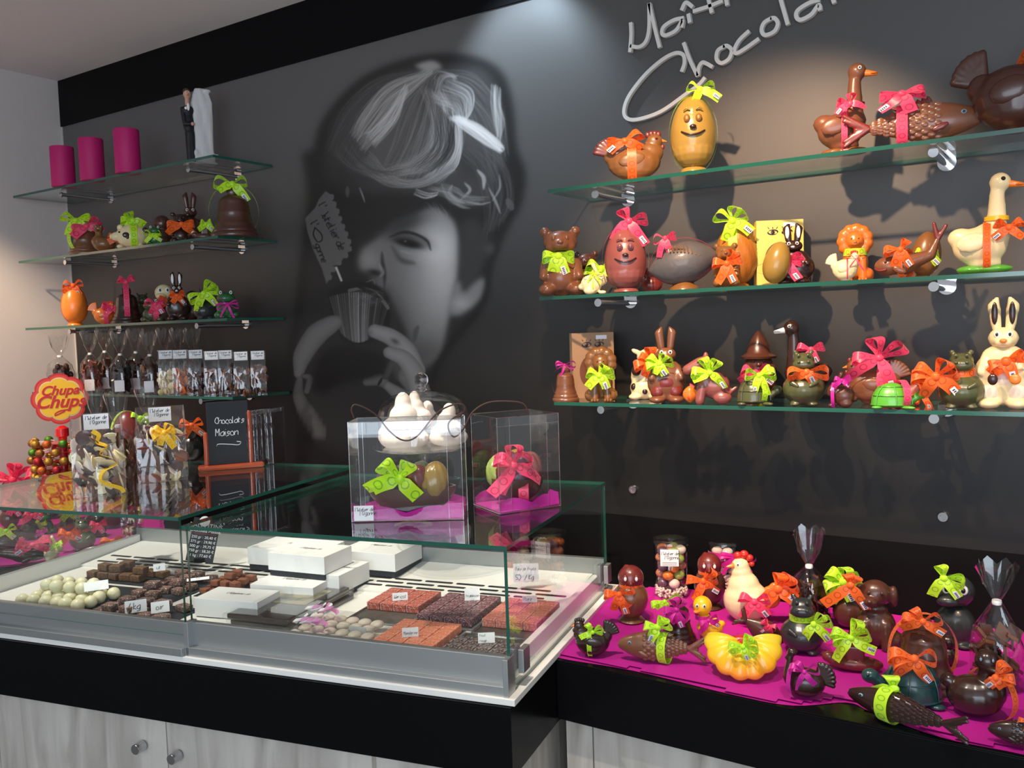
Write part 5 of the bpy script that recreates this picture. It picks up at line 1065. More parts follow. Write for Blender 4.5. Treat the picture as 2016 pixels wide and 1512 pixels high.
# extra face paint of the tall cream rabbit
for o in list(bpy.data.objects):
    if o.get('label', '').startswith('tall cream rabbit'):
        h = o['_h'] if '_h' in o else 222*depth(o.location)/FPX
        mb = MB().ell((.09*h, -.235*h, .27*h), (.045*h, .02*h, .045*h)); mb.build('orange_spot', 'beakorange', o)
        mb = MB().ell((-.08*h, -.24*h, .27*h), (.04*h, .02*h, .05*h)); mb.build('dark_spot', 'dark', o)
        mb = MB().ell((0, -.165*h, .60*h), (.030*h, .018*h, .020*h)); mb.build('orange_nose', 'beakorange', o)
# ------------------------------------------------------------------ magenta tissue sheets on the wall counters
def tissue(pts, label, z=ZT, seed=1):
    """crumpled sheet from a pixel outline on the counter"""
    R = np.random.RandomState(seed); P = [atZ(x, y, z)[:2] for x, y in pts]; P = smooth_path([(a, b, 0) for a, b in P+[P[0]]], 5)[:-1, :2]
    x0, y0 = P.min(0); x1, y1 = P.max(0); st = .016; xs = np.arange(x0, x1, st); ys = np.arange(y0, y1, st)
    XX, YY = np.meshgrid(xs, ys); ins = np.zeros(XX.shape, bool); Q = np.vstack([P, P[:1]])
    for (ax, ay), (bx, by) in zip(Q[:-1], Q[1:]):
        if ay == by: continue
        ins ^= ((YY >= min(ay, by)) & (YY < max(ay, by))) & (XX < ax+(YY-ay)*(bx-ax)/(by-ay))
    ph = R.rand(8, 4); Z = np.zeros(XX.shape)
    for a, b, c, d in ph: Z += np.abs(np.sin(XX*(3+9*a)*np.cos(6*b)+YY*(3+9*a)*np.sin(6*b)+6*c))*.0011*(d+.3)
    idx = -np.ones(XX.shape, int); V = []
    # snap outer vertices onto the outline
    import itertools
    for j, i in itertools.product(range(XX.shape[0]), range(XX.shape[1])):
        if ins[j, i]: idx[j, i] = len(V); V.append((XX[j, i], YY[j, i], z+.0012+Z[j, i]))
    F = [(idx[j, i], idx[j, i+1], idx[j+1, i+1], idx[j+1, i]) for j in range(XX.shape[0]-1) for i in range(XX.shape[1]-1) if min(idx[j, i], idx[j, i+1], idx[j+1, i+1], idx[j+1, i]) >= 0]
    mb = MB().add(V, F); n = len(P)
    mb.add([(a, b, z+.0010) for a, b in P], [tuple(range(n))])
    # boundary strip joins the grid to the smooth outline
    Vn = np.array(V); used = sorted({k for f in F for k in f}); U = Vn[used]
    ring = np.c_[P, np.full(n, z+.002)]; near = np.array([U[np.argmin(((U[:, :2]-p)**2).sum(1))] for p in P])
    o = mb.build('tissue_paper', 'tissue', angle=180); return tag(o, label, 'tissue paper')
tissue([(1078, 1290), (1140, 1215), (1200, 1165), (1330, 1160), (1600, 1195), (2040, 1250), (2180, 1330), (2180, 1530), (2016, 1487), (1850, 1452), (1720, 1405), (1668, 1384), (1560, 1390), (1440, 1368), (1250, 1322), (1120, 1300)], 'magenta tissue paper spread over the right wall counter')
tissue([(-160, 1150), (-160, 1030), (60, 1000), (300, 985), (322, 1030), (318, 1072), (240, 1085), (120, 1108), (0, 1118)], 'magenta tissue paper on the left counter seen through the glass case', seed=5)
ZC = ZT+.0055
def cf(kind, px, py, h, name, label, cat, **k): return fig(kind, name, label, cat, atZ(px, py, ZC), h, **k)
cf('owl', 1244, 1222, 112, 'chocolate_chick', 'brown big-eyed chocolate chick with orange bow, left one on the right counter', 'chick', args=('milk', 'redbrown'), sx=.95, rib=[rb('orange_r', -.22, -.26, .55, .36, wid=.12, loops=[30, 175, -30], tl=1.1, ring=(0, 0, .62, .22, .21))])
cf('jar', 1322, 1172, 116, 'sweets_jar', 'clear jar of coloured sugared eggs with white label', 'jar', args=(['peach', 'pastelgreen', 'violet', 'orange', 'redbrown', 'marsh'],))
cf('jar', 1428, 1158, 98, 'biscuit_jar', 'clear jar tied with magenta raffia behind the cream hen', 'jar', args=(['marsh'],), sx=1.12, rib=[rb('magenta', .2, -.33, .72, .4, wid=.2, thin=True, loops=[170, 190, 10], tails=4, tl=1.1), dict(mat='magenta', ring=(0, 0, .72, .29, .29), wid=.12)])
cf('owl', 1398, 1196, 110, 'chocolate_chick', 'brown big-eyed chocolate chick with orange bow behind the yellow duckling', 'chick', args=('mid', 'redbrown'), sx=.9, rib=[rb('orange_r', -.12, -.26, .55, .40, wid=.14, loops=[20, 170, 50], ring=(0, 0, .62, .22, .21))])
cf('tallhen', 1470, 1224, 142, 'chocolate_hen', 'tall cream white chocolate hen with red comb and orange ribbon', 'hen', args=('cream',), sx=1.05, rib=[rb('orange_r', .40, -.12, .52, .36, wid=.15, loops=[50, 20, 80]), dict(mat='pink', bow=(.10, -.30, .38), size=.26, wid=.10)])
cf('bell', 1335, 1258, 84, 'chocolate_bell', 'dark ridged bell in cellophane with purple bow between jar and duckling', 'bell', args=('dark',), sx=.95, rib=[rb('magenta', -.02, -.45, .85, .42, wid=.16, loops=[100, 60, -40, 240, 180], tails=2), dict(mat='lime', bow=(-.3, -.2, .95), size=.5, wid=.12, loops=[190, 10], tl=.6)])
cf('duckling', 1392, 1258, 88, 'chocolate_duckling', 'yellow chocolate duckling with blue-grey eyes and purple ribbon', 'duckling', args=('yellow',), sx=.88, rib=[rb('magenta', .05, -.28, .52, .35, wid=.10, loops=[20, 200], ring=(-.1, 0, .52, .2, .2))])
cf('hen', 1166, 1291, 86, 'chocolate_hen', 'small dark chocolate hen with thin lime ribbon, front left of right counter', 'hen', args=('dark', 'dark', 'beakorange'), kw=dict(eye='greyball'), sx=1.05, rib=[rb('lime', .02, -.20, .62, .32, wid=.10, loops=[30, 10, 120], tails=1, band=(-.02, 0, .33, .25, .34, 80), sticker=False)])
cf('fish', 1300, 1304, 72, 'chocolate_fish', 'milk chocolate carp with lime bow beside the orange scallop', 'fish', args=('milk',), yaw=-8, sx=1.12, rib=[rb('lime', -.02, -.2, 1.05, .5, wid=.22, loops=[20, 60, 170], tails=1, band=(.12, 0, .42, .3, .43, 75))])
cf('fish', 1482, 1262, 64, 'chocolate_fish', 'glossy dark fish-shaped chocolate with magenta bow behind the scallop', 'fish', args=('mid',), kw=dict(scales=False, dorsal=False), sx=.72, flip=True, lean=32, rib=[rb('pink', -.12, -.2, .72, .42, wid=.16, loops=[20, 160], tl=1.0)])
cf('shell', 1464, 1334, 78, 'chocolate_scallop', 'orange and yellow chocolate scallop shell with lime bow', 'shell', args=('shellpaint', 'red'), yaw=0, sx=.92, rib=[rb('lime', 0, -.42, .95, .55, wid=.17, loops=[60, 170, 10, -20], tl=.8)])
cf('hippo', 1580, 1282, 116, 'chocolate_hippo', 'blue-black chocolate hippo with lime bow on the right counter', 'hippo', args=('slate',), sx=1.0, rib=[rb('lime', .18, -.30, .58, .36, wid=.12, loops=[20, 50], tl=1.1, ring=(0, 0, .60, .21, .19))])
cf('twistbag', 1594, 1228, 190, 'chocolate_bag', 'tied cellophane bag of dark chocolates behind the blue-black hippo', 'bag', kw=dict(filler='shard', cols=['mid', 'dark'], neck=.60), sx=.72)
cf('swan', 1586, 1372, 100, 'chocolate_bird', 'small dark chocolate peacock with fanned tail and purple ribbon', 'bird', args=('dark',), sx=.92, rib=[rb('magenta', -.02, -.25, .60, .40, wid=.10, loops=[130, 160, 20], band=(-.2, 0, .34, .3, .36, 60), sticker=False)])
cf('puppy', 1724, 1272, 138, 'chocolate_dog', 'milk chocolate puppy with orange ribbon on the right counter', 'dog', args=('mid',), sx=1.08, flip=False, rib=[rb('orange_r', -.30, -.2, .92, .25, wid=.12, loops=[100, 60], tl=1.9)])
cf('ballhead', 1672, 1236, 104, 'chocolate_figure', 'round brown chocolate figure with lime flower bow behind the puppy', 'figure', args=('mid',), sx=1.0, rib=[rb('lime', -.10, -.25, .95, .42, wid=.20, loops=[20, 80, 140, 200, -30], tl=1.2)])
cf('boat', 1684, 1320, 70, 'chocolate_boat', 'small milk chocolate tugboat with lime bow', 'boat', args=('redbrown',), sx=1.0, rib=[rb('lime', -.1, -.35, 1.05, .75, wid=.22, loops=[20, 70, 160, 190], tl=1.1)])
cf('bell', 1817, 1350, 140, 'chocolate_bell', 'ribbed milk chocolate bell with long orange ribbon on the right counter', 'bell', args=('mid',), sx=1.05, rib=[dict(mat='orange_r', bow=(0, -.30, 1.02), size=.32, wid=.10, band=(0, 0, .5, .44, .54, 20), loops=[170, 120, 20], tl=1.0)])
cf('penguin', 1880, 1270, 145, 'chocolate_elephant', 'dark slate chocolate figure with lime bow behind the ribbed bell', 'figure', args=('slate', 'slate'), sx=1.1, rib=[rb('lime', -.12, -.25, .98, .28, wid=.10, loops=[100, 0, -10], ring=None)])
cf('jar', 1962, 1222, 110, 'biscuit_jar', 'clear jar tied with yellow raffia near the right picture edge', 'jar', args=(['mid'],), sx=.95, rib=[dict(mat='yellow_r', ring=(0, 0, .62, .30, .30), wid=.10)])
cf('twistbag', 1962, 1352, 248, 'chocolate_bag', 'large tied cellophane bag of brown chocolate at the right edge of the counter', 'bag', kw=dict(filler='shard', cols=['mid', 'milk'], neck=.68), sx=.68)
cf('turtle', 1782, 1380, 112, 'chocolate_turtle', 'dark teal turtle with orange bow on the right counter', 'turtle', args=('teal',), sx=.92, yaw=10, rib=[rb('orange_r', .08, -.42, .92, .55, wid=.18, loops=[10, 170, 190], tails=2, tl=1.2, fl=.1)])
cf('duckfat', 1922, 1408, 142, 'chocolate_duck', 'glossy dark chocolate duck with orange bow at the right edge', 'duck', args=('dark',), sx=.92, flip=True, rib=[rb('orange_r', -.25, -.25, .66, .34, wid=.12, loops=[120, 170], tl=.6, band=(-.2, 0, .34, .40, .36, 40))])
cf('ballhead', 1866, 1310, 62, 'chocolate_ball', 'dark round chocolate figure between the ribbed bell and the duck', 'figure', args=('dark',))
cf('fish', 1778, 1430, 76, 'chocolate_fish', 'long dark chocolate fish with wide lime ribbon at the front right of the counter', 'fish', args=('dark',), kw=dict(dorsal=False, L=1.0, scales=True), yaw=-28, sx=1.5, lean=0, rib=[dict(mat='lime', band=(-.25, 0, .44, .33, .46, 80), bow=(-.2, .1, .9), size=.5, wid=.25, loops=[100], tails=1)])
cf('fish', 2022, 1472, 60, 'chocolate_fish', 'dark chocolate fish with orange ribbon cut by the lower right corner', 'fish', args=('dark',), kw=dict(dorsal=False), sx=1.1, rib=[rb('orange_r', .1, -.2, .95, .5, wid=.15)])
P = atZ(2022, 1215, ZC); o = MB().box(-.03, .03, -.003, .003, 0, .13).build('price_card', 'paperwhite', bev=.001); o.location = P; o.rotation_euler = (0, 0, face_cam(P)); tag(o, 'white card standing at the far right edge behind the jars', 'card')
# left counter seen through the case
cf('hen', 8, 1092, 62, 'chocolate_hen', 'dark hen at the far left edge behind the glass case', 'hen', args=('dark', 'redbrown'), rib=[rb('lime', .1, -.2, .8, .4, wid=.14)])
cf('whale', 42, 1112, 72, 'chocolate_whale', 'dark chocolate whale with pink ribbon on the left counter', 'whale', args=('dark', 'dark'), flip=True, sx=1.2, rib=[rb('pink', -.25, -.2, .55, .5, wid=.16)])
cf('bunny', 104, 1104, 50, 'chocolate_bunny', 'small cream bunny with lime ribbon on the left counter', 'rabbit', args=('cream',), flip=True, sx=.85, rib=[rb('lime', -.2, -.25, .7, .35, wid=.12)])
cf('hippo', 164, 1082, 66, 'chocolate_hippo', 'olive chocolate hippo with orange ribbon on the left counter', 'hippo', args=('olive',), rib=[rb('orange_r', -.35, -.3, .58, .4, wid=.18, ring=(0, 0, .6, .2, .18))])
cf('fish', 200, 1092, 24, 'chocolate_fish', 'flat brown fish with big orange bow on the left counter', 'fish', args=('mid',), sx=1.6, kw=dict(scales=False, dorsal=False), rib=[rb('orange_r', .55, -.3, 1.1, .8, wid=.4)])
cf('frog', 90, 1050, 44, 'chocolate_frog', 'olive green frog with lime bow on the left counter', 'frog', args=('frog',), rib=[rb('lime', -.5, -.35, .5, .7, wid=.22, loops=[60, 120, 20])])
cf('ballhead', 60, 1062, 56, 'chocolate_figure', 'dark round figure behind the whale on the left counter', 'figure', args=('dark',), rib=[rb('pink', .1, -.3, .9, .4, wid=.16)])
cf('bell', 84, 1078, 34, 'chocolate_bell', 'tiny dark bell with magenta bow on the left counter', 'bell', args=('dark',), rib=[rb('magenta', 0, -.3, 1., .42, wid=.16)])
cf('bear', 194, 1058, 52, 'chocolate_bear', 'dark bear with pink bow behind the olive hippo on the left counter', 'bear', args=('dark',), rib=[rb('pink', 0, -.28, .55, .38, wid=.16)])
cf('puppy', 138, 1038, 58, 'chocolate_dog', 'dark puppy with lime and yellow bow on the left counter', 'dog', args=('mid',), rib=[rb('lime', 0, -.28, .55, .38, wid=.16)])
cf('hen', 218, 1040, 60, 'chocolate_hen', 'milk chocolate hen with pink ribbon at the back of the left counter', 'hen', args=('mid', 'redbrown'), rib=[rb('pink', .1, -.2, .8, .4, wid=.14)])
cf('gussetbag', 262, 1064, 62, 'chocolate_bag', 'clear bag of mixed brown and cream chocolates on the left counter', 'bag', kw=dict(filler='disc', cols=['cream', 'peach', 'dark'], lab=0, w=.3, fillz=.9), sx=1.1)
cf('ballhead', 20, 1040, 60, 'chocolate_figure', 'brown round figure at the back of the left counter with pink bow', 'figure', args=('mid',), rib=[rb('pink', .1, -.3, .8, .42, wid=.16)])
cf('puppy', -40, 1078, 70, 'chocolate_dog', 'brown puppy outside the left picture edge', 'dog', args=('mid',)) if False else None
m, nt, b_ = newmat('goldprint'); n_ = nt.nodes.new('ShaderNodeTexNoise'); n_.inputs['Scale'].default_value = 30; n_.inputs['Detail'].default_value = 5
r_ = nt.nodes.new('ShaderNodeValToRGB'); r_.color_ramp.elements[0].color = (.05, .045, .03, 1); r_.color_ramp.elements[1].color = (.34, .28, .13, 1); r_.color_ramp.elements[0].position = .38; r_.color_ramp.elements[1].position = .62
tc_ = nt.nodes.new('ShaderNodeTexCoord'); nt.links.new(tc_.outputs['Object'], n_.inputs[0]); nt.links.new(n_.outputs[0], r_.inputs[0]); nt.links.new(r_.outputs[0], b_.inputs[0]); b_.inputs['Roughness'].default_value = .3
choc('truffle', (.78, .74, .48), .5, .8); choc('cocoa', (.22, .07, .03), .8, .5); pm('nutty', (.16, .08, .035), .6, bump=1, bscale=120, var=.8)
# ------------------------------------------------------------------ refrigerated glass case
ZG = EYE-.463; ZGL = EYE-.438; ZR = EYE-.704; ZB0 = ZT+.015; ZI = EYE-.762
AL, AM, DP = -1.775, -.852, .775
case = empty('glass_display_case', (CO[0], CO[1], ZT), TH, 'long refrigerated chocolate case with aluminium rails and green-edged glass tops', 'display case')
def cbox(name, mat, *B, parent=None, bev=0, z0=ZT):
    mb = MB()
    for b in B: mb.box(b[0], b[1], b[2], b[3], b[4]-z0, b[5]-z0)
    return mb.build(name, mat, parent or case, smooth=False, bev=bev)
cbox('base_slab', 'enamel', (AL-.02, .03, -.038, DP+.06, ZT+.001, ZB0), bev=.001)
cbox('front_rail', 'alu', (AM+.006, .002, -.012, .006, ZB0, ZR-.001), (AM+.006, .002, -.030, -.012, ZB0, ZB0+.022), bev=.0012)
cbox('front_rail', 'alu', (AL, AM+.002, -.024, -.006, ZB0, ZR), (AL, AM+.002, -.040, -.024, ZB0, ZB0+.020), bev=.0012)
cbox('corner_post', 'alu', (AM+.002, AM+.016, -.030, .004, ZB0, ZR+.003), parent=case, bev=.001)
cbox('corner_post', 'alu', (.002, .014, -.032, .010, ZB0, ZR+.001), parent=case, bev=.001)
cbox('rear_rail', 'alu', (AL, .004, DP-.004, DP+.016, ZB0, ZR+.012), bev=.001)
cbox('inner_floor', 'enamel', (AL+.02, -.03, .008, .50, ZB0, ZI), bev=.002)
cbox('side_rail', 'enamel', (-.030, -.012, .008, DP-.006, ZB0, ZR-.036), bev=.002)
cbox('side_rail', 'enamel', (AL+.002, AL+.020, -.006, DP-.006, ZB0, ZR-.010), bev=.002)
# rear air grille: sloped panel with two rows of slots
g = MB(); g.prism([(.495, ZB0-ZT), (.495, ZI-ZT+.008), (.52, ZI-ZT+.009), (DP-.005, ZI-ZT+.024), (DP-.005, ZB0-ZT)], AL+.021, -.031)
V = g.v[0]; g.v[0] = np.c_[V[:, 1], V[:, 0], V[:, 2]]; g.f = [f[::-1] for f in g.f]; grille = g.build('air_grille', 'enamel', case, smooth=False, bev=.001)
SL = .015/.25; sl0 = (ZI-ZT+.009-.52*SL); sa = math.degrees(math.atan(SL))
for row in range(3):
    k = 0; a = AL+.05+(.055 if row % 2 else 0)
    while a < -.13:
        b = .540+.030*row; mb = MB(); pts = [(-.041, -.006), (-.045, -.003), (-.045, .003), (-.041, .006), (.041, .006), (.045, .003), (.045, -.003), (.041, -.006)]
        mb.prism(pts, -.0006, .0006, ax='z'); o = mb.build('slot', 'slot', grille, smooth=False)
        o.location = (a+.045, b, sl0+b*SL+.0004); o.rotation_euler = (rad(sa), 0, 0); a += .102
def gp(name, x0, x1, y0, y1, z0, z1, edge='edgegreen', face='glass'):
    return edged_pane(name, (x0, x1, y0, y1, z0-ZT, z1-ZT), case, edge, face)
gp('glass_top', AM-.004, .012, -.012, DP+.006, ZG-.009, ZG); gp('glass_top', AL-.01, AM+.006, -.03, DP+.014, ZGL-.009, ZGL)
gp('front_glass', AM+.008, .004, -.008, -.001, ZR-.03, ZG-.0095); gp('front_glass', AL, AM+.006, -.028, -.021, ZR-.03, ZGL-.0095)
gp('side_glass', .0045, .0115, -.008, DP, ZB0+.002, ZG-.0095); gp('side_glass', AL-.007, AL, -.028, DP, ZB0+.002, ZGL-.0095)
for b in (.045, DP-.03):
    o = cbox('glass_clamp', 'alu', (.0125, .026, b-.012, b+.028, ZB0+.03, ZR+.002), (-.008, .0035, b-.012, b+.028, ZB0+.03, ZR+.002), bev=.0015)
# ------------------------------------------------------------------ inside the case
def on_case(name, a, b, z, rz=0, **t): return empty(name, case_pt(a, b, z), TH+rad(rz), t.get('label'), t.get('cat'), t.get('group'))
def carton_px(label, L, Rr, z, dep, hb, hw, name='praline_box', black=True, group='white praline boxes in the case'):
    P, Q = atZ(*L, z), atZ(*Rr, z); d = Q-P; w = float(np.hypot(d[0], d[1])); rz = math.atan2(d[1], d[0])
    root = empty(name, tuple((P+Q)/2), rz, label, 'box', group)
    if black: MB().box(-w/2+.003, w/2-.003, .003, dep-.003, 0, hb+.004).build('base', 'slate_board', root, smooth=False, bev=.0006)
    lid = MB().box(-w/2, w/2, 0, dep, hb, hb+hw).build('lid', 'white', root, smooth=False, bev=.0008)
    t = MB()
    for k, s in enumerate(("l'Atelier de", "l'Ogonne")): write(t, s, -.035, 0, .008, 0, w=.0007)
    t.v = [np.c_[v[:, 0], v[:, 2]+dep/2, np.full(len(v), hb+hw+.0006)] for v in t.v]
    t.build('printed_name', 'greyink', lid, smooth=False); return root
pm('greyink', (.35, .34, .33), .6)
carton_px('white praline box with dark base, rearmost left of the stack', (489, 1121), (628, 1133), ZI+.017, .15, .018, .054)
carton_px('white praline box with dark base on the right, over the grille slots', (668, 1128), (779, 1138), ZI+.017, .17, .018, .054)
carton_px('white box lying lowest under the stacked praline box', (494, 1187), (618, 1196), ZI+.001, .13, .003, .052)
carton_px('white praline box on top of the stack in the middle of the case', (529, 1132), (640, 1143), ZI+.058, .14, .016, .052)
carton_px('narrow white praline box standing right of the lowest box', (632, 1178), (669, 1182), ZI+.001, .16, .016, .055)
carton_px('plain low white box nearest the front glass', (384, 1214), (508, 1224), ZI+.001, .11, .002, .050)
for i, (a, b, z, rz) in enumerate(((-.745, .285, .001, -2), (-.752, .278, .020, 0))):
    t = on_case('chocolate_tablet', a, b, ZI+z, rz, label=('dark wrapped chocolate tablet underneath the gold-printed one' if i == 0 else 'dark wrapped chocolate tablet with a gold picture on its front, lying on top'), cat='chocolate tablet', group='wrapped tablets beside the white boxes')
    MB().box(-.095, .095, -.15, .15, 0, .014).build('tablet', 'dark', t, smooth=False, bev=.003)
    if i: MB().box(-.070, .070, -.035, .10, .0143, .0150).build('gold_picture', 'goldprint', t, smooth=False); q = MB(); write(q, 'CO', -.02, 0, .016, 0, w=.001); q.v = [np.c_[v[:, 0], v[:, 2]-.10, np.full(len(v), .0150)] for v in q.v]; q.build('gold_mark', 'goldprint', t, smooth=False)
    MB().box(-.105, .105, -.158, .158, .0002, .0158).build('wrapper', 'acrylic', t, smooth=False, bev=.003)
# clear boxes of marshmallow hearts tied with silver and pink ribbon
for i, (a, b, rz, lb) in enumerate(((-.50, .19, -4, 'clear box of cream marshmallows with pink and silver ribbon, rear one'), (-.475, .10, -4, 'clear box of pale pink marshmallows with ribbons, front one'))):
    t = on_case('marshmallow_box', a, b, ZI, rz, label=lb, cat='box', group='clear marshmallow boxes')
    MB().box(-.150, .085, -.042, .042, 0, .034).build('clear_box', 'acrylic', t, smooth=False, bev=.001)
    pr = None
    for x in range(6):
        for y in range(2):
            o = MB().ell((0, 0, 0), (.0175, .0190, .010)).build('marshmallow', 'marsh', t) if pr is None else pr.copy()
            if pr is not None: COL.objects.link(o); o.parent = t
            pr = pr or o; o.location = (-.13+.038*x, -.020+.040*y, .017)
    mb = MB()
    for mat, x in (('palepink', -.10), ('white', -.12)):
        mb = MB(); R = random.Random(i+len(mat))
        for k in range(3):
            t0 = R.uniform(0, 3); q = np.linspace(0, 1, 14); P = np.c_[x+.02*k+.018*np.cos(t0+5*q), -.01+.012*np.sin(t0+5*q), .04+.035*q*(1-.4*q)]
            mb.strip(P, np.tile([.004, .002, .004], (14, 1)))
        mb.build('curled_ribbon', mat, t)
    MB().box(.02, .07, -.044, -.0425, .004, .030).build('label', 'paperwhite', t, smooth=False)
# fruit jellies: trays, and every sugared square an object
def squares(mat, label, group, a0, a1, b0, b1, na, nb, z, hgt=.021, cat='fruit jelly', nm='fruit_jelly', jit=.0006, skip=0, rj=1.5):
    R = random.Random(len(label)); pr = None
    for i in range(na):
        for j in range(nb):
            if R.random() < skip: continue
            if pr is None: o = MB().box(-.48*(a1-a0)/na, .48*(a1-a0)/na, -.48*(b1-b0)/nb, .48*(b1-b0)/nb, 0, hgt).build(nm, mat, None, smooth=False, bev=.002)
            else: o = pr.copy(); COL.objects.link(o)
            pr = pr or o; tag(o, label+', '+('front row' if j == 0 else 'back row' if j == nb-1 else ('second', 'third', 'fourth', 'fifth')[j-1]+' row'), cat, group)
            a = a0+(a1-a0)*(i+.5)/na+R.uniform(-jit, jit); b = b0+(b1-b0)*(j+.5)/nb+R.uniform(-jit, jit)
            o.location = case_pt(a, b, z+R.uniform(0, .0006)); o.rotation_euler = (0, 0, TH+rad(R.uniform(-rj, rj)))
def tray(a0, a1, b0, b1, label, mat='steel'):
    t = on_case('serving_tray', (a0+a1)/2, (b0+b1)/2, ZI+.0005, 0, label=label, cat='tray', group='metal trays of fruit jellies'); w, d = (a1-a0)/2, (b1-b0)/2
    MB().box(-w, w, -d, d, 0, .002).build('tray_plate', 'traymetal', t, smooth=False)
    r = MB(); r.tube([(-w, -d, .004), (w, -d, .004), (w, d, .004), (-w, d, .004), (-w, -d, .004)], .0025, 8); r.build('rim', 'steel', t)
pm('traymetal', (.16, .15, .13), .4, metal=.6, var=.6, bscale=40, bump=.3)
tray(-.56, -.385, .25, .492, 'metal tray half filled with amber jellies, left one'); tray(-.375, -.205, .27, .493, 'metal tray of dark raspberry jellies, centre back'); tray(-.195, -.035, .25, .493, 'metal tray of pink pear jellies by the right glass')
tray(-.39, -.215, .012, .255, 'metal tray of mandarin jellies at the front'); tray(-.205, -.04, .012, .24, 'metal tray of dark red-fruit jellies at the front right corner')
zt = ZI+.003
squares('j_apricot', 'dark amber sugared fruit jelly square on the left tray', 'amber fruit jellies', -.553, -.392, .345, .487, 4, 4, zt)
squares('j_rasp', 'dark purple sugared fruit jelly square on the centre back tray', 'raspberry fruit jellies', -.370, -.210, .285, .488, 4, 6, zt)
squares('j_pear', 'pink sugared fruit jelly square on the tray by the right glass', 'pear fruit jellies', -.190, -.040, .30, .488, 4, 5, zt)
squares('j_mandarin', 'orange sugared fruit jelly square on the front tray', 'mandarin fruit jellies', -.385, -.220, .03, .25, 4, 6, zt)
squares('j_red', 'blackish sugared fruit jelly square in the front right corner', 'red fruit jellies', -.200, -.045, .03, .17, 4, 4, zt)
# left half: truffles, ganache squares, nut clusters
def platter(a0, a1, b0, b1, label):
    o = MB().box(-(a1-a0)/2, (a1-a0)/2, -(b1-b0)/2, (b1-b0)/2, 0, .002).build('serving_board', 'slate_board', None, smooth=False, bev=.0005); o.location = case_pt((a0+a1)/2, (b0+b1)/2, ZI+.0004); o.rotation_euler = (0, 0, TH); tag(o, label, 'board')
platter(-1.60, -1.30, .03, .34, 'dark board under the white truffles'); platter(-1.62, -1.33, .36, .492, 'dark board under the nut clusters'); platter(-1.32, -1.14, .24, .49, 'dark board under the brown ganache squares')
platter(-1.125, -.97, .32, .49, 'dark board under the cocoa dusted truffles'); platter(-1.285, -1.01, .03, .225, 'dark board under the front ganache squares')
R = random.Random(3); pr = None; zz = ZI+.003
spots = [(-1.55+.042*i+.01*(j % 2), .10+.040*j, 0) for i in range(6) for j in range(4)]+[(-1.51+.044*i, .15+.042*j, 1) for i in range(4) for j in range(2)]
for x, y, l in spots:
    if pr is None:
        o = MB().ell((0, 0, 0), (.0205, .0205, .0195), None, 12, 0, 8).build('white_truffle', 'truffle')
    else: o = pr.copy(); COL.objects.link(o)
    pr = pr or o; tag(o, 'pale yellow-white chocolate truffle in the pile at the left of the case, '+('bottom layer', 'upper layer')[l], 'truffle', 'pile of white truffles'); k_ = R.uniform(.9, 1.0); o.scale = (k_,)*3; o.location = case_pt(x+R.uniform(-.005, .005), y+R.uniform(-.006, .006), zz+.0195*k_+.031*l); o.rotation_euler = (R.random(), R.random(), R.random())
def heap(nm, mat, label, cat, group, a0, a1, b0, b1, n, s, h, layers=2):
    R = random.Random(n); pr = None
    for l in range(layers):
        k = 1-.28*l; na = max(1, int((a1-a0)*k/(s*1.25))); nb = max(1, int((b1-b0)*k/(s*1.15)))
        for i in range(na):
            for j in range(nb):
                if n <= 0: return
                if R.random() < .12: continue
                if pr is None: o = MB().box(-s*.55, s*.55, -s*.42, s*.42, 0, h).build(nm, mat, None, smooth=False, bev=s*.09)
                else: o = pr.copy(); COL.objects.link(o)
                pr = pr or o; n -= 1; tag(o, label+(', bottom layer', ', second layer', ', top layer')[l], cat, group)
                ca, cb = (a0+a1)/2, (b0+b1)/2
                o.location = case_pt(ca+(a1-a0)*k*((i+.5)/na-.5), cb+(b1-b0)*k*((j+.5)/nb-.5), zz+l*(h+.0015)); o.rotation_euler = (rad(R.uniform(-3, 3)*l), rad(R.uniform(-3, 3)*l), TH+rad(R.uniform(-16, 16)))
heap('nut_cluster', 'nutty', 'bumpy chocolate square topped with chopped nuts at the back left of the case', 'chocolate', 'nut topped chocolates', -1.61, -1.34, .365, .485, 40, .036, .022, 2)
heap('ganache_square', 'ganache', 'flat brown ganache square in the middle heap of the case', 'chocolate', 'brown ganache squares, middle heap', -1.31, -1.15, .25, .48, 40, .036, .018, 2)
heap('cocoa_truffle', 'cocoa', 'small cocoa dusted truffle log in the heap behind the white boxes', 'truffle', 'cocoa truffles', -1.12, -.975, .33, .485, 40, .026, .017, 3)
heap('ganache_square', 'ganache', 'dusty brown ganache square nearest the front glass of the left half', 'chocolate', 'front ganache squares', -1.28, -1.02, .04, .215, 50, .038, .018, 2)
# price cards
def pcard(label, txts, px, py, w, h, z, tilt=-20, mat='paperwhite', yaw=0, ink='ink', th=.034, group='handwritten price cards'):
    P = atZ(px, py, z); k = depth(P)/FPX; W_, H_ = w*k, h*k
    root = empty('price_card', tuple(P), face_cam(P)+rad(yaw), label, 'price card', group)
    c = MB().box(-W_/2, W_/2, 0, .0012, 0, H_).build('card', mat, root, smooth=False); c.rotation_euler = (rad(tilt), 0, 0)
    MB().box(-.006, .006, 0, .012, -.0005, .004).build('card_foot', 'acrylic', root, smooth=False); t = MB(); n = len(txts)
    for i, s in enumerate(txts):
        hh = min(H_*.30/n, W_*.95/max(5, len(s))); write(t, s, -W_*.42, H_*(1-(i+.72)/n), hh, -.0006, w=hh*.075)
    if t.v: t.build('writing', ink, c, smooth=False)
    return root
pcard('small handwritten card Abricot on the amber jellies', ['Abricot'], 788, 1182, 30, 15, zt+.022); pcard('small handwritten card Framboise on the dark purple jellies', ['Framboise'], 930, 1182, 30, 24, zt+.022)
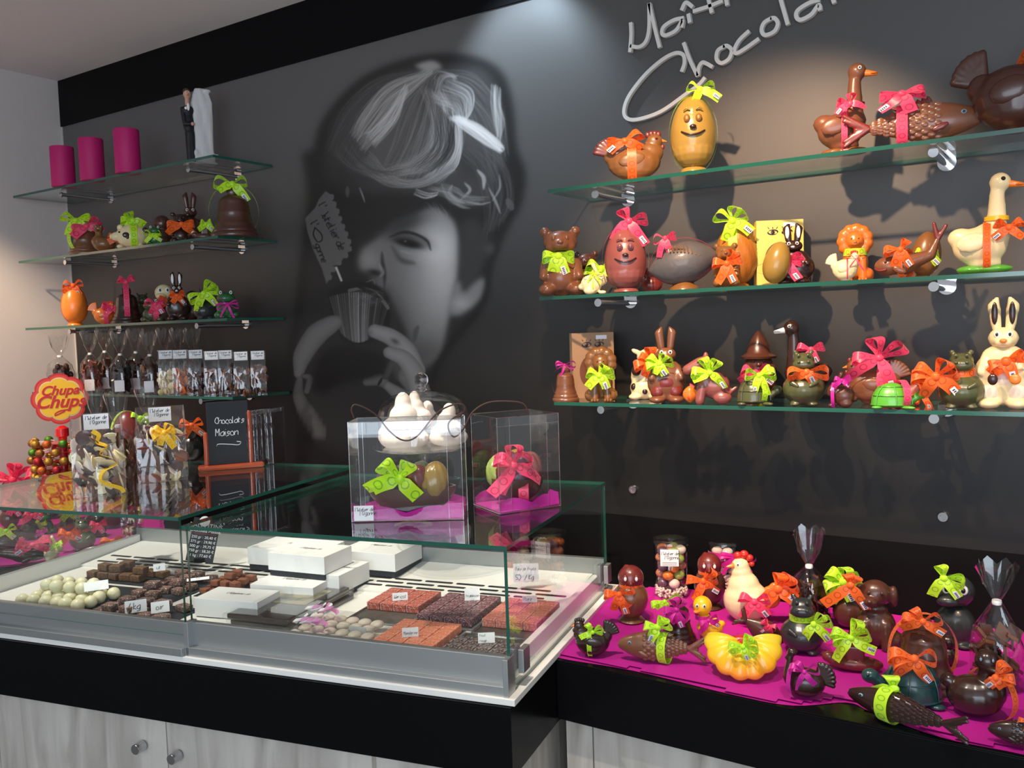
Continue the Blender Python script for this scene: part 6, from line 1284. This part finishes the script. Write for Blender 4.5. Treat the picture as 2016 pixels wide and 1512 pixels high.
pcard('small handwritten card Poire on the pink jellies', ['Poire'], 1043, 1186, 29, 13, zt+.022); pcard('small handwritten card Mandarine on the orange jellies', ['Mandarine'], 808, 1254, 32, 18, zt+.022)
pcard('small handwritten card Fruit rouge on the blackish jellies', ['Fruit', 'rouge'], 958, 1266, 33, 20, zt+.022); pcard('handwritten card Pâte de fruits 53€/Kg at the rear right of the case', ["Pate de fruits", "53  / Kg"], 1036, 1146, 50, 36, ZI+.035, -12)
pcard('blank-looking white card standing behind the white truffles', [' '], 190, 1162, 44, 22, zz+.07, -50); pcard('white card standing on the front ganache squares, left one', ['/ kg'], 268, 1206, 40, 24, zz+.02, -15)
pcard('white card standing on the front ganache squares, right one', ['Noir'], 316, 1206, 34, 22, zz+.02, -25); pcard('white card lying among the nut topped chocolates', ['Nut'], 314, 1124, 22, 16, zz+.05, -40); pcard('white card lying flat on the brown ganache squares', [' '], 390, 1142, 42, 10, zz+.042, -75)
def ballotin():
    P = atZ(392, 1106, ZI+.045); k = depth(P)/FPX; root = empty('price_sign', tuple(P), face_cam(P)-rad(8), 'black printed price sign for chocolate boxes leaning at the back of the case', 'price sign')
    W_, H_ = 52*k, 86*k; c = MB().box(-W_/2, W_/2, 0, .002, 0, H_).build('panel', 'slate_board', root, smooth=False); c.rotation_euler = (rad(-22), rad(12), 0)
    MB().box(-.015, .015, -.01, .012, 0, .012).build('clip', 'blacklam', root, smooth=False)
    c2 = MB().lathe([(.001, -.0006), (W_*.2, -.0006), (W_*.2, 0)], 24, R=rotm(90, 0, 0)); c2.v[0] = c2.v[0]+np.array([-.008, -.0002, H_*.93]); c2.build('round_logo', 'chalk', c)
    for i, (s, sz) in enumerate((('BALLOTINS', .16), ('Chocolats Maison', .105), ('250 gr : 20,40 \u20ac', .095), ('375 gr : 29,90 \u20ac', .095), ('500 gr : 39,75 \u20ac', .095), ('750 gr : 58,20 \u20ac', .095), ('1 kg : 77,60 \u20ac', .095))):
        fonttext('printed_line', s, H_*sz*.9, 'chalk', c, (0, -.0008, H_*(.78-.105*i-(.04 if i > 1 else 0))), ext=.0001)
    MB().box(-W_*.42, W_*.42, -.0008, -.0002, H_*.635, H_*.642).build('red_rule', 'red', c, smooth=False)
ballotin()
# ------------------------------------------------------------------ on top of the case
def acrylic(label, A, B, z, dep, H, eggs, rmat, sgn=1, holes=True, rcfg=None, card=False):
    P, Q = atZ(*A, z), atZ(*B, z); d = Q-P; w = float(np.hypot(d[0], d[1])); rz = math.atan2(d[1], d[0]); root = empty('acrylic_gift_box', tuple(P), rz, label, 'gift box', 'acrylic gift boxes on the case')
    mb = MB(); mb.box(0, w, 0, dep, .0005, H).build('clear_box', 'acrylic', root, smooth=False)
    e = MB(); c8 = [(0, 0), (w, 0), (w, dep), (0, dep)]
    for i in range(4):
        (a, b), (c, d_) = c8[i], c8[(i+1) % 4]; e.tube([(a, b, 0), (a, b, H)], .0010, 6); e.tube([(a, b, H), (c, d_, H)], .0011, 6); e.tube([(a, b, .001), (c, d_, .001)], .0009, 6)
    for a in (.035,): e.tube([(a, .001, .001), (a, .001, H)], .0007, 6); e.tube([(w-a, .001, .001), (w-a, .001, H)], .0007, 6)
    e.tube([(0, .002, H-.022), (w, .002, H-.022)], .0007, 6); e.build('folded_edges', 'acrylicedge', root)
    t = MB(); hh = .028; V = []; n = 25; R = random.Random(int(w*1e4))
    for i in range(n):
        x = w*(i/(n-1)); V += [(x*.98+.002, .004, .002), (x*.98+.002, .004+.01*math.sin(9*x/w), hh*(.75+.5*abs(math.sin(2.2*i/n*3))+.5*(i > n*.8)))]
    t.add(V, [(2*i, 2*i+2, 2*i+3, 2*i+1) for i in range(n-1)]); V2 = [(v[0], dep-.006+(v[1]-.004), v[2]) for v in V]; t.add(V2, [(2*i, 2*i+2, 2*i+3, 2*i+1) for i in range(n-1)])
    t.box(.003, w-.003, .004, dep-.004, .0015, .006); t.build('tissue_lining', 'tissue', root, angle=180)
    # chocolate half shell filled with small patterned eggs
    cx, cy = w*.52, dep*.5; rx, ry = w*.40, dep*.42
    sh = MB(); prof = [(math.sin(rad(a)), 1-math.cos(rad(a))) for a in range(0, 91, 9)]; sh.lathe([(max(.001, p[0]), p[1]) for p in prof]+[(.94, 1.), (.90, .9), (.5, .4), (.001, .3)], 36); sh.v[0] = sh.v[0]*np.array([rx, ry, .068])+np.array([cx, cy, .008]); sh.build('egg_shell_half', 'mid', root)
    for i, (mx, ex, ey, hh_) in enumerate(eggs):
        eg = MB(); n0 = 28; pr = [(max(.0002, .023*math.sin(math.pi*q/14)*(1+.08*math.cos(math.pi*q/14))), -.031*math.cos(math.pi*q/14)) for q in range(15)]
        eg.lathe(pr, 54, ridge=.05, nr=9, twist=1.2, R=rotm(12*(-1)**i, 10, 0)); eg.v[0] = eg.v[0]*hh_*1.12+np.array([cx+ex*rx*.8, cy+ey*ry*.8, .078+.010*hh_]); eg.build('small_egg', mx, root)
    F = Fig('tmp', label, 'x', (0, 0, 0), .2); 
    r = F.ribbon(rmat, **rcfg); r.parent = root; r.location = (cx, cy, .0); bpy.data.objects.remove(F.root)
    if card:
        c = MB().box(.006, .054, -.0012, -.0004, .003, .040).build('label', 'paperwhite', root, smooth=False); q = MB(); write(q, "l'Atelier de", .009, .027, .005, -.0016, w=.0005); write(q, "l'Ogonne", .020, .017, .006, -.0016, w=.0005); q.build('label_writing', 'ink', c, smooth=False)
    return root, P, w, rz
glassmat('acrylicedge', (.8, .8, .8), 1.5, .15, .25)
b1, *_ = acrylic('clear acrylic gift box with lime ribbon and white label, front left one', (693, 1028), (913, 1023), ZG+.001, .105, .245, [('redbrown', .15, -.25, 1.25), ('gold', .66, -.25, 1.35), ('violet', -.62, -.2, 1.3), ('olive', .2, .5, 1.3), ('mid', .7, .4, 1.2), ('violet', -.3, .5, 1.2)], 'lime', rcfg=dict(bow=(-.10, -.27, .52), size=.38, wid=.15, loops=[135, 60], tails=3, tl=1.3, fl=.1, band=(0, 0, .22, .42, .26, 0), sticker=False), card=True)
b2, P2_, w2, rz2 = acrylic('clear acrylic gift box with pink ribbon, right one on the case edge', (984, 1013), (1104, 996), ZG+.001, .150, .24, [('redbrown', -.5, 0, 1.3), ('violet', -.1, -.4, 1.45), ('rose', .5, -.2, 1.4), ('gold', .2, .4, 1.5), ('redbrown', -.2, .5, 1.4), ('pastelgreen', -.7, .5, 1.3)], 'pink', rcfg=dict(bow=(-.22, -.32, .58), size=.36, wid=.13, loops=[85, 20, 150], tails=3, tl=1.6, fl=.1, band=(.1, 0, .22, .36, .26, 60), sticker=False))
# brown cord handle of the front gift box and of the right one
def cord(label_pts, parent):
    inv = parent.matrix_basis.inverted(); P = [inv@Vector(p) for p in label_pts]; MB().tube(smooth_path([tuple(p) for p in P], 8), .0021, 8).build('cord_handle', 'cord', parent)
def cpt(px, py, ref): # point seen at (px,py) at the same range as ref
    d = ray(px, py); return CAM+d*((np.array(ref)-CAM)@FW)
f1 = np.array(b1.location); cord([cpt(*p, f1+FW*(-.012+.004*i)) for i, p in enumerate([(697, 822), (692, 806), (702, 797), (738, 815), (768, 850), (795, 867), (822, 858), (862, 812), (900, 795), (916, 803), (908, 817), (898, 822)])], b1)
f2 = np.array(b2.location); cord([cpt(*p, f2+FW*(.004*i-.03)) for i, p in enumerate([(910, 812), (885, 830), (884, 848), (895, 860), (912, 845), (930, 812), (960, 793), (1000, 790), (1030, 795), (1041, 815)])], b2)
def dome():
    a, b = -.52, .66; P = np.array(case_pt(a, b, ZG)); zz_ = lambda py, px=875: (lambda d: CAM[2]+d[2]*(np.hypot(*(P-CAM)[:2])/np.hypot(*d[:2])))(ray(px, py))
    zp = zz_(876); zd = zz_(770); r = .150; root = empty('cake_stand', tuple(P), 0, 'glass cake stand on the case carrying big cream meringues', 'cake stand'); H0 = zp-ZG
    MB().lathe([(.07, .001), (.075, .004), (.05, .010), (.014, .03), (.012, H0*.6), (.02, H0*.85), (.05, H0-.006), (r, H0-.004), (r+.004, H0+.002), (r, H0+.002), (.001, H0)], 48).build('stand', 'jar', root)
    MB().tube([((r+.003)*math.cos(t), (r+.003)*math.sin(t), H0) for t in np.linspace(0, 2*math.pi, 60)], .0022, 8).build('plate_rim', 'acrylicedge', root)
    hd = zd-zp; rt = empty('glass_dome', (P[0], P[1], zp+.003), 0, 'clear glass cloche with round knob over the cream meringues', 'cloche')
    MB().lathe([(.142, .0), (.142, hd*.45), (.135, hd*.66), (.118, hd*.82), (.09, hd*.93), (.05, hd*.985), (.012, hd)], 56).build('dome', 'domeglass', rt)
    MB().lathe([(.010, hd-.002), (.018, hd+.004), (.012, hd+.010), (.012, hd+.016)], 24).ell((0, 0, hd+.034), (.0215,)*3, None, 24, 0, 14).build('knob', 'knobglass', rt)
    R = random.Random(8)
    for i, (x, y, s, lb) in enumerate(((-.055, -.02, 1.32, 'large cream meringue at left on the glass cake stand'), (.078, -.030, .98, 'peaked cream meringue at right on the glass cake stand'), (.01, .07, 1.0, 'cream meringue at the back of the glass cake stand'), (-.02, .01, .86, 'topmost cream meringue heaped on the others'))):
        z0 = .0 if i < 3 else .050
        mb = MB(); 
        for q in range(4): rr = .058*s*(1-.22*q); mb.ell((R.uniform(-.006, .006), R.uniform(-.006, .006), .024+.026*q*s), (rr*R.uniform(.95, 1.12), rr*R.uniform(.95, 1.1), .028*s))
        for q in range(7): t = R.uniform(0, 6.28); mb.ell((.042*s*math.cos(t), .042*s*math.sin(t), .02+R.uniform(0, .03)), (.024, .022, .018), rotm(0, R.uniform(-30, 30), math.degrees(t)))
        mb.cap((0, 0, .085*s), (R.uniform(-.015, .015), 0, (.120 if i == 1 else .100)*s), .022, .006); o = mb.build('meringue', 'meringue', None, vox=.0045, sm=2); c_, s_ = math.cos(-.6), math.sin(-.6)
        X = np.array([x, y]); X = np.array([X[0]*RT[0]-X[1]*RT[1], X[0]*RT[1]+X[1]*RT[0]]); o.location = (P[0]+X[0], P[1]+X[1], zp+.003+z0); tag(o, lb, 'meringue', 'cream meringues')
m, nt, b_ = newmat('knobglass'); b_.inputs['Transmission Weight'].default_value = 1; b_.inputs['Roughness'].default_value = .02; b_.inputs['IOR'].default_value = 1.45
glassmat('domeglass', (.97, .97, .97), 1.5, .02, .05)
dome()
# chalk board on its wooden stand
def board():
    P = atZ(456, 922, ZGL+.0005); k = depth(P)/FPX; root = empty('chalkboard_stand', tuple(P), face_cam(P)+rad(3), 'small chalkboard reading Chocolats Maison in a red-brown wooden stand', 'sign')
    w = 62*k; MB().box(-w, w, -.028, .028, 0, .016).build('foot', 'redwood', root, bev=.007, smooth=False)
    for x, h in ((-45*k, 74*k), (38*k, 112*k)): MB().lathe([(.0075, .014), (.008, .02), (.008, h-.004), (.005, h)], 20, c=(x, 0, 0)).build('post', 'redwood', root)
    b = MB().box(-42*k, 36*k, -.004, .004, .016, 132*k).build('slate', 'slate_board', root, smooth=False, bev=.001)
    t = MB(); write(t, 'Chocolats', -27*k, 90*k, 7*k, -.0046, w=.0010, slant=.08); write(t, 'Maison', -27*k, 66*k, 8*k, -.0046, w=.0010, slant=.08)
    q = smooth_path([(-26*k, 0, 46*k), (-22*k, 0, 50*k), (0, 0, 48*k), (15*k, 0, 46*k), (20*k, 0, 51*k), (12*k, 0, 53*k)], 6); q[:, 1] = -.0046; t.strip(q, np.tile([0, 0, .0011], (len(q), 1))); t.build('chalk_writing', 'chalk', b, smooth=False)
board()
def bars():
    R = random.Random(2)
    for i in range(6):
        px = 503+9*i; P = atZ(px, 916-1.2*i, ZGL+.0005); k = depth(P)/FPX; root = empty('chocolate_bar', tuple(P), face_cam(P)+rad(55+R.uniform(-4, 4)), 'upright dark chocolate bar in cellophane behind the chalkboard, '+('leftmost', 'second from left', 'third from left', 'fourth from left', 'second from right', 'rightmost')[i], 'chocolate bar', 'chocolate bars behind the chalkboard')
        MB().box(-.035, .035, -.004, .004, 0, 100*k).build('bar', 'dark' if i else 'mid', root, smooth=False, bev=.001); MB().box(-.04, .04, -.0075, .0075, .0003, 108*k).build('wrapper', 'cello', root, smooth=False, bev=.002)
bars()
def curl(root, px, mat='yellow_r'): pass
def topbag(kind, px, py, h, label, **k):
    F = fig(kind, 'gift_bag', label, 'bag', atZ(px, py, ZGL+.0005), h, **k); return F
F = topbag('gussetbag', 198, 972, 160, 'large clear gift bag of mixed chocolates with yellow curled ribbon, left one', kw=dict(filler='disc', cols=['cream', 'marsh', 'milk', 'dark', 'mid', 'cream'], fillz=.72, w=.29, d=.17, n=80, ps=1.3), sx=1.)
F2 = topbag('gussetbag', 322, 945, 146, 'large clear gift bag of mixed chocolates with yellow bow, right one beside the chalkboard', kw=dict(filler='disc', cols=['milk', 'marsh', 'dark', 'mid', 'rose', 'cream'], fillz=.70, w=.31, d=.18, n=80, ps=1.3), sx=1.)
for FF, pts in ((F, [(-.05, .80), (.02, .74), (.0, .66), (.10, .60), (.02, .52), (.16, .45), (.20, .38), (.04, .30), (.02, .18), (.22, .08), (.26, .02)]), (F2, [(-.1, .62), (.0, .70), (.06, .62), (.0, .56), (.12, .66), (.16, .56), (.10, .50)])):
    mb = MB(); P = smooth_path([(x, -.21-.015*math.sin(5*i), z) for i, (x, z) in enumerate(pts)], 7); T = np.gradient(P, axis=0); T /= np.linalg.norm(T, axis=1)[:, None]; Nn = np.cross(T, [0, 1, 0]); ph = np.linspace(0, 9, len(P))[:, None]
    mb.strip(P, (Nn*np.cos(ph*.35)+np.array([0, 1, 0])*np.sin(ph*.35))*.026); FF.fin(mb, 'curled_ribbon', 'yellow_r')
F2.ribbon('yellow_r', bow=(.04, -.22, .66), size=.22, wid=.07, loops=[150, 60, 20, 200], sticker=False)
topbag('twistbag', 238, 940, 168, 'tied cellophane bag standing behind the left gift bag', kw=dict(filler='disc', cols=['cream', 'milk', 'mid'], neck=.60), sx=.62)
topbag('twistbag', 296, 912, 150, 'tied cellophane bag standing behind the right gift bag', kw=dict(filler='disc', cols=['marsh', 'mid'], neck=.60), sx=.66)
topbag('twistbag', 196, 935, 172, 'tied cellophane bag at the back left behind the left gift bag', kw=dict(filler='disc', cols=['marsh', 'mid'], neck=.62), sx=.5)
fig('egg', 'chocolate_egg', 'dark red chocolate egg with lime ribbon behind the gift bags', 'egg', atZ(254, 908, ZGL+.0005), 100, args=('redbrown',), rib=[dict(mat='lime', bow=(.25, -.1, .85), size=.25, wid=.1, band=(0, 0, .50, .32, .50, 20), sticker=False)])
fig('ballhead', 'chocolate_figure', 'black chocolate figure with orange ribbon behind the right gift bag', 'figure', atZ(381, 908, ZGL+.0005), 82, args=('black',), rib=[rb('orange_r', .0, -.3, .9, .35, wid=.13)])
# lollipop tree with its round sign, by the left wall
def lollies():
    best = None   # range where the sign and its mirror image in the glass top agree
    for t in np.linspace(2., 6, 400):
        z1, z2 = [(ray(px, py)/np.hypot(*ray(px, py)[:2])*t)[2] for px, py in ((120, 782), (125, 966))]; e = abs(z1+z2+.876)
        if best is None or e < best[0]: best = (e, t)
    d = ray(121, 830); P = CAM+d*((-.42+2.5)/d[1]); P[2] = ZT; k = depth(P)/FPX; rz = face_cam(P)
    root = empty('lollipop_stand', tuple(P), rz, 'red lollipop stand with a round yellow and red Chupa Chups sign by the left wall', 'lollipop stand')
    zpx = lambda py: (lambda dd: CAM[2]+dd[2]*np.hypot(*(P-CAM)[:2])/np.hypot(*dd[:2]))(ray(121, py))-ZT
    zc, z0 = zpx(785), zpx(838); rr = 51*k
    def flower(r, a, n=8):
        pts = []
        for i in range(96): u = 2*math.pi*i/96; q = r*(1-a+a*abs(math.cos(n*u/2+math.pi*0))**.7); pts.append((q*math.cos(u), zc+q*math.sin(u)*.98))
        return pts
    s = MB().prism(flower(rr, .10), -.004, .004).build('sign_board', 'logo_red', root, smooth=False)
    MB().prism(flower(rr*.93, .10), -.0046, -.0042).build('rim_line', 'rimlogo', s, smooth=False); MB().prism(flower(rr*.84, .11), -.0052, -.0047).build('cream_line', 'cream', s, smooth=False); MB().prism(flower(rr*.80, .11), -.0058, -.0053).build('yellow_field', 'yellow_plastic', s, smooth=False)
    fonttext('logo_word', 'Chupa', rr*.50, 'logo_red', s, (0, -.0064, zc+rr*.16), bold=rr*.014, shear=.35, ext=.0003); fonttext('logo_word', 'Chups', rr*.66, 'logo_red', s, (0, -.0064, zc-rr*.32), bold=rr*.018, shear=.35, ext=.0003)
    q = smooth_path([(rr*.35, 0, zc-rr*.42), (0, 0, zc-rr*.46), (-rr*.2, 0, zc-rr*.56), (-.02, 0, zc-rr*.62), (rr*.15, 0, zc-rr*.48)], 6); q[:, 1] = -.0064; mb = MB(); mb.strip(q, np.tile([0, 0, rr*.03], (len(q), 1))); mb.build('logo_swash', 'logo_red', s, smooth=False)
    MB().lathe([(.035, 0), (.04, .01), (.03, .02), (.016, .03), (.016, z0-.05), (.026, z0-.045), (.026, z0-.012), (.010, z0)], 24).build('pole', 'red_plastic', root)
    R = random.Random(1); cols = ['gold', 'green', 'lionorange', 'caramel', 'redbrown', 'gold']; n = 0; lv = 0; z = z0-.07; pr = {}
    while z > .10:
        MB().lathe([(.02, z-.004), (.075, z-.003), (.078, z), (.02, z+.003)], 28).build('tier', 'red_plastic', root)
        for j in range(12):
            a = 2*math.pi*(j+.5*(lv % 2))/12; ca, sa = math.cos(a), math.sin(a); c = R.choice(cols); ln = R.uniform(.105, .125)
            if c not in pr:
                base = bpy.data.objects.new('lollipop', MB().ell((0, 0, 0), (.0185, .0185, .0175), None, 12, 0, 8).data('lollipop', ['foil_'+c])); st = bpy.data.objects.new('stick', MB().tube([(-.045, 0, 0), (0, 0, 0)], .0018, 6).data('stick', ['paperwhite'])); pr[c] = (base.data, st.data); 
            o = bpy.data.objects.new('lollipop', pr[c][0]); COL.objects.link(o); o.rotation_euler = (0, 0, rz+a); o.location = (P[0]+ln*math.cos(rz+a), P[1]+ln*math.sin(rz+a), ZT+z+.004); st = bpy.data.objects.new('stick', pr[c][1]); COL.objects.link(st); st.parent = o
            tag(o, dict(gold='gold', green='green', lionorange='orange', caramel='brown', redbrown='red')[c]+' foil wrapped lollipop in the red stand, '+('top', 'second', 'third', 'fourth', 'fifth', 'sixth', 'seventh', 'eighth', 'ninth', 'tenth')[min(lv, 9)]+' tier', 'lollipop', 'lollipops in the red stand'); n += 1
        z -= .036; lv += 1
pm('rimlogo', (.75, .06, .03), .4)
for c, v in (('gold', (.45, .27, .04)), ('green', (.10, .28, .03)), ('lionorange', (.65, .15, .03)), ('caramel', (.35, .16, .03)), ('redbrown', (.45, .03, .04))): pm('foil_'+c, v, .25, metal=.6, bump=.8, bscale=250, var=.3)
lollies()
for px, py, h, lb in ((98, 1000, 90, 'brown chocolate figure with huge pink bow in front of the lollipop stand'), (30, 1000, 84, 'brown chocolate figure with pink bow at the far left edge behind the case')):
    fig('ballhead', 'chocolate_figure', lb, 'figure', atZ(px, py+20, ZC), h, args=('mid',), rib=[rb('pink', 0, -.3, .95, .6, wid=.2, loops=[20, 160, 80])])
